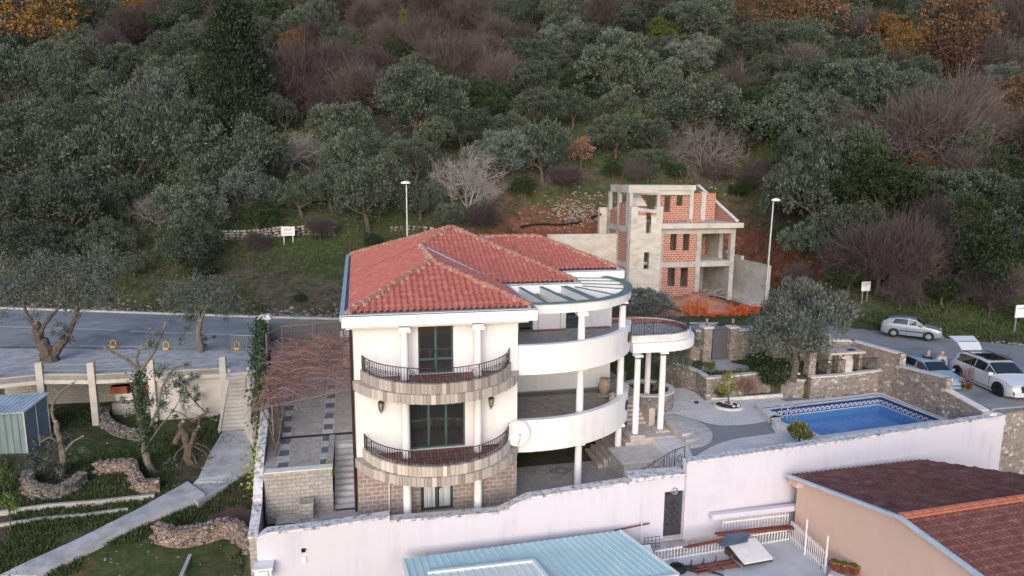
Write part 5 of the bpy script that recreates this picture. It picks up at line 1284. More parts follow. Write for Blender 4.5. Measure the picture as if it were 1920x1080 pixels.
def net(x0, x1, z, h, y, seed):
    m = MB(); rnd = random.Random(seed); nx_, nz_ = 44, 15; g_ = {}
    for i in range(nx_+1):
        for j in range(nz_+1): g_[i, j] = Vector((lerp(x0, x1, i/nx_)+rnd.uniform(-.06, .06), y+.35*math.sin(i*.4+seed)+rnd.uniform(-.14, .14), z+h*(j/nz_)*(1-.45*abs(math.sin(i*.19+seed)))+rnd.uniform(-.04, .04)))
    for i in range(nx_):
        for j in range(nz_+1): m.bar(g_[i, j], g_[i+1, j], .035, .01)
    for i in range(nx_+1):
        for j in range(nz_): m.bar(g_[i, j], g_[i, j+1], .035, .01)
    return m
a = gy(1282, 600, 49.0); b = gy(1418, 600, 49.6)
net(a.x-.1, a.x+2.0, 2.9, 1.7, 49.1, 1).build('net_panel', M['orange'], on); net(a.x+1.9, b.x-1.8, 2.85, .6, 48.9, 2).build('net_panel', M['orange'], on); net(b.x-2.9, b.x, 2.9, 1.15, 49.0, 3).build('net_panel', M['orange'], on)
# ================================================================== street lamps and sign boards
def lamp(x, y, z0, z1, lean, lab, dirx):
    t = thing('street_lamp', lab, 'street lamp', (x, y, z0), 'street lamps along the road')
    m = MB(); m.tube([(x, y, z0), (x+lean*.5, y, (z0+z1)/2), (x+lean, y, z1)], [.11, .085, .06], 10); m.lathe([(.16, 0), (.16, .5), (.12, .55)], (x, y, z0), 10); m.build('pole', M['steel'], t)
    m = MB(); m.tube([(x+lean, y, z1-.05), (x+lean+dirx*.35, y-.1, z1+.10)], .04, 6); m.build('bracket', M['steel'], t)
    m = MB(); c = Vector((x+lean+dirx*.3, y-.1, z1+.12)); vs = []; n = 12
    for zz, r_ in ((-.06, .30), (.02, .32), (.10, .24), (.15, .08)):
        for k in range(n): a = 2*math.pi*k/n; vs.append((c.x+r_*1.2*math.cos(a), c.y+r_*.75*math.sin(a), c.z+zz))
    m.add(vs, [(i*n+k, i*n+(k+1) % n, (i+1)*n+(k+1) % n, (i+1)*n+k) for i in range(3) for k in range(n)]+[tuple(range(n))[::-1], tuple(range(3*n, 4*n))]); m.build('lamp_head', M['whitemetal'], t, smooth=False)
b = gy(1433, 585, 48.3); tp = gy(1450, 378, 48.3); lamp(b.x, 48.3, 2.8, tp.z, tp.x-b.x, 'tall street lamp on a steel pole to the right of the unfinished house', .5)
b = gy(766, 560, 54.0); tp = gy(762, 346, 54.0); lamp(b.x, 54.0, 3.0, tp.z, tp.x-b.x, 'tall street lamp rising behind the red roof of the villa', -.2)
def text_mesh(txt, size, mat, name, parent, loc, bold=0.0, rz=0.0):
    cu_ = bpy.data.curves.new(name, 'FONT'); cu_.body = txt; cu_.size = size; cu_.align_x = 'CENTER'; cu_.align_y = 'CENTER'; cu_.extrude = .004; cu_.offset = bold
    tmp = bpy.data.objects.new('tmp', cu_); COL.objects.link(tmp); dg = bpy.context.evaluated_depsgraph_get(); me = bpy.data.meshes.new_from_object(tmp.evaluated_get(dg)); bpy.data.objects.remove(tmp)
    me.name = name; me.materials.clear(); me.materials.append(mat); o = bpy.data.objects.new(name, me); COL.objects.link(o); o.parent = parent; o.location = loc; o.rotation_euler = (math.pi/2, 0, rz); return o
redp = NT('red_lettering').done((.42,.03,.03), .6); greyp = NT('grey_lettering').done((.12,.12,.14), .6)
def board(px0, px1, py0, py1, lab, lines, dist_dz, name='sign_board'):
    g0 = gt((px0+px1)/2, py1+dist_dz); Y = g0.y; a, b = gy(px0, py1, Y), gy(px1, py0, Y); t = thing(name, lab, 'sign', (g0.x, Y, g0.z))
    m = MB(); m.box(a.x, Y, a.z, b.x, Y+.04, b.z); m.build('panel', M['whitemetal'], t)
    m = MB(); m.box(a.x+.15, Y+.042, g0.z-.3, a.x+.22, Y+.1, b.z); m.box(b.x-.22, Y+.042, g0.z-.3, b.x-.15, Y+.1, b.z); m.build('posts', M['steel'], t)
    W, Hh = b.x-a.x, b.z-a.z
    for (txt, fy, sz, mt) in lines:
        if isinstance(txt, float):      # a line too small to read: a row of little dark marks
            mk_ = MB(); rn = random.Random(int(fy*100)); x = a.x+W*.09
            while x < a.x+W*(.09+txt):
                w_ = rn.uniform(.02, .05)*W; mk_.box(x, Y-.012, a.z+Hh*(fy-sz*.3), x+w_, Y-.003, a.z+Hh*(fy+sz*.3)); x += w_+rn.uniform(.01, .03)*W
            mk_.build('lettering', mt, t); continue
        o = text_mesh(txt, Hh*sz, mt, 'lettering', t, ((a.x+b.x)/2-g0.x, -.012, a.z+Hh*fy-g0.z), .0)
        if o.dimensions.x > W*.9: o.scale.x = W*.9/o.dimensions.x
board(528, 552, 425, 442, 'white sale board with red lettering standing on the grassy slope', [('SALE', .68, .42, redp), (.80, .27, .13, greyp)], 16)
board(1615, 1633, 528, 546, 'small white notice board at the foot of the wood, beyond the silver hatchback', [(.80, .86, .11, greyp), (.55, .73, .05, greyp), (.48, .62, .05, greyp), (.55, .51, .05, greyp)], 20)
board(1903, 1935, 571, 596, 'white board cut off by the right edge of the photo, above the parked cars', [(.75, .72, .10, greyp)], 22)
# ================================================================== cars and people
def car(name, label, L_, W, H, prof, color, glassmat, loc, rz, wheel_r, wb, hatch=False, sunroof=False, rim='steel', arch=None):
    """prof: list of (x, z_hood_or_roof, z_belt, w_belt, w_top); x runs from the tail to the nose, centred"""
    t = thing(name, label, 'car', loc, 'parked cars', rz=rz); t['_o'] = (0,0,0)
    stn = []
    for (x, zt_, zb_, wb_, wt_) in prof:
        sill = .20 if abs(x) < L_*.46 else .30
        ring_ = [(x, wb_*.92, sill), (x, wb_*1.0, sill+.22), (x, wb_*1.0, (sill+.22+zb_)/2), (x, wb_*.985, zb_-.05), (x, wb_*.965, zb_), (x, wt_, zt_-.03 if zt_-zb_ > .2 else zt_-.015), (x, wt_*.86, zt_), (x, 0, zt_+.015)]
        stn.append(ring_)
    n = len(stn[0]); vs = []; full = []
    for r_ in stn:
        rg = r_+[(x, -y, z) for x, y, z in r_[:-1][::-1]]; full.append(rg); vs += rg
    k = len(full[0]); fs = []
    for i in range(len(full)-1):
        for j in range(k-1): fs.append((i*k+j, i*k+j+1, (i+1)*k+j+1, (i+1)*k+j)[::-1])
        fs.append((i*k+k-1, i*k, (i+1)*k, (i+1)*k+k-1)[::-1])
    fs += [tuple(range(k)), tuple(range((len(full)-1)*k, len(full)*k))[::-1]]
    m = MB(); m.add(vs, fs); body = m.build('body', color, t, fix=True)
    body.data.polygons.foreach_set('use_smooth', [True]*len(body.data.polygons))
    try: body.data.set_sharp_from_angle(angle=R_(32))
    except Exception: pass
    def surf(i0, j, f, g_):   # bilinear point on panel between stations i0,i0+1 and ring rows j,j+1
        a, b, c, d = [Vector(q) for q in (full[i0][j], full[i0+1][j], full[i0][j+1], full[i0+1][j+1])]
        return a.lerp(b, f).lerp(c.lerp(d, f), g_)
    return t, full, surf, k
def add_wheel(t, x, y, r, rim_mat, wdt=.2):
    sgn = 1 if y > 0 else -1
    m = MB(); prof = [(r*.62, -wdt/2), (r*.93, -wdt/2), (r, -wdt/3), (r, wdt/3), (r*.93, wdt/2), (r*.62, wdt/2)]; n = 26; vs = []
    for rr_, yy in prof:
        for k in range(n): a = 2*math.pi*k/n; vs.append((x+rr_*math.cos(a), y+yy, r+rr_*math.sin(a)))
    m.add(vs, [(i*n+k, i*n+(k+1) % n, (i+1)*n+(k+1) % n, (i+1)*n+k)[::-1] for i in range(5) for k in range(n)]); tyre = m.build('wheel', M['rubber'], t, smooth=False)
    m = MB(); yo = y+sgn*wdt*.36; vs = []
    m.tube([(x, yo-sgn*.03, r), (x, yo, r)], r*.16, 10)
    for s_ in range(5 if rim_mat != 'hub' else 9):
        a = 2*math.pi*s_/(5 if rim_mat != 'hub' else 9)+.3; d = Vector((math.cos(a), 0, math.sin(a))); p0 = Vector((x, yo-sgn*.01, r))
        m.bar(p0+d*r*.1, p0+d*r*.62, .02, r*(.2 if rim_mat != 'hub' else .26)) if False else m.tube([p0+d*r*.1, p0+d*r*.64], r*(.075 if rim_mat != 'hub' else .12), 5)
    n = 22; P = [(x+r*.63*math.cos(2*math.pi*k/n), yo, r+r*.63*math.sin(2*math.pi*k/n)) for k in range(n+1)]; m.tube(P, r*.05, 5, cap=False)
    m.build('rim', M['rimdark'] if rim_mat == 'dark' else M['steel'], tyre)
    m = MB(); m.tube([(x, yo-sgn*.09, r), (x, yo-sgn*.075, r)], r*.62, 20); m.build('brake_disc', M['rubber'], tyre)
def arch_ring(m, x, y, r, n=16):
    sg = 1 if y > 0 else -1; vs = []
    for rr_ in (r*.9, r*1.16):
        for k in range(n+1): a = math.pi*(-.08+1.16*k/n); vs.append((x+rr_*math.cos(a), y, r+rr_*math.sin(a)))
    m.add(vs, [(k, k+1, n+2+k, n+1+k) for k in range(n)])
    for q in range(1): m.add([(x+r*1.02*math.cos(2*math.pi*k/20), y-.002*sg, r+r*1.02*math.sin(2*math.pi*k/20)) for k in range(20)], [tuple(range(20))])
M['rimdark'] = NT('dark_alloy').done((.03,.03,.032), .35, .6, .5)
def carpaint(nm, c): 
    t = NT(nm); t.b.inputs['Coat Weight'].default_value = .6; t.b.inputs['Coat Roughness'].default_value = .08; return t.done(c, .35, .25, .5)
def glass_quads(t, name, surfq, quads, mat, offs=.008, mull=.02):
    m = MB()
    for pts in quads:
        P = [Vector(p) for p in pts]; nn = (P[1]-P[0]).cross(P[3]-P[0]).normalized(); c = sum(P, Vector())/4
        if nn.dot(Vector((c.x*.1, c.y, c.z-.7))) < 0: nn = -nn
        m.poly([p+nn*offs for p in P])
    return m.build(name, mat, t)
def finish_car(t, full, surf, k, side_panels, wscreen, rscreen, W, wheels, r, rim, paint, lights, belt_strip=None):
    kk = k-1
    for (i0, f0, i1, f1) in side_panels:
        for side in (0, 1):
            jl, jh = (4, 5) if side == 0 else (kk-5, kk-4)   # between belt and roof edge
            def at(i, f, g_):
                return surf(i, 4, f, g_) if side == 0 else surf(i, kk-5, f, 1-g_)
            idx = [(i, f) for i, f in [(i0, f0)]+[(i, 0) for i in range(i0+1, i1+1)]+([(i1, f1)] if f1 > 0 else [])]
            m = MB()
            for a, b in zip(idx[:-1], idx[1:]):
                P = [at(*a, .08), at(*b, .08), at(*b, .88), at(*a, .88)]; sg = 1 if P[0].y > 0 else -1
                m.poly([Vector((p.x, p.y+sg*.006, p.z+.004)) for p in P])
            m.build('side_window', M['carglass'], t)
    for nm, i0, i1, sgnx in (('windscreen', *wscreen, 1), ('rear_window', *rscreen, -1)):
        if i0 is None: continue
        m = MB()
        for i in range(i0, i1):
            for j in range(5, kk-5):
                P = [surf(i, j, .06 if i == i0 else 0, 0), surf(i, j, .94 if i == i1-1 else 1, 0), surf(i, j, .94 if i == i1-1 else 1, 1), surf(i, j, .06 if i == i0 else 0, 1)]
                m.poly([p+Vector((sgnx*.006, 0, .007)) for p in P])
        m.build(nm, M['carglass'], t)
    am = MB()
    for x in wheels:
        for y in (-W/2-.004, W/2+.004): arch_ring(am, x, y, r)
    am.build('wheel_arches', M['rubber'], t)
    for x in wheels:
        for y in (-W/2+.07, W/2-.07): add_wheel(t, x, y, r, rim)
    for nm, mt, c, s in lights:
        for sg in (-1, 1):
            m = MB(); m.obox((c[0], sg*c[1], c[2]), *s, 0); m.build(nm, mt, t)
headl = NT('headlamp_glass').done((.5,.52,.55), .15, 0, .6); tail = NT('tail_lamp_red').done((.35,.02,.02), .25, 0, .6)
darkpl = NT('black_trim').done((.02,.02,.022), .5)
# silver three-door hatchback beyond the road
a, b = gz(1674.6, 631.4, 2.74), gz(1740, 639, 2.74); ctr = (a+b)/2; hd = math.atan2(b.y-a.y, b.x-a.x); wbm = (b-a).length
S = 1.0; L_ = 3.85; W = 1.6; silver = carpaint('silver_paint', (.27,.31,.36))
nrm = Vector((-math.sin(hd), math.cos(hd), 0)); ctr = ctr+nrm*W/2
prof = [(-1.95, .60, .58, .66, .60), (-1.90, .95, .86, .74, .66), (-1.82, 1.10, .92, .78, .62), (-1.5, 1.31, .98, .80, .58), (-1.0, 1.41, .96, .80, .60), (-.2, 1.44, .93, .80, .61), (.25, 1.37, .92, .80, .60), (.85, .98, .91, .79, .66), (1.0, .93, .90, .78, .66), (1.5, .84, .82, .76, .64), (1.8, .72, .70, .70, .56), (1.93, .52, .50, .60, .5)]
t, full, surf, k = car('parked_car', 'silver three door hatchback parked beyond the road, in front of the wood', L_, W, 1.45, prof, silver, None, tuple(ctr), hd, .3, wbm)
finish_car(t, full, surf, k, [(3, .6, 4, .92), (5, 0, 6, .75)], (6, 7), (2, 3), W, (-wbm/2, wbm/2), .30, 'hub', silver,
    [('headlight', headl, (1.74, .52, .68), (.2, .26, .14)), ('tail_light', tail, (-1.88, .66, .85), (.1, .14, .24))])
for sg in (-1, 1):
    m = MB(); m.box(-.75, sg*.805-.01, .50, .8, sg*.805+.012, .56); m.build('side_moulding', darkpl, t); m = MB(); m.obox((.62, sg*.90, .98), .14, .2, .13); m.build('wing_mirror', silver, t)
    m = MB(); m.box(-.30, sg*.802-.004, .3, -.285, sg*.802+.006, .92); m.box(.80, sg*.80-.004, .3, .812, sg*.80+.006, .92); m.build('door_gap', darkpl, t)
# white suv with its tailgate open
a, b = gz(1797.5, 712, 2.65), gz(1873, 745, 2.65); ctr = (a+b)/2; hd = math.atan2(b.y-a.y, b.x-a.x); wbm = (b-a).length
W = 1.92; nrm = Vector((-math.sin(hd), math.cos(hd), 0)); ctr = ctr+nrm*(W/2-.1)
wp = carpaint('pearl_white_paint', (.66,.68,.71))
prof = [(-2.45, .80, .78, .82, .78), (-2.42, 1.0, .98, .90, .84), (-2.30, 1.12, 1.04, .94, .74), (-2.05, 1.55, 1.08, .955, .70), (-1.5, 1.66, 1.08, .96, .70), (-.4, 1.70, 1.07, .96, .72), (.35, 1.62, 1.06, .96, .70), (1.15, 1.14, 1.06, .955, .78), (1.3, 1.10, 1.05, .95, .80), (2.0, 1.02, .99, .93, .78), (2.35, .88, .85, .88, .7), (2.50, .62, .60, .78, .66)]
t, full, surf, k = car('parked_car', 'white sport utility car with its tailgate open and a black sunroof', 4.95, W, 1.7, prof, wp, None, tuple(ctr), hd, .38, wbm)
finish_car(t, full, surf, k, [(3, .35, 4, .95), (5, 0, 6, .05), (6, .12, 6, .80)], (6, 7), (None, None), W, (-wbm/2-.05, wbm/2-.05), .40, 'dark', wp,
    [('headlight', headl, (2.30, .68, .80), (.22, .34, .10)), ('tail_light', tail, (-2.40, .72, .98), (.06, .4, .06))])
m = MB(); m.obox((-.35, 0, 1.725), 1.35, 1.08, .02); m.build('sunroof', M['carglass'], t)
m = MB(); m.obox((2.50, 0, .72), .06, .85, .34); m.obox((2.46, .62, .5), .06, .4, .14); m.obox((2.46, -.62, .5), .06, .4, .14); m.build('grille', darkpl, t)
m = MB(); m.obox((2.545, 0, .5), .02, .5, .11); m.build('number_plate', M['whitemetal'], t)
m = MB(); m.obox((-2.2, 0, 1.0), .5, 1.3, .5); m.build('open_boot', darkpl, t)
for sg in (-1, 1):
    m = MB(); m.obox((.95, sg*1.04, 1.14), .16, .24, .16); m.build('wing_mirror', wp, t); m = MB(); m.tube([(-1.8, sg*.66, 1.70), (-.2, sg*.68, 1.76), (.3, sg*.67, 1.70)], .022, 5); m.build('roof_rail', darkpl, t)
    m = MB(); m.box(-.35, sg*.962-.004, .34, -.335, sg*.962+.006, 1.05); m.box(.85, sg*.962-.004, .34, .865, sg*.962+.006, 1.05); m.box(-1.3, sg*.962-.004, .34, 1.2, sg*.962+.006, .37); m.build('door_gap', darkpl, t)
m = MB(); TG = [(-1.98, 0, 1.66), (-2.35, 0, 2.0), (-2.95, 0, 2.22), (-3.1, 0, 2.18)]
for w_, th_, nm, mt in ((.66, .05, 'tailgate', wp),):
    vs = []
    for (x, _, z), ww in zip(TG, (.62, .66, .74, .7)): vs += [(x, ww, z), (x, -ww, z), (x+.02, -ww, z+.07), (x+.02, ww, z+.07)]
    m.add(vs, [(4*i+q, 4*i+(q+1) % 4, 4*i+4+(q+1) % 4, 4*i+4+q) for i in range(3) for q in range(4)]+[(0,1,2,3), (15,14,13,12)]); tgo = m.build('tailgate', wp, t, fix=True)
m = MB(); m.poly([(-2.04, .52, 1.795), (-2.04, -.52, 1.795), (-2.38, -.56, 2.105), (-2.38, .56, 2.105)]); m.poly([(-2.02, .5, 1.69), (-2.36, .54, 1.99), (-2.9, .6, 2.185), (-2.9, -.6, 2.185), (-2.36, -.54, 1.99), (-2.02, -.5, 1.69)]); m.build('rear_window', M['carglass'], tgo)
# pale blue car behind the stone wall
bp = carpaint('pale_blue_paint', (.26,.38,.48)); W = 1.62
prof = [(-1.95, .60, .58, .66, .60), (-1.90, .95, .86, .74, .66), (-1.82, 1.10, .92, .78, .62), (-1.6, 1.36, .93, .80, .60), (-1.1, 1.42, .93, .80, .60), (-.2, 1.43, .93, .80, .61), (.2, 1.38, .92, .80, .60), (.8, .98, .91, .79, .66), (1.0, .93, .90, .78, .66), (1.6, .86, .82, .76, .64), (1.85, .70, .70, .70, .56), (1.95, .5, .50, .60, .5)]
rt_ = gz(1744, 692, 2.60+1.42); t, full, surf, k = car('parked_car', 'pale blue hatchback close behind the rubble wall, beside the white car', 3.9, W, 1.43, prof, bp, None, (31.72, rt_.y+1.7, 2.56), R_(-96), .29, 2.4)
finish_car(t, full, surf, k, [(3, .2, 4, .9), (5, 0, 6, .75)], (6, 7), (2, 3), W, (-1.25, 1.2), .29, 'hub', bp, [('headlight', headl, (1.78, .52, .68), (.2, .26, .14)), ('tail_light', tail, (-1.88, .66, .85), (.1, .14, .24))])
for sg in (-1, 1): m = MB(); m.obox((.6, sg*.90, .98), .14, .2, .13); m.build('wing_mirror', bp, t)
def skin(name, joints, edges, radii, mat, parent, sub=1):
    me = bpy.data.meshes.new(name); me.from_pydata(joints, edges, []); o = bpy.data.objects.new(name, me); COL.objects.link(o); o.parent = parent
    md = o.modifiers.new('skin', 'SKIN'); md.use_smooth_shade = True
    sv_ = me.skin_vertices[0].data if me.skin_vertices else None
    if sv_ is None:
        bm = bmesh.new(); bm.from_mesh(me); bm.verts.layers.skin.verify(); bm.to_mesh(me); bm.free(); sv_ = me.skin_vertices[0].data
    for i, r_ in enumerate(radii): sv_[i].radius = r_ if hasattr(r_, '__len__') else (r_, r_); sv_[i].use_root = (i == 0)
    if sub: s_ = o.modifiers.new('sub', 'SUBSURF'); s_.levels = sub; s_.render_levels = sub
    me.materials.append(mat); return o
def person(label, loc, rz, top_mat, sleeve_mat, leg_mat, arm=.25, vest=False):
    t = thing('person', label, 'person', loc, 'two men standing by the parked cars', rz=rz)
    J = [(0,0,.95), (0,.0,1.15), (0,.01,1.38), (0,.01,1.47), (0,.04,1.55), (0,.05,1.64), (0,.05,1.74),      # pelvis..head
         (.19,0,1.42), (.25,.02,1.15), (.20,.24,1.06), (.12,.36,1.10), (-.19,0,1.42), (-.25,.0,1.15), (-.22,.18,.98), (-.16,.30,1.0),
         (.10,0,.88), (.12,.02,.50), (.12,-.02,.09), (.13,.14,.04), (-.10,0,.88), (-.13,.04,.50), (-.14,-.01,.09), (-.15,.15,.04)]
    E_ = [(0,1),(1,2),(2,3),(3,4),(4,5),(5,6),(2,7),(7,8),(8,9),(9,10),(2,11),(11,12),(12,13),(13,14),(0,15),(15,16),(16,17),(17,18),(0,19),(19,20),(20,21),(21,22)]
    Rr = [(.15,.12), (.14,.11), (.16,.11), .06, .055, (.085,.10), .06, .065, .045, .035, .03, .065, .045, .035, .03, .08, .055, .04, .035, .08, .055, .04, .035]
    skin('body', J, E_, Rr, M['skin'], t)
    T_ = [(0,0,.90), (0,0,1.15), (0,.01,1.37), (.19,0,1.415), (.25,.02,1.15), (.205,.22,1.065), (-.19,0,1.415), (-.25,0,1.15), (-.222,.16,.99)]
    TE = [(0,1),(1,2),(2,3),(3,4),(4,5),(2,6),(6,7),(7,8)]
    skin('jacket' if not vest else 'shirt', T_, TE, [(.175,.14), (.165,.135), (.18,.135), .085, .062, .048, .085, .062, .048], sleeve_mat, t)
    if vest: skin('vest', [(0,0,.92), (0,0,1.15), (0,.01,1.40)], [(0,1),(1,2)], [(.19,.155), (.18,.15), (.195,.15)], top_mat, t)
    skin('trousers', [(0,0,.93), (.10,0,.86), (.12,.02,.50), (.12,-.01,.13), (-.10,0,.86), (-.13,.04,.50), (-.14,0,.13)], [(0,1),(1,2),(2,3),(0,4),(4,5),(5,6)], [(.165,.135), .098, .072, .062, .098, .072, .062], leg_mat, t)
    for sx in (-1, 1):
        m = MB(); x = .12*sx+.01*sx; m.lathe([(.055, 0), (.06, .04), (.05, .09)], (x, 0, 0), 8); m.obox((x, .08, .035), .10, .24, .07); m.build('shoe', M['rubber'], t)
        hx, hy, hz_ = ((.12,.36,1.10) if sx > 0 else (-.16,.30,1.0)); J2 = [(hx, hy, hz_), (hx*.8, hy+.06, hz_)]; E2 = [(0,1)]; R2 = [.034, .034]
        for q in range(4): b0 = len(J2); J2 += [(hx*.8+(q-1.5)*.02, hy+.10, hz_+.005), (hx*.8+(q-1.5)*.022, hy+.135-.006*abs(q-1.5), hz_-.02), (hx*.8+(q-1.5)*.022, hy+.125, hz_-.045)]; E2 += [(1, b0), (b0, b0+1), (b0+1, b0+2)]; R2 += [.010, .009, .008]
        b0 = len(J2); J2 += [(hx*.8-sx*.045, hy+.06, hz_-.005), (hx*.8-sx*.06, hy+.09, hz_-.02)]; E2 += [(1, b0), (b0, b0+1)]; R2 += [.011, .010]
        skin('hand', J2, E2, R2, M['skin'], t)
    m = MB(); c = (0, .045, 1.665); vs = []; n = 12
    for zz, r_ in ((-.06, .098), (.0, .108), (.06, .095), (.10, .05)):
        for q in range(n): a = 2*math.pi*q/n; f = .86 if math.sin(a) > .3 else 1.0; vs.append((r_*.92*math.cos(a), .03+r_*f*math.sin(a)*(.9 if zz < .05 else 1)-.012, 1.675+zz))
    m.add(vs, [(i*n+q, i*n+(q+1) % n, (i+1)*n+(q+1) % n, (i+1)*n+q) for i in range(3) for q in range(n) if not (i < 1 and .5 < 2*math.pi*(q+.5)/n < 2.64)]+[tuple(range(3*n, 4*n))]); m.build('hair', M['hair'], t, smooth=True)
    m = MB(); m.tube([(0, .145, 1.67), (0, .175, 1.635), (0, .15, 1.62)], [.008, .014, .01], 6); m.build('nose', M['skin'], t)
    for sx in (-1, 1):
        m = MB(); m.lathe([(.001, -.012), (.012, 0), (.001, .012)], (.035*sx, .142, 1.675), 8); m.build('eye', M['black'], t); m = MB(); m.lathe([(.004, -.028), (.016, 0), (.006, .03)], (.098*sx, .04, 1.66), 8); m.build('ear', M['skin'], t)
    m = MB(); m.box(-.028, .136, 1.594, .028, .145, 1.602); m.build('mouth', M['rust'], t)
    return t
zz_ = 2.68
a = gz(1741, 659, zz_+1.72); person('man in a black jacket with grey hair, standing behind the pale blue car', (a.x, a.y, zz_), R_(-60), M['cloth_bk'], M['cloth_bk'], M['jeans'])
a = gz(1767, 660, zz_+1.72); person('man in a dark vest over a pale shirt, looking at something in his hands', (a.x, a.y, zz_), R_(150), M['cloth_bk'], M['cloth_wh'], M['jeans'], vest=True)
# ================================================================== the neighbours' land on the left
PZ = 3.0
pk_ = thing('parking_deck', 'raised concrete parking deck on posts beside the road, above the left garden', 'parking deck', (-14, 43, 0))
fe = [P2(x, y, PZ) for x, y in ((-60, 716), (0, 712), (75, 704), (175, 704), (420, 692))]
be = [(fe[0][0]-4, 50.5), (-22.3, 48.6), (-17.3, 47.6), (-6.6, 44.9)]
m = MB(); m.prism(fe+[(-6.55, fe[-1][1]+.6)]+be[::-1], PZ-.28, PZ+.02); m.build('deck_slab', M['path'], pk_)
m = MB(); m.strip(fe, .22, PZ-.5, PZ+.06); m.build('edge_beam', M['concrete_l'], pk_)
for px in (-20, 75, 172, 283, 418):
    y = interp(px, [0, 75, 175, 420], [712, 704, 704, 692]); p = P2(px, y, PZ); m = MB(); m.box(p[0]-.17, p[1]-.12, -.3, p[0]+.17, p[1]+.22, PZ+.75); m.build('post', M['concrete_l'], pk_)
m = MB()
for a, b in zip(fe[:-1], fe[1:]):
    for h in (.3, .62): m.tube([(*a, PZ+h), (*b, PZ+h)], .018, 4)
m.build('rail', M['steel'], pk_)
m = MB(); m.strip([(fe[0][0], fe[0][1]+3.6), (fe[3][0]+2.5, fe[3][1]+3.4), (fe[4][0]+.3, fe[4][1]+.6)], .3, -.4, PZ-.3); m.build('back_wall', M['lightstone'], pk_)
a, b = P2(285, 700, PZ), P2(418, 692, PZ); m = MB(); m.strip([(a[0], a[1]+.3), (b[0], b[1]+.25)], .2, -.6, PZ-.3); o = m.build('side_panel', M['concrete_l'], pk_)
rnd = random.Random(4)
for i in range(9):
    px = 205+rnd.random()*120; p = gy(px, 745, fe[3][1]+1.6+rnd.random()); m = MB(); w_ = rnd.uniform(.35, .6); m.box(p.x-w_, p.y, .9+(i % 3)*.45, p.x+w_, p.y+.5, 1.32+(i % 3)*.45)
    for k in range(4): m.box(p.x-w_-.01, p.y-.02, .95+(i % 3)*.45+k*.09, p.x+w_+.01, p.y, .99+(i % 3)*.45+k*.09)
    tag(m.build('crate', M['brownred'] if i % 3 else M['coping']), 'crate stored in the dark space under the parking deck', 'crate', 'crates under the parking deck')
sh_ = MB(); a, b = P2(200, 762, 1.0), P2(330, 752, 1.0); sh_.box(a[0], fe[3][1]+1.3, -.2, b[0]+.5, fe[3][1]+2.6, .88); sh_.build('storage_ledge', M['lightstone'], pk_)
# yellow parking posts on the deck
for i, (px, py) in enumerate(((213, 652), (312, 655), (445, 655))):
    p = gz(px, py, PZ+.05); t = thing('parking_post', ('leftmost', 'middle', 'rightmost')[i]+' of three yellow folding parking posts at the road edge of the deck', 'parking post', tuple(p), 'yellow parking posts')
    m = MB(); m.tube([p+Vector((-.16, 0, 0)), p+Vector((-.14, 0, .42)), p+Vector((0, 0, .52)), p+Vector((.14, 0, .42)), p+Vector((.16, 0, 0))], .032, 6); m.build('hoop', M['yellow'], t)
    m = MB(); m.obox(p+Vector((0, 0, .06)), .3, .3, .12); m.build('base', M['yellow'], t)
fb = MB(); a, b = gz(434, 657, PZ), gz(487, 659, PZ)
fbt = thing('deck_fence', 'short grey picket fence at the corner of the parking deck', 'fence', tuple(a))
for i in range(16): p = a.lerp(b, i/15); fb.tube([p, p+Vector((0, 0, 1.0))], .015, 4)
fb.tube([a+Vector((0,0,1)), b+Vector((0,0,1))], .02, 4); fb.tube([a+Vector((0,0,.12)), b+Vector((0,0,.12))], .02, 4); fb.build('pickets', M['steel'], fbt)
# stairs from the deck down to the garden
ls = thing('deck_stair', 'worn concrete stair going down from the parking deck to the garden path', 'stairs', (-7, 41, 0))
tp_l, tp_r = gz(431, 700, PZ), gz(461, 696, PZ); bt_l, bt_r = gt(414, 812), gt(458, 810); N = 15
for i in range(N):
    t0, t1 = i/N, (i+1)/N; a = tp_l.lerp(bt_l, t0); b = tp_r.lerp(bt_r, t0); c = tp_r.lerp(bt_r, t1); d = tp_l.lerp(bt_l, t1); z = lerp(PZ, bt_l.z, t1)+.03
    m = MB(); m.prism([(a.x, a.y), (b.x, b.y), (c.x, c.y-.03), (d.x, d.y-.03)], z-.5, z); m.build('step', M['concrete'], ls)
for (A, B, nm) in ((tp_l, bt_l, 'cheek_wall'), (tp_r, bt_r, 'cheek_wall')):
    sg = -1 if A is tp_l else 1; m = MB(); m.prism([(A.x, A.y+.3), (A.x+sg*.14, A.y+.3), (B.x+sg*.14, B.y), (B.x, B.y)], -.4, lambda x, y, A=A, B=B: lerp(PZ+.15, B.z+.2, min(1, max(0, (A.y-y)/(A.y-B.y))))); m.build(nm, M['concrete_l'], ls)
m = MB(); m.prism([(tp_l.x-.2, tp_l.y-.02), (tp_r.x+.5, tp_r.y-.02), (tp_r.x+.5, tp_r.y+2.2), (tp_l.x-.2, tp_l.y+2.2)], -.4, PZ+.005); m.build('landing', M['path'], ls)
# concrete strip between the stair and the side wall
m = MB(); P = [gz(466, 700, PZ), gz(486, 692, PZ), gt(476, 845), gt(457, 815)]; m.slab([(P[0].x, P[0].y, PZ-.1), (P[1].x+.3, P[1].y, PZ-.1), (P[2].x, P[2].y, P[2].z+.15), (P[3].x, P[3].y, P[3].z+.15)], (0, 0, -.5)); tag(m.build('side_ramp', M['concrete'], fix=True), kind='structure')
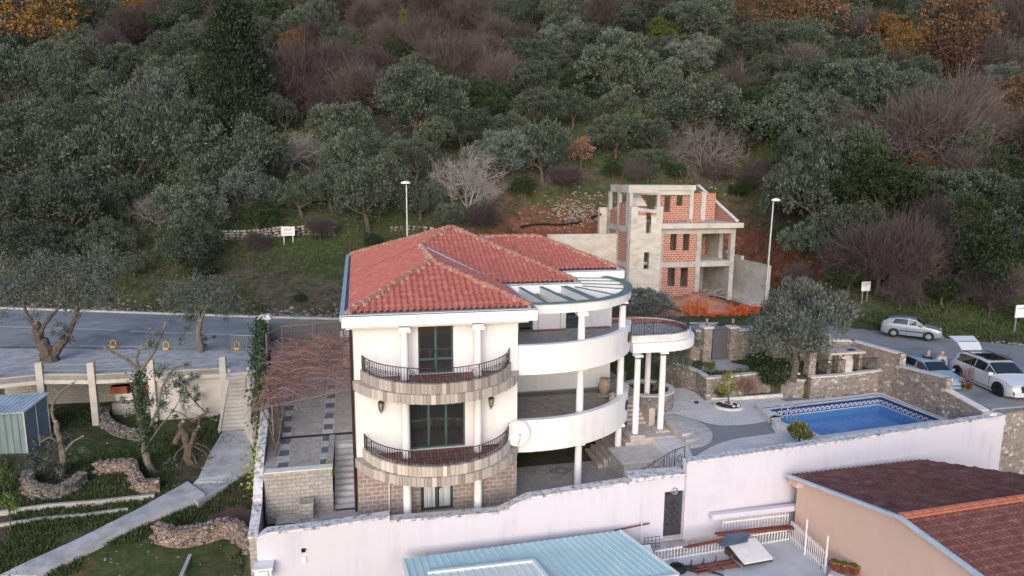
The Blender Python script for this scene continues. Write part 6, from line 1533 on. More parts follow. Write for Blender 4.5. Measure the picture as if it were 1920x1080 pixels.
# metal shed
sz0 = -.35
shd = thing('garden_shed', 'small corrugated metal shed with a pale blue lean-to roof in the left garden', 'shed', (-18.5, 39.5, sz0))
c1_, c2_, c0_ = gz(54, 862, sz0), gz(98, 838, sz0), gz(-60, 866, sz0)
h1, h2 = gy(50, 772, c1_.y).z, gy(97, 738, c2_.y).z
m = MB(); m.prism([(c0_.x, c0_.y), (c1_.x, c1_.y), (c1_.x, c1_.y+.05), (c0_.x, c0_.y+.05)], sz0-.2, h1-.02)
n = int((c1_.x-c0_.x)/.3)
for i in range(n): x = lerp(c0_.x, c1_.x, i/n); m.box(x, c1_.y-.012, sz0-.1, x+.03, c1_.y-.001, h1-.03)
m.build('front_wall', M['shed'], shd)
dx, dy = c2_.x-c1_.x, c2_.y-c1_.y
m = MB(); m.prism([(c1_.x, c1_.y), (c2_.x, c2_.y), (c2_.x-.05, c2_.y), (c1_.x-.05, c1_.y)], sz0-.2, lambda x, y: lerp(h1, h2, (y-c1_.y)/dy)-.02); m.build('side_wall', M['shed_side'], shd)
m = MB()
for f in (0, .5, 1): m.box(c1_.x+dx*f-.03, c1_.y+dy*f-.03, sz0-.2, c1_.x+dx*f+.03, c1_.y+dy*f+.03, lerp(h1, h2, f)-.04)
m.build('corner_post', M['steel'], shd)
m = MB(); m.slab([(c0_.x-.3, c1_.y-.2, h1), (c1_.x+.12, c1_.y-.2, h1), (c2_.x+.15, c2_.y+.1, h2), (c0_.x-.3, c2_.y+.1, h2)], (0, 0, .05))
for i in range(16): 
    f = i/15; xa_, xb2 = lerp(c0_.x-.25, c1_.x+.06, f), lerp(c0_.x-.25, c2_.x+.1, f); m.bar((xa_, c1_.y-.2, h1+.065), (xb2, c2_.y+.1, h2+.065), .04, .03)
m.build('roof', M['shed_roof'], shd)
m = MB(); m.box(c0_.x, c1_.y-.2, sz0-.5, c1_.x+.1, c2_.y+.1, sz0-.0); m.build('plinth', M['concrete_l'], shd)
# curved dry stone walls of the olive terraces
def stone_wall(name, lab, px_pts, h, mt, th=.45, closed=False):
    P = spline([tuple(gt(x, y))[:3] for x, y in px_pts], 5); t = thing(name, lab, 'wall', tuple(P[0]))
    m = MB(); nP = [(p[0], p[1]) for p in P]
    rn = random.Random(len(lab)); m.strip(nP, th, [terrain(*p)-.6 for p in nP], [terrain(*p)+h+rn.uniform(-.06, .06) for p in nP]); m.build('wall', M[mt], t)
    m = MB(); L_ = 0; 
    for a, b in zip(P[:-1], P[1:]):
        d = math.dist(a[:2], b[:2]); k = max(1, int(d/.3))
        for i in range(k):
            x, y = lerp(a[0], b[0], i/k), lerp(a[1], b[1], i/k); n_ = Vector((-(b[1]-a[1]), b[0]-a[0])).normalized()
            for q in (.08, .3): stone(m, (x+n_.x*q+rn.uniform(-.05, .05), y+n_.y*q+rn.uniform(-.05, .05), terrain(x, y)+h-.04), rn.uniform(.11, .2), rn)
            stone(m, (x-n_.x*.03, y-n_.y*.03, terrain(x, y)+rn.uniform(0, h)), rn.uniform(.1, .18), rn)
    m.build('top_stones', M[mt], t)
stone_wall('dry_stone_wall', 'curved grey dry stone wall ringing the pruned olive at the left', [(47, 905), (45, 925), (70, 937), (105, 938), (140, 925), (165, 905)], .55, 'drystone')
stone_wall('dry_stone_wall', 'pinkish dry stone wall bulging to the right of the left stone ring', [(180, 893), (235, 888), (242, 905), (262, 928), (300, 925)], .6, 'drypink')
stone_wall('dry_stone_wall', 'long low dry stone wall above the foot of the left boundary wall', [(290, 1020), (330, 1028), (380, 1022), (430, 1012), (474, 1003)], .75, 'drypink')
stone_wall('dry_stone_wall', 'small curved dry stone wall below the parking deck, round the back olive', [(188, 782), (193, 802), (215, 818), (262, 828)], .5, 'drystone')
for k, q in enumerate((((0, 968), (90, 955), (180, 948), (250, 940), (290, 936)), ((0, 988), (90, 975), (170, 968), (240, 958)))):
    P = [tuple(gt(x, y)) for x, y in q]; m = MB(); m.strip([p[:2] for p in P], .16, [p[2]-.3 for p in P], [p[2]+.22-.1*k for p in P]); tag(m.build('garden_kerb', M['concrete']), ('upper' if k == 0 else 'lower')+' of two thin concrete kerbs crossing the left garden', 'kerb')
m = MB(); a = gt(355, 1045); m.obox((a.x, a.y-.6, a.z), .14, 2.6, .1); tag(m.build('kerb_piece', M['concrete']), 'short concrete kerb stub on the grass below the low stone wall', 'kerb')
# ================================================================== buildings and yard in front
# pale blue sheet metal roof
cy_ = thing('metal_roofed_shed', 'low building with a pale blue ribbed sheet metal roof in front of the white wall', 'building', (6, 22, -2))
za, zb_ = -.30, -.75
A = gz(757, 1048, za); B = gz(1160, 995, za); Cc = gz(1270, 1077, zb_); D_ = gz(790, 1145, zb_)
D_ = Vector((A.x+.35, Cc.y-.1, zb_))
m = MB(); m.slab([A, D_, Cc, B], (0, 0, -.06))
for i in range(34):
    f = i/33; p = A.lerp(B, f); q = D_.lerp(Cc, f); m.bar(p+Vector((0,0,.012)), q+Vector((0,0,.012)), .05, .035)
m.build('roof', M['cyan'], cy_)
m = MB(); m.bar(A+Vector((-.05,0,-.02)), D_+Vector((-.05,0,-.02)), .12, .16); m.bar(D_+Vector((0,-.05,-.02)), Cc+Vector((0,-.05,-.02)), .12, .16); m.bar(B+Vector((.05,0,-.02)), Cc+Vector((.05,0,-.02)), .10, .12); m.build('edge_trim', M['cyan_w'], cy_)
m = MB(); m.prism([(A.x+.2, A.y-.2), (D_.x+.2, D_.y+.2), (Cc.x-.3, Cc.y+.2), (B.x-.3, B.y-.2)], -3.2, -.9); m.build('wall', M['peach'], cy_)
E1 = gz(812, 1080, -.55); F1_ = gz(998, 1059, -.48); G1 = gz(1040, 1110, -.6); H1 = gz(820, 1140, -.6)
m = MB(); m.slab([E1+Vector((0,0,.1)), H1+Vector((0,0,.1)), G1+Vector((0,0,.1)), F1_+Vector((0,0,.1))], (0,0,-.08))
for i in range(14): p = E1.lerp(F1_, i/13); q = H1.lerp(G1, i/13); m.bar(p+Vector((0,0,.115)), q+Vector((0,0,.115)), .05, .03)
m.bar(E1+Vector((-.2,.06,.14)), F1_+Vector((.05,.06,.14)), .14, .10); m.bar(F1_+Vector((.05,.06,.14)), G1+Vector((.05,0,.14)), .14, .1); m.build('lower_roof', M['cyan_w'], cy_)
a = gz(1176, 1024, -.6); b = gz(1218, 1021, -.6); m = MB(); m.slab([a, gz(1206, 1033, -.8), b+Vector((.05, -.25, -.2)), b], (0,0,-.04)); m.slab([gz(1206, 1033, -.8), gz(1222, 1050, -1.1), gz(1226, 1047, -.9), b+Vector((.05,-.25,-.2))], (0,0,-.04)); m.build('corner_flashing', M['cyan_w'], cy_)
# pink house with brown tiled roof
ph = thing('pink_house', 'peach rendered house with a dark brown and rust tiled roof at the lower right', 'house', (22, 20, -1.5))
E0 = gz(1478, 891, 1.25); E2 = gz(1728, 863, 1.25); Rg = gz(1690, 970, 2.4); Rg2 = gz(1690+230, 970-35, 2.4); d_ = (Rg2-Rg).normalized(); Rg2 = Rg+d_*9.5
E2 = E0+(E2-E0).normalized()*(E2-E0).length
E2b = E2+(E2-E0).normalized()*.0
N0 = Vector((18.95, 12.9, 1.65)); N2 = N0+d_*9.5
random.seed(9)
m = MB(); tile_plane(m, [E0, E2, Rg2, Rg], tuple(d_), p=.24, row=.36, amp=.030); m.build('roof', M['tile_brown'], ph)
m = MB(); tile_plane(m, [N0, Rg, Rg2, N2], tuple(d_), p=.24, row=.36, amp=.035); m.build('roof', M['tile_rust'], ph)
m = MB(); m.bar(Rg+Vector((0,0,.05)), Rg2+Vector((0,0,.05)), .34, .10); 
for i in range(22): p = Rg.lerp(Rg2, i/22); m.tube([p+Vector((0,0,.04)), p+d_*.42+Vector((0,0,.03))], [.15, .13], 8)
m.build('ridge_tiles', M['ridge_orange'], ph)
m = MB()
for a, b in ((E0, Rg), (Rg, N0)): m.bar(a+Vector((-.08,0,.02)), b+Vector((-.08,0,.02)), .14, .12)
m.build('verge_gutter', M['gutter'], ph)
m = MB(); wx = .22
W0, W1, W2 = E0+Vector((wx+.1, -.25, -.16)), Rg+Vector((wx, 0, -.12)), N0+Vector((wx, 0, -.12))
m.slab([W0, W1, W2, Vector((W2.x, W2.y, -3)), Vector((W0.x, W0.y, -3))], (.2, 0, 0)); m.prism([(W0.x+.75, W0.y), (W0.x+6.6, W0.y+.15), (W0.x+6.6, W2.y), (W0.x+.75, W2.y)], -3, 1.0); m.build('wall', M['peach'], ph, fix=True)
m = MB(); m.slab([E0+Vector((0,-.02,-.06)), Rg+Vector((0,0,-.06)), Rg+Vector((.4,0,-.06)), E0+Vector((.4,-.02,-.06))], (0,0,-.1)); m.prism([(E0.x+.02, E0.y-.05), (E0.x+.42, E0.y-.05), (E0.x+.42, E0.y-.6), (E0.x+.02, E0.y-.6)], lambda x, y: 1.16-.9*max(0, (x-E0.x-.02))/.4*0-.25, 1.17); m.build('soffit', M['peach'], ph)
# glass roofed frame far right behind the pink house
m = MB(); a = gz(1838, 882, -.6); b = gz(1925, 905, -.6)
for q in range(5): p = a.lerp(b, q/4); m.bar(p, p+Vector((.9, -1.6, 0)), .06, .06)
m.bar(a, b, .08, .08); m.bar(a+Vector((.9,-1.6,0)), b+Vector((.9,-1.6,0)), .08, .08); tag(m.build('canopy_frame', M['whitemetal']), 'white metal canopy frame between the pink house and the dry stone wall', 'canopy')
# yard fences
yf = thing('yard_fence', 'white metal picket fence round the neighbours\' yard', 'fence', (15, 24.4, YZ))
def pickets(a, b, h, n, th=.018, rail=(.15, .85), post=False):
    m = MB()
    for i in range(n+1):
        p = a.lerp(b, i/n); m.tube([p, p+Vector((0,0,h*(1.0 if i % 2 else .97)))], th, 4)
    for r_ in rail: m.bar(a+Vector((0,0,h*r_)), b+Vector((0,0,h*r_)), .03, .045)
    return m
fa, fbx, fc = gz(1228, 1056, YZ), gz(1478, 1014, YZ), gz(1548, 1075, YZ)
pickets(fa, fbx, .62, 44).build('picket_panel', M['whitemetal'], yf)
ga, gb_ = fbx+Vector((-3.0, .35, -.0)), fbx+Vector((.15, .35, 0)); pickets(ga, gb_, 1.15, 22, rail=(.45, .88)).build('picket_panel', M['whitemetal'], yf)
pickets(fbx+Vector((.1,0,0)), fc, .95, 20, rail=(.2, .85)).build('picket_panel', M['whitemetal'], yf)
m = MB(); 
for f in (.45, .98): p = fbx.lerp(fc, f); m = MB(); m.tube([p, p+Vector((0,0,1.6))], .035, 6); m.build('fence_post', M['whitemetal'], yf)
# boards and bars lying along the fence
rnd = random.Random(14)
def bars(px0, py0, px1, py1, n, mt, name, lab, cat, z=YZ+.62, th=.035, spread=.12):
    a, b = gz(px0, py0, z), gz(px1, py1, z); m = MB()
    for i in range(n):
        o_ = Vector((rnd.uniform(-spread, spread), rnd.uniform(-spread, spread), rnd.uniform(0, spread*.7))); o2 = Vector((rnd.uniform(-.1, .1), rnd.uniform(-spread, spread), 0)); m.bar(a+o_, b+o_+o2, th, th*.8)
    return tag(m.build(name, mt), lab, cat)
bars(1345, 1003, 1484, 989, 6, M['rust'], 'steel_bars', 'bundle of rust red steel bars lying along the top of the white yard fence', 'steel bars', YZ+.75, .07)
bars(1285, 1028, 1400, 1002, 4, M['rust'], 'steel_bars', 'thinner rust red bars beside the pile of blue and grey sheets', 'steel bars', YZ+.7, .05)
bars(1290, 1020, 1410, 1000, 7, M['plank'], 'boards', 'grey boards resting on the yard fence under the rust red bars', 'boards', YZ+.66, .06, .16)
m = MB(); a = gz(1372, 1012, YZ+.75)
for i in range(5): m.obox((a.x+.1*i, a.y+.05*i, YZ+.68+.035*i), 1.3-.1*i, .5, .025, .12+.05*i)
tag(m.build('sheet_pile', NT('blue_grey_sheet').done((.09,.13,.19), .5)), 'small pile of blue grey sheets between the steel bars and the fence', 'sheets')
# tilted white slab with dark rough edge
a = gz(1405, 1045, YZ+.12); m = MB(); T_ = Matrix.Rotation(R_(16), 3, 'X') @ Matrix.Rotation(R_(4), 3, 'Y')
m.obox((a.x, a.y, YZ+.42), 1.45, 1.15, .10, R_(8), T_); sl = thing('white_slab', 'white slab with a rough dark edge propped up on the yard floor', 'slab', (a.x, a.y, YZ)); m.build('top_face', M['whitemetal'], sl)
m = MB(); m.obox((a.x, a.y+.0, YZ+.33), 1.47, 1.17, .08, R_(8), T_); m.obox((a.x-.55, a.y+.25, YZ+.15), .12, .9, .3, R_(20)); m.build('rough_underside', M['darksoil'], sl)
# rust red frame and black stove pipe on the yard floor
rf = thing('red_frame', 'rust red welded metal frame lying on the yard floor beside the white slab', 'metal frame', (13, 22, YZ))
a, b = gz(1296, 1062, YZ+.1), gz(1372, 1050, YZ+.1); m = MB()
for k in range(5): o_ = Vector((0, -.12*k, .05*(k % 2))); m.tube([a+o_, b+o_], .035, 6)
for f in (0, .3, .6, 1): p = a.lerp(b, f); m.tube([p+Vector((0,.12,0)), p+Vector((0,-.6,.02))], .035, 6); m.tube([p, p+Vector((0,0,.28))], .03, 6)
m.build('bars', M['rust'], rf)
bt = thing('black_hood', 'black round metal hood with a hose lying beside the blue roof', 'hood', tuple(gz(1272, 1070, YZ)))
p = gz(1270, 1068, YZ); m = MB(); m.lathe([(.36, 0), (.38, .06), (.30, .16), (.16, .2), (.15, .1)], tuple(p), 18); m.build('hood_body', M['rubber'], bt); m = MB(); m.tube([p+Vector((.3,-.05,.1)), p+Vector((.7,-.3,.05)), p+Vector((1.1,-.4,.05)), p+Vector((1.6,-.8,.03))], [.10, .12, .06, .03], 8); m.build('hose', M['rubber'], bt)
# pots on a ledge by the pink wall
lb = MB(); a, b = gz(1556, 1073, YZ+.42), gz(1640, 1102, YZ+.42); lb.bar(a+Vector((0,0,-.25)), b+Vector((0,0,-.25)), .35, .5); tag(lb.build('pot_ledge', M['step']), 'low pale stone ledge at the foot of the pink wall', 'ledge')
for i, px in enumerate((1565, 1583, 1601)):
    p = gz(px, 1066+i*4, YZ+.42); t = thing('flower_pot', ('leftmost', 'middle', 'rightmost')[i]+' of three dark pots with yellowish moss on the ledge by the pink wall', 'flower pot', tuple(p), 'three pots by the pink wall')
    m = MB(); m.obox(p+Vector((0,0,.14)), .30, .30, .28, .2); m.obox(p+Vector((0,0,.275)), .34, .34, .05, .2); m.build('pot', M['rust'], t)
    m = MB(); r2_ = random.Random(i)
    for k in range(70): q = p+Vector((r2_.uniform(-.15,.15), r2_.uniform(-.15,.15), .30)); m.obox(q, .05, .05, .05, r2_.random()*3)
    m.build('moss', M['yelgreen'], t)
p = gz(1636, 1085, YZ+.45); m = MB(); m.tube([p, p+Vector((0,0,.62))], .06, 8); m.obox(p+Vector((.18,0,.1)), .14, .14, .24, .3); tag(m.build('clay_pipe', M['brownred']), 'upright rusty pipe stub beside the pots, with a yellow jar at its foot', 'pipe')
p = gz(1539, 1066, YZ); m = MB(); m.tube([p, p+Vector((.02,0,.25))], .03, 6); tag(m.build('pipe_stub', M['rubber']), 'small dark pipe stub standing in the middle of the yard floor', 'pipe')
m = MB(); m.obox(tuple(gy(1185, 988, 25.0)), 1.6, .05, .045, 0, Matrix.Rotation(R_(-5), 3, 'Y')); tag(m.build('dark_red_bar', M['rust']), 'thin dark red bar fixed to the white wall above the blue roof', 'bar')
p = gz(1201, 1030, YZ); m = MB(); m.tube([p, p+Vector((0,0,1.25))], .018, 5); tag(m.build('white_post', M['whitemetal']), 'single thin white post standing beside the corner of the blue roof', 'post')
m = MB(); p = gz(1222, 1032, YZ+.2)
for i in range(5): m.bar(p+Vector((-.35,0,.15*i)), p+Vector((.35,0,.15*i)), .015, .015); m.bar(p+Vector((-.35+.17*i,0,0)), p+Vector((-.35+.17*i,0,.65)), .015, .015)
tag(m.build('wire_rack', M['iron']), 'small dark wire grid leaning against the white wall, left of the iron door', 'wire grid')
m = MB(); m.box(11.6, 24.2, YZ-.1, 14.2, 25.1, YZ+.12); m.box(14.2, 24.5, YZ-.1, 18.0, 25.1, YZ+.02); tag(m.build('door_slab', M['path']), 'grey concrete slab in front of the iron door in the white wall', 'slab')
# ================================================================== vegetation
def leaf_mesh(name, C0, D0, Lq, Wq, mat):
    """one small quad per leaf spray: centres C0, directions D0, lengths Lq, widths Wq"""
    n = len(C0); rs = np.random.RandomState(n % 9973)
    D = D0/np.maximum(1e-6, np.linalg.norm(D0, axis=1))[:, None]
    r = rs.normal(size=(n, 3)); S = np.cross(D, r); S /= np.maximum(1e-6, np.linalg.norm(S, axis=1))[:, None]
    Lq = np.broadcast_to(Lq, (n,))[:, None]; Wq = np.broadcast_to(Wq, (n,))[:, None]
    V = np.stack([C0-D*Lq/2-S*Wq*.25, C0-D*Lq*.1+S*Wq/2-0*D, C0+D*Lq/2, C0-D*Lq*.1-S*Wq*.5], 1).reshape(-1, 3)
    me = bpy.data.meshes.new(name); me.vertices.add(4*n); me.vertices.foreach_set('co', V.astype(np.float32).ravel())
    me.loops.add(4*n); me.loops.foreach_set('vertex_index', np.arange(4*n, dtype=np.int32)); me.polygons.add(n)
    me.polygons.foreach_set('loop_start', np.arange(0, 4*n, 4, dtype=np.int32)); me.polygons.foreach_set('loop_total', np.full(n, 4, dtype=np.int32)); me.update(calc_edges=True); me.materials.append(mat); return me
def clumps(rs, n, flat=.8, low=-.35, inner=.25):
    out = []
    while len(out) < n:
        p = rs.normal(size=3); p /= np.linalg.norm(p); p *= rs.uniform(inner, 1)**.5*.72
        if p[2] < low: continue
        p[2] *= flat
        if all(np.linalg.norm(p-q[:3]) > .20 for q in out): out.append(np.array([*p, rs.uniform(.22, .40)]))
        elif rs.rand() < .02: out.append(np.array([*p, rs.uniform(.2, .36)]))
    return np.array(out)
def crown_leaves(seed, nc=24, per=230, L_=.085, W_=.034, flat=.8, up=.5, low=-.35, spread=1.0, jag=.25):
    rs = np.random.RandomState(seed); K = clumps(rs, nc, flat, low); C0, D0 = [], []
    for k in K:
        m = int(per*(k[3]/.3)**2); d = rs.normal(size=(m, 3)); d /= np.linalg.norm(d, axis=1)[:, None]
        rad = k[3]*spread*(rs.rand(m)**.35)*(1+jag*rs.normal(size=m)*.5)
        c = k[:3]+d*rad[:, None]*np.array([1, 1, .85]); C0.append(c); D0.append(d+np.array([0, 0, up])+rs.normal(size=(m, 3))*.5+c*.4)
    return np.concatenate(C0), np.concatenate(D0), K, rs
def crown_tufts(seed, nc=46, per=150, L_=.06, W_=.024, flat=.85, up=.6, low=-.45, cr=(.13, .25), jag=.25, lob=None):
    """crown of many separate tufts, each leafy on its upper outer side, gaps between them"""
    rs = np.random.RandomState(seed); lobes = np.array([[rs.uniform(-.45, .45), rs.uniform(-.45, .45), rs.uniform(-.15, .45), rs.uniform(.45, .68)] for i in range(lob or rs.randint(4, 7))])
    K = []; tries = 0
    while len(K) < nc and tries < 9000:
        tries += 1; l = lobes[rs.randint(len(lobes))]; d = rs.normal(size=3); d /= np.linalg.norm(d)
        if d[2] < -.35: continue
        p = l[:3]+d*l[3]*rs.uniform(.75, 1.0); p[2] *= flat; r_ = rs.uniform(*cr)
        if p[2] < low or any(np.linalg.norm(p-q[:3]) < .62*(r_+q[3]) for q in K): continue
        K.append(np.array([*p, r_]))
    K = np.array(K); C0, D0 = [], []
    for k in K:
        m = int(per*(k[3]/.19)**2); d = rs.normal(size=(m, 3)); out = k[:3]/(np.linalg.norm(k[:3])+1e-6)*.9+np.array([0, 0, .7]); d = d/np.linalg.norm(d, axis=1)[:, None]+out*.55; d /= np.linalg.norm(d, axis=1)[:, None]
        rad = k[3]*(.55+.5*rs.rand(m))*(1+jag*rs.normal(size=m)*.5); C0.append(k[:3]+d*rad[:, None]); D0.append(d*.8+np.array([0, 0, up])+rs.normal(size=(m, 3))*.35)
    ins = rs.normal(size=(nc*14, 3))*np.array([.38, .38, .28]); C0.append(ins); D0.append(rs.normal(size=ins.shape))
    return np.concatenate(C0), np.concatenate(D0), K, rs
def limb_mesh(K, rs, hb, r0=.055, n=8):
    m = MB(); fork = Vector((rs.uniform(-.08, .08), rs.uniform(-.08, .08), -hb*.45))
    base = Vector((0, 0, -hb)); m.tube([base-Vector((0,0,.25)), base+Vector((0,0,.02)), base.lerp(fork, .5)+Vector((rs.uniform(-.04,.04), rs.uniform(-.04,.04), 0)), fork], [r0*1.6, r0*1.35, r0*1.05, r0*.95], 7)
    idx = rs.permutation(len(K))[:n]
    for i in idx:
        e = Vector(K[i][:3]); mid = fork.lerp(e, .5)+Vector((rs.uniform(-.08,.08), rs.uniform(-.08,.08), rs.uniform(-.02,.1))); m.tube([fork, mid, e], [r0*.55, r0*.34, r0*.12], 5, cap=False)
    return m
def twig_fan(seed, n=900, spread=1.0, L_=.5, wd=.010, up=.9, base=-.6):
    """leafless crown: branching thin ribbons"""
    rs = np.random.RandomState(seed); segs = []
    def grow(p, d, l, w_, lv):
        k = 3 if lv < 2 else 2
        for i in range(k):
            d = d+rs.normal(size=3)*.27; d /= np.linalg.norm(d); q = p+d*l/k; segs.append((p, q, w_)); p = q
            if lv < 5:
                for j in range(2 if lv < 4 else 1):
                    if rs.rand() < .78: grow(p, d+rs.normal(size=3)*.55+np.array([0, 0, .12]), l*.66, w_*.60, lv+1)
        return
    for i in range(n):
        a = rs.rand()*2*math.pi; e = rs.uniform(.15, 1.0)*spread; grow(np.array([.04*math.cos(a), .04*math.sin(a), base]), np.array([math.cos(a)*e, math.sin(a)*e, up]), L_, wd*2.6, 0)
    A = np.array([s[0] for s in segs]); B = np.array([s[1] for s in segs]); W_ = np.array([s[2] for s in segs])
    return A, B, W_, rs
def ribbon_mesh(name, A, B, W_, mat, rs):
    n = len(A); D = B-A; S = np.cross(D, rs.normal(size=(n, 3))); S /= np.maximum(1e-9, np.linalg.norm(S, axis=1))[:, None]; S *= (W_/2)[:, None]
    T_ = np.cross(D, S); T_ /= np.maximum(1e-9, np.linalg.norm(T_, axis=1))[:, None]; T_ *= (W_/2)[:, None]
    V = np.stack([A-S, A+S, B+S*.7, B-S*.7, A-T_, A+T_, B+T_*.7, B-T_*.7], 1).reshape(-1, 3)
    me = bpy.data.meshes.new(name); me.vertices.add(8*n); me.vertices.foreach_set('co', V.astype(np.float32).ravel()); me.loops.add(8*n)
    me.loops.foreach_set('vertex_index', np.arange(8*n, dtype=np.int32)); me.polygons.add(2*n); me.polygons.foreach_set('loop_start', np.arange(0, 8*n, 4, dtype=np.int32)); me.polygons.foreach_set('loop_total', np.full(2*n, 4, dtype=np.int32))
    me.update(calc_edges=True); me.materials.append(mat); return me
KINDS = {}   # kind -> list of (crown mesh, trunk mesh, centre height)
def mesh_of(mb, name, mat):
    o = mb.build(name, mat); me = o.data; bpy.data.objects.remove(o); me.polygons.foreach_set('use_smooth', [True]*len(me.polygons)); return me
def crown_any(sd_, k):
    q = dict(k); return crown_tufts(sd_, **{a: b for a, b in q.items() if a != 'tufts'}) if q.get('tufts') else crown_leaves(sd_, **q)
def add_kind(key, mat, seeds, hb, bark='bark', **k):
    KINDS[key] = []
    for sd_ in seeds:
        Lq, Wq = k.get('L_', .085), k.get('W_', .034); C0, D0, K, rs = (crown_tufts if k.pop('tufts', 0) else crown_leaves)(sd_, **k) if 0 else crown_any(sd_, k); n = len(C0)
        cm = leaf_mesh('crown', C0, D0, Lq*rs.uniform(.6, 1.4, n), Wq*rs.uniform(.6, 1.4, n), M[mat]); KINDS[key].append((cm, mesh_of(limb_mesh(K, rs, hb), 'trunk', M[bark]), hb))
add_kind('olive', 'olive', (1, 2, 3, 4, 5, 6, 7), .80, tufts=1, per=200, nc=52, L_=.062, W_=.026, up=.7, jag=.35)
add_kind('silver', 'olive_l', (11, 12, 13), .80, tufts=1, per=190, nc=50, L_=.062, W_=.026, up=.7, jag=.35)
add_kind('dark', 'dkgreen', (21, 22, 23), .85, tufts=1, per=210, nc=50, L_=.052, W_=.030, up=.3)
add_kind('bright', 'bright', (31,), .85, per=200, nc=20, L_=.08, W_=.055, up=.2)
add_kind('ochre', 'ochre', (41, 42), 1.1, tufts=1, per=70, nc=50, L_=.07, W_=.045, up=.1, flat=1.15)
add_kind('russet', 'russet', (51, 52, 53), 1.1, tufts=1, per=70, nc=54, L_=.065, W_=.042, up=.1, flat=1.1)
add_kind('pink', 'pinkleaf', (61,), 1.3, per=60, nc=16, L_=.11, W_=.07, up=.1, flat=1.3)
def add_bare(key, mat, seeds, **k):
    KINDS[key] = []
    for sd_ in seeds:
        A, B, W_, rs = twig_fan(sd_, **k); m = MB(); m.tube([(0, 0, -1.0), (0, 0, -.75), (0, 0, -.55)], [.07, .055, .04], 6); KINDS[key].append((ribbon_mesh('crown', A, B, W_, M[mat], rs), mesh_of(m, 'trunk', M['bark_l'] if key == 'bare' else M['bark']), .8))
add_bare('bare', 'twig_g', (71, 72), n=7, L_=.62, wd=.013, up=.8)
def add_thicket(key, mat, seeds, n=2300):
    KINDS[key] = []
    for sd_ in seeds:
        C0, D0, K, rs = crown_leaves(sd_, nc=30, per=n//30, up=1.1, flat=.9, spread=1.3, jag=.6); n_ = len(C0); D = D0/np.linalg.norm(D0, axis=1)[:, None]; l = rs.uniform(.08, .22, n_)[:, None]
        A, B, W_, _ = twig_fan(sd_+1, n=11, L_=.66, wd=.014, up=1.0, spread=1.2); A = np.concatenate([A, C0-D*l]); B = np.concatenate([B, C0+D*l]); W_ = np.concatenate([W_, rs.uniform(.005, .011, n_)])
        KINDS[key].append((ribbon_mesh('crown', A, B, W_, M[mat], rs), mesh_of(limb_mesh(K, rs, .95, .04), 'trunk', M['bark']), .95))
add_thicket('mauve', 'twig_m', (81, 82, 83))
def add_tree(kind, p, R, label=None, group=None, name=None, var=0, rz=0.0, stretch=1.0, cat='tree', hb=None, sx=1.0):
    """p = crown centre; trunk reaches down to the ground"""
    cm, tm, h = KINDS[kind][var % len(KINDS[kind])]
    t = bpy.data.objects.new(name or 'tree', None); COL.objects.link(t); g_ = p.z-(hb if hb is not None else h)*R*stretch
    t.location = (p.x, p.y, g_); t.rotation_euler = (0, 0, rz); tag(t, label, cat, group)
    for nm, me in (('crown', cm), ('trunk', tm)):
        o = bpy.data.objects.new(nm, me); COL.objects.link(o); o.parent = t; o.location = (0, 0, p.z-g_); o.scale = (R*sx, R/sx, R*stretch)
    return t
DESC = {'olive': ('olive_tree', 'grey-green olive tree'), 'silver': ('olive_tree', 'silvery olive tree'), 'dark': ('evergreen_tree', 'dark green evergreen tree'), 'bright': ('evergreen_tree', 'fresh green leafy tree'),
        'ochre': ('autumn_tree', 'golden autumn tree'), 'russet': ('oak_tree', 'russet brown oak'), 'pink': ('young_oak', 'small pinkish brown leafed tree'), 'bare': ('bare_tree', 'leafless pale grey tree'), 'mauve': ('bare_tree', 'leafless mauve brown tree')}
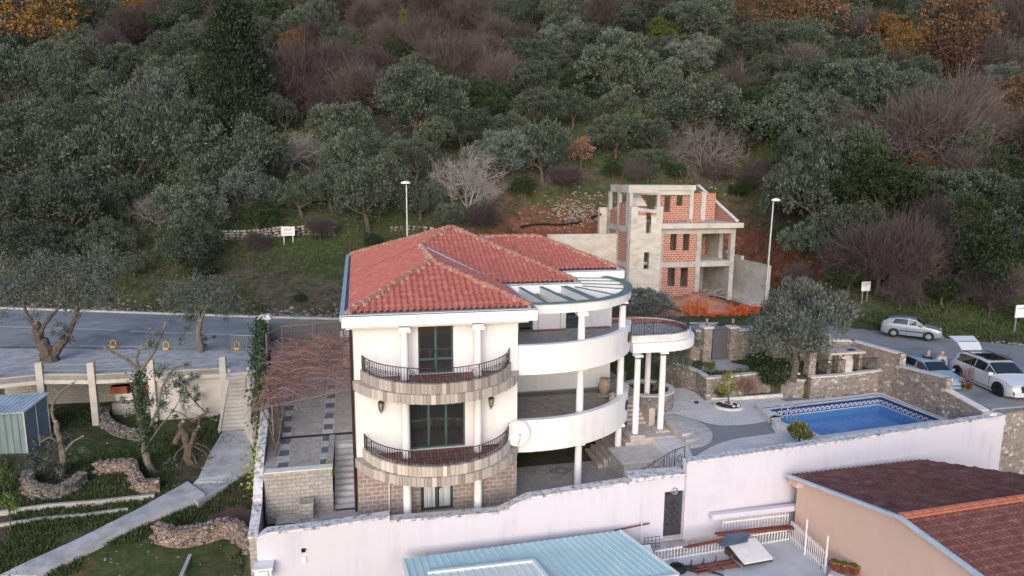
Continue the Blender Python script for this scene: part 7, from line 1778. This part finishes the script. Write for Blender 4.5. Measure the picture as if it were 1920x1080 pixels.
TREES = [(75,47,105,'ochre'),(174,44,80,'olive'),(254,12,60,'ochre'),(171,135,90,'olive'),(241,130,80,'olive'),(327,155,95,'olive'),(311,98,60,'olive'),(358,73,55,'olive'),(104,119,60,'silver'),(31,171,110,'olive'),(114,176,100,'olive'),
 (545,98,55,'ochre'),(560,160,110,'mauve'),(617,140,100,'mauve'),(680,170,100,'mauve'),(648,88,60,'olive'),(721,73,70,'mauve'),(845,119,105,'mauve'),(809,31,80,'mauve'),(882,31,85,'mauve'),(773,41,45,'bright'),(778,207,140,'olive'),(643,249,105,'olive'),
 (534,223,60,'olive'),(545,275,95,'bare'),(441,300,140,'olive'),(249,306,160,'olive'),(78,311,140,'olive'),(124,410,150,'olive'),(15,394,95,'olive'),(337,249,110,'olive'),(290,192,90,'silver'),(124,249,100,'olive'),(31,249,100,'olive'),
 (296,392,68,'bare'),(358,410,105,'olive'),(363,467,85,'olive'),(690,373,125,'olive'),(648,306,90,'olive'),(778,306,90,'olive'),(788,384,60,'olive'),(876,335,112,'bare'),(934,296,90,'silver'),(565,373,70,'olive'),(700,120,70,'mauve'),(920,190,80,'dark'),
 (1001,31,80,'olive'),(1079,47,90,'olive'),(1214,31,70,'olive'),(1323,41,90,'olive'),(991,119,90,'olive'),(1058,88,70,'silver'),(1141,31,80,'mauve'),(1064,3,60,'russet'),(1157,145,120,'olive'),(1250,114,80,'olive'),(1297,119,80,'silver'),(1396,98,90,'olive'),
 (1447,150,75,'olive'),(1375,166,80,'mauve'),(1499,119,70,'mauve'),(1007,213,90,'olive'),(1074,207,70,'olive'),(1152,259,85,'olive'),(1017,290,100,'olive'),(1090,280,45,'pink'),(1215,310,60,'olive'),(1292,207,135,'olive'),(1318,270,105,'bare'),
 (1401,254,90,'olive'),(1479,233,130,'olive'),(1510,272,90,'olive'),(1530,26,110,'russet'),(1458,31,80,'russet'),(1691,78,75,'ochre'),(1800,68,120,'russet'),(1775,125,100,'russet'),(1883,67,100,'mauve'),(1634,57,70,'mauve'),(1520,88,80,'olive'),(1598,119,80,'olive'),
 (1608,176,110,'olive'),(1670,202,100,'olive'),(1717,156,80,'olive'),(1753,135,70,'dark'),(1880,155,70,'silver'),(1728,244,140,'mauve'),(1800,228,120,'mauve'),(1893,207,90,'russet'),(1530,363,140,'olive'),(1546,456,95,'olive'),(1598,306,100,'olive'),(1655,353,125,'dark'),
 (1738,316,48,'ochre'),(1800,373,110,'olive'),(1893,322,105,'dark'),(1873,378,90,'olive'),(1650,475,140,'mauve'),(1712,475,120,'mauve'),(1816,490,140,'dark'),(1893,467,110,'olive'),(1600,430,90,'olive'),(1760,430,100,'mauve'),(1590,520,70,'dark'),(1690,545,60,'mauve'),(1770,545,60,'dark'),(1860,540,80,'mauve'),
 (1095,20,60,'mauve'),(1250,60,60,'bright'),(1190,230,60,'bright'),(960,250,70,'olive'),(870,250,80,'olive'),(730,290,60,'olive'),(480,410,60,'dark'),(200,460,80,'olive'),(60,470,110,'olive'),(110,340,80,'olive'),(330,330,80,'olive'),(372,505,50,'dark'),(330,478,46,'olive'),(600,425,46,'mauve'),(480,452,36,'mauve'),(250,500,44,'olive'),(700,455,34,'dark'),(420,560,26,'mauve'),(560,560,22,'dark'),
 (1195,322,44,'mauve'),(1345,318,50,'mauve'),(1420,330,56,'mauve'),(1478,388,50,'mauve'),(1478,440,44,'dark'),(1060,330,50,'mauve'),(985,352,44,'dark'),(905,405,50,'mauve'),(845,408,46,'olive'),(1150,320,36,'dark'),(1270,322,36,'dark'),(1385,356,40,'dark'),(1500,520,46,'mauve'),(1480,300,60,'olive')]
rndt = random.Random(77)
def open_area(x, y):
    if 400 < x < 1000 and y > 395: return True
    if 230 < x <= 400 and y > 430: return True
    if x <= 230 and y > 470: return True
    if 830 < x < 1480 and y > 325: return True
    if 1150 < x < 1470 and y > 300: return True
    if y > 500: return True
    if 470 < x < 600 and y > 320: return True
    return False
FILL = []
for y in range(-70, 500, 13):
    for x in range(-60, 1990, 16):
        px, py = x+rndt.uniform(-8, 8), y+rndt.uniform(-6, 6)
        if open_area(px, py): continue
        D = lerp(66, 104, min(1, max(0, py/400)))*rndt.uniform(.75, 1.25)
        if all((px-q[0])**2+((py-q[1])*1.25)**2 > (.345*(D+q[2]))**2 for q in TREES+FILL):
            r_ = rndt.random()
            if py < 90 and (px > 1000 or px < 700): kind = 'russet' if r_ < .26 and px > 1100 else ('mauve' if r_ < .42 else ('dark' if r_ < .55 else 'olive'))
            elif px > 1600 and py < 260: kind = 'mauve' if r_ < .5 else ('russet' if r_ < .72 else 'olive')
            elif 540 < px < 1000 and py < 200: kind = 'mauve' if r_ < .5 else ('dark' if r_ < .62 else 'olive')
            elif px > 1550 and py > 380: kind = 'mauve' if r_ < .6 else 'dark'
            else: kind = 'olive' if r_ < .66 else ('silver' if r_ < .76 else ('dark' if r_ < .88 else 'mauve'))
            FILL.append((px, py, D, kind))
print('trees listed', len(TREES), 'filled', len(FILL))
placed = []
for (px, py, D, kind) in TREES+FILL:
    R = 2.5
    for it in range(3):
        hbk = KINDS[kind][0][2]; st_ = 1.0; p = gt(px, py, R*hbk*.92); R = D/2/F_PX*(p-CP).dot(RM@Vector((0,0,-1)))*1.32
        R = min(R, 6.2)
    placed.append([kind, p, R, px, py])
rows = {}
for q in placed:
    d = q[1].y-far_y(q[1].x); r_ = max(0, int(d//7)); rows.setdefault((r_, q[0]), []).append(q)
ORD = 'first second third fourth fifth sixth seventh eighth ninth tenth eleventh twelfth thirteenth fourteenth fifteenth sixteenth seventeenth eighteenth nineteenth twentieth'.split()
def ordw(n): return ORD[n] if n < 20 else ('twenty-'+ORD[n-20] if n < 29 else 'thirtieth')
for (r_, kind), L_ in rows.items():
    L_.sort(key=lambda q: q[3])
    for i, q in enumerate(L_):
        nm, ds__ = DESC[kind]; low = q[4] > 300
        if len(L_) == 1: lab = '%s, only one of its kind in the %s row uphill' % (ds__, ORD[min(r_, 19)])
        else: lab = '%s, %s from left of its kind in the %s row uphill' % (ds__, ordw(i), ORD[min(r_, 19)])
        add_tree(kind, q[1], q[2], lab, DESC[kind][1].split()[-2]+' trees on the hillside' if 0 else {'olive': 'olive trees on the hillside', 'silver': 'olive trees on the hillside', 'mauve': 'bare trees on the hillside', 'bare': 'bare trees on the hillside', 'russet': 'autumn trees on the hillside', 'ochre': 'autumn trees on the hillside', 'dark': 'evergreens on the hillside', 'bright': 'evergreens on the hillside', 'pink': 'autumn trees on the hillside'}[kind],
                 nm, var=rndt.randrange(42), rz=rndt.uniform(0, 6.28), stretch=rndt.uniform(.85, 1.2), sx=rndt.uniform(.88, 1.15))
# the big dark cypress
rs = np.random.RandomState(5); g0 = gt(447, 262); dist = (g0-CP).dot(RM@Vector((0,0,-1))); Hc = 268/F_PX*dist/.97; Rc = 70/F_PX*dist
n = 30000; tt = rs.rand(n)**.75; th = rs.rand(n)*2*math.pi; prof_ = np.interp(tt, [0, .08, .3, .6, .85, 1], [.55, .95, 1.0, .74, .40, .06])*(1+.16*np.sin(th*5+tt*23)+.10*np.sin(th*9-tt*37)); rr_ = prof_*(rs.rand(n)**.3)
C0 = np.stack([rr_*np.cos(th)*Rc, rr_*np.sin(th)*Rc, tt*Hc], 1); D0 = np.stack([np.cos(th)*.6, np.sin(th)*.6, np.full(n, .8)], 1)+rs.normal(size=(n, 3))*.4
cy = thing('cypress_tree', 'tall dark conical cypress standing above the olive trees left of centre', 'tree', tuple(g0))
o = bpy.data.objects.new('crown', leaf_mesh('crown', C0, D0, rs.uniform(.2, .55, n), rs.uniform(.10, .24, n), M['cypress'])); COL.objects.link(o); o.parent = cy; m = MB(); m.tube([g0, g0+Vector((0,0,Hc*.8))], [.35, .08], 8); m.build('trunk', M['bark'], cy)
# undergrowth over the slope
rs = np.random.RandomState(31); C0, D0 = [], []; rnd = random.Random(32)
for i in range(9000):
    X, Y = rnd.uniform(-60, 85), 0; Y = far_y(X)+rnd.uniform(.8, 62)
    if 20.5 < X < 37.5 and Y < 65: continue
    b = vnoise(X*.13+3, Y*.13)
    if rnd.random() > .35+b: continue
    s_ = rnd.uniform(.25, .75); z = terrain(X, Y); k = int(22+20*rnd.random()); d = rs.normal(size=(k, 3)); d[:, 2] = abs(d[:, 2]); C0.append(np.array([X, Y, z])+d*s_*.55); D0.append(d+np.array([0, 0, .6]))
C0 = np.concatenate(C0); D0 = np.concatenate(D0); o = bpy.data.objects.new('undergrowth', leaf_mesh('undergrowth', C0, D0, rs.uniform(.12, .34, len(C0)), rs.uniform(.03, .09, len(C0)), M['scrub'])); COL.objects.link(o); tag(o, 'brown and green scrub covering the ground between the trees', 'undergrowth', kind='stuff')
# grass
C0, D0 = [], []; rnd = random.Random(33)
def tuft(X, Y, z, k, s_):
    d = rs.normal(size=(k, 3))*np.array([1, 1, .2]); C0.append(np.array([X, Y, z+s_*.35])+d*np.array([.16, .16, .05])); D0.append(d*.35+np.array([0, 0, 1.0]))
i = 0
while i < 9000:
    px, py = rnd.uniform(-20, 480), rnd.uniform(760, 1080)
    p = gt(px, py); i += 1
    if vnoise(p.x*.5+9, p.y*.5) < .53 or p.x > -4.6: continue
    tuft(p.x, p.y, p.z, 5, rnd.uniform(.08, .2))
for i in range(26000):
    X = rnd.uniform(-32, 60); Y = far_y(X)+.4+rnd.random()**1.2*20
    if 19 < X < 38.5 and Y < 66 or vnoise(X*.3+20, Y*.3) < .40: continue
    tuft(X, Y, terrain(X, Y), 6, rnd.uniform(.12, .32))
for i in range(700):
    px, py = rnd.uniform(1310, 1530), rnd.uniform(675, 702); p = gz(px, py, 2.76)
    if 20.0 < p.x < 24 and p.y > 35.6: continue
    tuft(p.x, p.y, 2.75, 5, .1)
C0 = np.concatenate(C0); D0 = np.concatenate(D0); o = bpy.data.objects.new('grass', leaf_mesh('grass', C0, D0, rs.uniform(.12, .36, len(C0)), rs.uniform(.03, .08, len(C0)), M['grassblade'])); COL.objects.link(o); tag(o, 'rough green grass on the lawn and the road verge', 'grass', kind='stuff')
# ------------------------------------------------------------------ garden plants round the villa
def fp(px, py, z): return gz(px, py, z)
def plant(kind, px, py, D, base, label, name, cat='tree', stretch=1.0, var=0, rz=0.5, sx=1.0):
    """crown centre seen at px,py standing over the point base"""
    b = Vector(base); c = gy(px, py, b.y); dist = (c-CP).dot(RM@Vector((0,0,-1))); R = D/2/F_PX*dist; hb = (c.z-b.z)/(R*stretch)
    cm, tm, h = KINDS[kind][var % len(KINDS[kind])]; t = thing(name, label, cat, tuple(b))
    o = bpy.data.objects.new('crown', cm); COL.objects.link(o); o.parent = t; o.location = c-b; o.scale = (R*sx, R*sx, R*stretch); o.rotation_euler = (0, 0, rz)
    m = MB(); r0 = max(.03, R*.07); m.tube([b-Vector((0,0,.1)), b.lerp(c, .35)+Vector((r0, 0, 0)), b.lerp(c, .7), c], [r0*1.3, r0, r0*.8, r0*.3], 7)
    rr = random.Random(int(px))
    for k in range(6): e = c+Vector((rr.uniform(-.6,.6)*R, rr.uniform(-.6,.6)*R, rr.uniform(-.1,.5)*R)); m.tube([b.lerp(c, .5), b.lerp(e, .75)+Vector((0,0,.05)), e], [r0*.6, r0*.4, r0*.12], 5)
    m.build('trunk', M['bark'], t); return t
add_kind('bigolive', 'olive_l', (101, 102), 1.0, tufts=1, per=260, nc=64, L_=.075, W_=.024, up=.9, flat=.95, jag=.5, low=-.6)
add_kind('citrus', 'lemon', (111,), 1.0, per=90, nc=16, L_=.17, W_=.10, up=.1)
add_kind('laurel', 'dkgreen', (121,), 1.0, per=120, nc=18, L_=.15, W_=.075, up=.3)
add_kind('yellow', 'yelgreen', (131,), 1.0, per=60, nc=16, L_=.15, W_=.06, up=.5, flat=1.3)
plant('bigolive', 1488, 626, 186, (fp(1486, 712, 2.75)), 'big spreading grey olive tree between the garden gate and the pool', 'olive_tree', stretch=1.08)
plant('bigolive', 1262, 664, 105, (15.9, 34.3, 2.2), 'olive tree growing in the round stone planter behind the porch columns', 'olive_tree', var=1, stretch=.95)
plant('bigolive', 1222, 583, 120, (16.8, 43.0, 2.8), 'olive bush behind the round terrace, in front of the unfinished house', 'olive_tree', stretch=.7, rz=2)
plant('bigolive', 1175, 640, 70, (14.2, 38.5, 2.6), 'dark olive behind the top terrace, left of the round terrace railing', 'olive_tree', stretch=1.0, rz=3)
plant('citrus', 1497, 808, 58, fp(1497, 836, DECK_Z), 'small round lemon tree in front of the near left corner of the pool', 'lemon_tree', stretch=.85)
plant('yellow', 1364, 722, 44, fp(1365, 764, 1.5), 'slender yellow-green young tree in the round kerb ring on the deck', 'young_tree', stretch=1.25)
plant('laurel', 1448, 706, 70, fp(1447, 741, 1.55), 'dark glossy bush in the planting bed left of the round stone bed', 'bush', 'bush', stretch=.9)
plant('laurel', 1425, 672, 60, fp(1432, 698, 2.75), 'dark green shrub on the upper garden under the big olive', 'bush', 'bush', stretch=.8, rz=2)
plant('bright', 1331, 686, 26, fp(1333, 704, 2.75), 'small round bright green shrub beside the garden path', 'shrub', 'shrub')
plant('bright', 1350, 735, 34, fp(1350, 748, 1.55), 'low green shrub in the planting bed behind the slender tree', 'shrub', 'shrub', stretch=.7)
A, B, W_, rs2 = twig_fan(301, n=6, L_=.6, wd=.02, up=1.0)
p = fp(1400, 744, 1.56); t = thing('twiggy_shrub', 'leafless reddish shrub against the terrace wall between the slender tree and the dark bush', 'shrub', tuple(p)); o = bpy.data.objects.new('twigs', ribbon_mesh('twigs', A, B, W_, M['twig_r'], rs2)); COL.objects.link(o); o.parent = t; o.location = (0, 0, .75); o.scale = (1.0, .6, 1.1)
p = gz(1809, 736, 2.68); t = thing('dry_plant', 'dry brown plant standing behind the low end of the rubble wall', 'plant', tuple(p)); C1, D1, K, rs2 = crown_leaves(311, nc=10, per=60); o = bpy.data.objects.new('leaves', leaf_mesh('leaves', C1, D1+np.array([0,0,1.0]), .3, .10, M['ochre'])); COL.objects.link(o); o.parent = t; o.location = (0, 0, .42); o.scale = (.42, .42, .40)
A, B, W_, rs2 = twig_fan(312, n=2, L_=.9, wd=.02, up=1.4); o = bpy.data.objects.new('stems', ribbon_mesh('stems', A, B, W_, M['twig_r'], rs2)); COL.objects.link(o); o.parent = t; o.location = (0, 0, .8); o.scale = (.5, .5, .9)
# ivy on the left side wall
C0 = []; rnd = random.Random(41)
for i in range(5200):
    f = rnd.random(); y = lerp(33.2, 47.3, f**.8); x = interp(y, [31.5, 36, 42, 47.3], [-4.45, -4.9, -5.65, -6.25])-abs(rnd.gauss(0, .28)); top = interp(y, [33.2, 36, 42, 47.3], [2.9, 3.3, 3.85, 4.5]); z = top+rnd.gauss(-.15, .3) if rnd.random() < .5 else rnd.uniform(1.2, top); C0.append((x+rnd.gauss(0, .12), y, z))
C0 = np.array(C0); t = thing('ivy', 'dark green ivy covering the upper left side wall and the white gate pillar', 'ivy', (-5, 41, 2)); o = bpy.data.objects.new('ivy_leaves', leaf_mesh('ivy_leaves', C0-np.array([-5, 41, 2]), rs.normal(size=(len(C0), 3)), rs.uniform(.1, .24, len(C0)), rs.uniform(.08, .2, len(C0)), M['ivy'])); COL.objects.link(o); o.parent = t
C0 = np.array([(-4.55+rnd.gauss(0, .22), rnd.uniform(28.6, 33.0), rnd.uniform(.6, 2.7)) for i in range(420)]); t = thing('creeper', 'thin yellow-green creeper hanging on the outer face of the side wall', 'creeper', (-4.5, 31, 1)); o = bpy.data.objects.new('creeper_leaves', leaf_mesh('creeper_leaves', C0-np.array([-4.5, 31, 1]), rs.normal(size=(len(C0), 3)), .16, .12, M['yelgreen'])); COL.objects.link(o); o.parent = t
p = Vector((-1.42, 28.3, 1.9)); t = thing('hanging_plant', 'small yellow-green plant hanging beside the top of the garden stair', 'plant', tuple(p)); C1, D1, K, rs2 = crown_leaves(321, nc=8, per=40); o = bpy.data.objects.new('leaves', leaf_mesh('leaves', C1, D1, .35, .16, M['yelgreen'])); COL.objects.link(o); o.parent = t; o.scale = (.25, .3, .7)
M['bark_m'] = m_noise('bark_mid', [(.3, (.09,.078,.068)), (.7, (.22,.195,.17))], 7, .95, detail=8, bump=.5, bs=14)
# ------------------------------------------------------------------ old pruned olives in the left garden
def old_olive(label, base, limbs, sprays, r0, name='pruned_olive', mat='bark_m', leaf='olive_l', cuts=True, scale_leaf=1.0):
    """limbs: lists of pixel points at the trunk's depth with start/end radius; sprays: (px, py, radius_m, count)"""
    b = Vector(base); t = thing(name, label, 'tree', tuple(b)); rnd = random.Random(int(b.x*10)); Y0 = b.y; kf = .95 if r0 >= .5 else .76; limbs = [(q, ra*kf, rb*.8, dy) for q, ra, rb, dy in limbs]
    m, c = MB(), MB()
    for k, (pts, ra, rb, dy) in enumerate(limbs):
        P = [gy(x, y, Y0+dy*i/max(1, len(pts)-1)) for i, (x, y) in enumerate(pts)]
        if k == 0: P[0] = b-Vector((0,0,.15))
        Q = [Vector(q) for q in spline([tuple(q) for q in P], 4)]; n = len(Q)
        Q = [q+Vector((rnd.uniform(-1,1), rnd.uniform(-1,1), 0))*ra*.22 for q in Q]; rad = [lerp(ra, rb, i/(n-1))*rnd.uniform(.84, 1.18) for i in range(n)]
        if k == 0: rad[0] *= 1.35
        m.tube(Q, rad, 8)
        if cuts and rb > .03:
            d = (Q[-1]-Q[-2]).normalized(); c.tube([Q[-1], Q[-1]+d*.03], rb*.95, 8)
        for j in range(int(len(Q)*.5)):
            q = Q[rnd.randrange(1, n)]; l = rnd.uniform(.3, .9); m.tube(crooked(rnd, q, (rnd.uniform(-1,1), rnd.uniform(-1,1), rnd.uniform(-.1,.8)), l, 5, .3, .03), [.018, .015, .012, .01, .008, .006], 3, cap=False)
    m.build('trunk', M[mat], t)
    if c.v: c.build('cut_faces', M['cutwood'], t)
    CC, DD = [], []; rs_ = np.random.RandomState(int(abs(b.x*7)))
    for (px, py, R, cnt, dy) in sprays:
        q = gy(px, py, Y0+dy); cnt = cnt*3; nsub = max(3, cnt//70)
        for s_ in range(nsub):
            cc = np.array(q)+rs_.normal(size=3)*R*.42; k = cnt//nsub; d = rs_.normal(size=(k, 3)); CC.append(cc+d*R*rs_.uniform(.10, .22)); DD.append(d*.5+np.array([0, 0, rs_.uniform(-.6, .9)]))
    if CC:
        CC, DD = np.concatenate(CC), np.concatenate(DD); o = bpy.data.objects.new('leaves', leaf_mesh('leaves', CC-np.array(b), DD, rs_.uniform(.10, .24, len(CC))*scale_leaf, rs_.uniform(.035, .06, len(CC))*scale_leaf, M[leaf])); COL.objects.link(o); o.parent = t
    return t
bz = gz(97, 677, PZ+.02)
old_olive('old pruned olive with a thick stump-like trunk standing on the parking deck at the left', bz, [([(97, 677), (88, 655), (75, 635), (66, 605)], .52, .22, 0), ([(100, 665), (118, 640), (140, 600), (148, 545), (160, 505)], .30, .05, .5), ([(72, 630), (90, 600), (120, 560), (118, 510)], .16, .04, -.3), ([(68, 612), (50, 590), (42, 560)], .16, .06, 0)],
    [(30, 520, 1.5, 900, 0), (100, 500, 1.2, 600, .5), (165, 520, 1.6, 1300, .4), (195, 500, 1.2, 700, .5), (60, 550, 1.2, 600, -.4), (135, 570, .9, 300, 0), (120, 620, .7, 300, 0), (10, 560, 1.2, 600, 0), (200, 560, .9, 300, .3)], .5, mat='bark')
bz = gz(378, 660, PZ+.02)
old_olive('olive with upright pale limbs at the right end of the parking deck', bz, [([(378, 662), (372, 630), (375, 600)], .28, .20, 0), ([(375, 605), (365, 575), (345, 555), (330, 560)], .14, .05, 0), ([(375, 605), (388, 575), (400, 552), (425, 545)], .14, .05, 0), ([(373, 610), (374, 570), (380, 540)], .12, .04, 0)],
    [(340, 560, 1.1, 700, 0), (375, 545, 1.2, 800, 0), (415, 555, 1.1, 700, 0), (430, 575, .9, 300, 0), (350, 600, .8, 200, 0), (385, 640, .6, 150, -.3)], .3)
bz = gt(288, 885)
old_olive('twisted pruned olive with sawn upright limbs in the middle of the left garden', bz, [([(288, 885), (276, 860), (272, 820), (262, 770), (258, 720), (262, 690)], .26, .17, .3), ([(262, 700), (245, 680), (220, 665), (196, 652)], .13, .05, -.3), ([(264, 695), (285, 665), (302, 630), (310, 606)], .13, .05, .2), ([(262, 695), (256, 675), (262, 655), (280, 650)], .11, .06, 0), ([(272, 815), (295, 770), (305, 725), (330, 690), (358, 688)], .10, .03, -.4), ([(280, 640), (276, 622), (284, 615)], .04, .02, 0), ([(290, 655), (275, 625)], .05, .03, 0), ([(280, 830), (300, 800), (325, 770), (340, 740)], .06, .02, 0)],
    [(320, 720, .8, 160, -.3), (300, 760, .7, 140, 0), (285, 640, .5, 80, 0), (350, 745, .7, 140, -.3), (240, 760, .5, 60, 0), (295, 690, .6, 90, 0), (270, 830, .5, 80, 0), (360, 700, .5, 70, 0), (330, 640, .4, 50, 0)], .26, leaf='olive_l')
bz = gt(356, 868)
old_olive('sawn-off olive stump with pale drooping shoots beside the garden path', bz, [([(356, 868), (352, 840), (345, 810), (330, 828)], .30, .17, 0), ([(352, 850), (362, 820), (372, 800)], .20, .10, 0), ([(348, 815), (338, 800), (342, 790)], .15, .11, 0), ([(372, 800), (378, 780), (405, 788)], .06, .05, .2), ([(350, 835), (330, 850), (322, 880)], .05, .03, -.2), ([(358, 835), (385, 850), (402, 890), (405, 920)], .05, .02, -.2), ([(355, 830), (340, 870), (338, 915)], .045, .02, -.3), ([(356, 840), (372, 880), (370, 930), (362, 960)], .06, .03, -.4), ([(360, 830), (390, 840), (395, 860)], .04, .02, 0)],
    [(385, 905, .6, 130, -.4), (340, 930, .8, 260, -.5), (335, 960, .8, 260, -.6), (375, 980, .6, 140, -.6), (320, 870, .4, 50, 0)], .3, mat='bark')
bz = gt(112, 895)
old_olive('leaning bare olive trunk with a pale curved limb, right of the metal shed', bz, [([(112, 895), (118, 860), (110, 820), (105, 790)], .24, .13, 0), ([(108, 800), (98, 775), (105, 745), (140, 716)], .10, .05, 0), ([(118, 850), (135, 830), (155, 818)], .09, .05, 0), ([(112, 835), (95, 820), (75, 830)], .06, .03, 0)],
    [(90, 840, .7, 160, 0), (120, 870, .6, 130, -.2), (70, 860, .7, 130, 0), (150, 850, .4, 60, 0), (100, 900, .6, 110, 0)], .22)
bz = gt(380, 790)
old_olive('low crooked olive branch with sawn ends beside the garden stair', bz, [([(340, 800), (360, 790), (385, 775), (388, 765)], .13, .08, 0), ([(385, 772), (372, 760), (350, 735), (338, 720)], .07, .03, 0), ([(360, 790), (340, 775), (325, 770)], .06, .03, 0)], [(345, 720, .6, 140, 0), (360, 745, .5, 80, 0), (325, 780, .4, 50, 0)], .14)
for k, (px, py, lab) in enumerate(((20, 1000, 'thin young sapling with green leaves at the lower left corner'), (8, 940, 'small leafy seedling at the left edge below the shed'))):
    b = gt(px, py); t = thing('sapling', lab, 'sapling', tuple(b)); m = MB(); m.tube([b, b+Vector((.05,0,.8)), b+Vector((0,0,1.6))], [.03, .02, .01], 5); m.build('stem', M['bark'], t)
    C1, D1, K, rs2 = crown_leaves(400+k, nc=10, per=30); o = bpy.data.objects.new('leaves', leaf_mesh('leaves', C1, D1, .2, .09, M['bright'])); COL.objects.link(o); o.parent = t; o.location = (0, 0, 1.3); o.scale = (.55, .55, .7)
# soil under the lower garden: bare reddish patch beside the side wall
print('objects', len(bpy.data.objects))

# dry stone terrace walls up the slope
def slope_wall(lab, pts, h, mt):
    P = spline([tuple(gt(x, y)) for x, y in pts], 4); t = thing('terrace_wall', lab, 'wall', tuple(P[0])); m = MB(); rn = random.Random(len(lab))
    for a, b in zip(P[:-1], P[1:]):
        k = max(1, int(math.dist(a[:2], b[:2])/.33))
        for i in range(k):
            x, y = lerp(a[0], b[0], i/k), lerp(a[1], b[1], i/k)
            for q in range(int(h/.26)+1): stone(m, (x+rn.uniform(-.08, .08), y+rn.uniform(-.1, .1), terrain(x, y)-.05+q*.25), rn.uniform(.16, .26), rn)
    m.build('stones', M[mt], t)
slope_wall('long dry stone terrace wall behind the white sale board', [(395, 446), (440, 448), (500, 444), (560, 440), (632, 441)], .8, 'verge')
slope_wall('short pinkish terrace wall right of the lamp post behind the villa roof', [(735, 432), (775, 430), (815, 434)], .5, 'verge')
slope_wall('small pale stone terrace among the olives at the upper left', [(158, 192), (185, 190), (212, 194)], .9, 'verge')
slope_wall('second small pale wall just below the upper left stone terrace', [(178, 216), (205, 217), (240, 216)], .7, 'rock')

# ivy climbing the twisted olive and the rubble verge of the road
rn = random.Random(55); bz = gt(288, 885); C0 = []
for i in range(1500):
    f = rn.random(); py = lerp(850, 695, f); px = interp(py, [695, 770, 820, 860], [262, 264, 272, 278]); q = gy(px, py, bz.y-.05+rn.gauss(0, .18)); C0.append((q.x+rn.gauss(0, .15+.1*rn.random()), q.y, q.z))
C0 = np.array(C0); t = thing('ivy', 'dark green ivy climbing the trunk of the twisted olive in the left garden', 'ivy', tuple(bz)); o = bpy.data.objects.new('ivy_leaves', leaf_mesh('ivy_leaves', C0-np.array(bz), rs.normal(size=(len(C0), 3)), .12, .10, M['ivy'])); COL.objects.link(o); o.parent = t
m = MB()
for i in range(900):
    X = rn.uniform(-30, -1); Y = far_y(X)+.3+abs(rn.gauss(0, 1.1)); s_ = rn.uniform(.05, .2); stone(m, (X, Y, terrain(X, Y)), s_, rn)
for i in range(160):
    X = rn.uniform(40, 50); Y = far_y(X)+.2+abs(rn.gauss(0, .6)); stone(m, (X, Y, terrain(X, Y)), rn.uniform(.05, .16), rn)
for i in range(260):
    X = rn.uniform(-16, -5); Y = rn.uniform(25, 39); 
    if X < -4.7-.06*(Y-25): stone(m, (X, Y, terrain(X, Y)-.02), rn.uniform(.03, .09), rn)
tag(m.build('gravel', M['verge']), 'loose grey and pink stones along the road verge and on the left garden soil', 'gravel', kind='stuff')
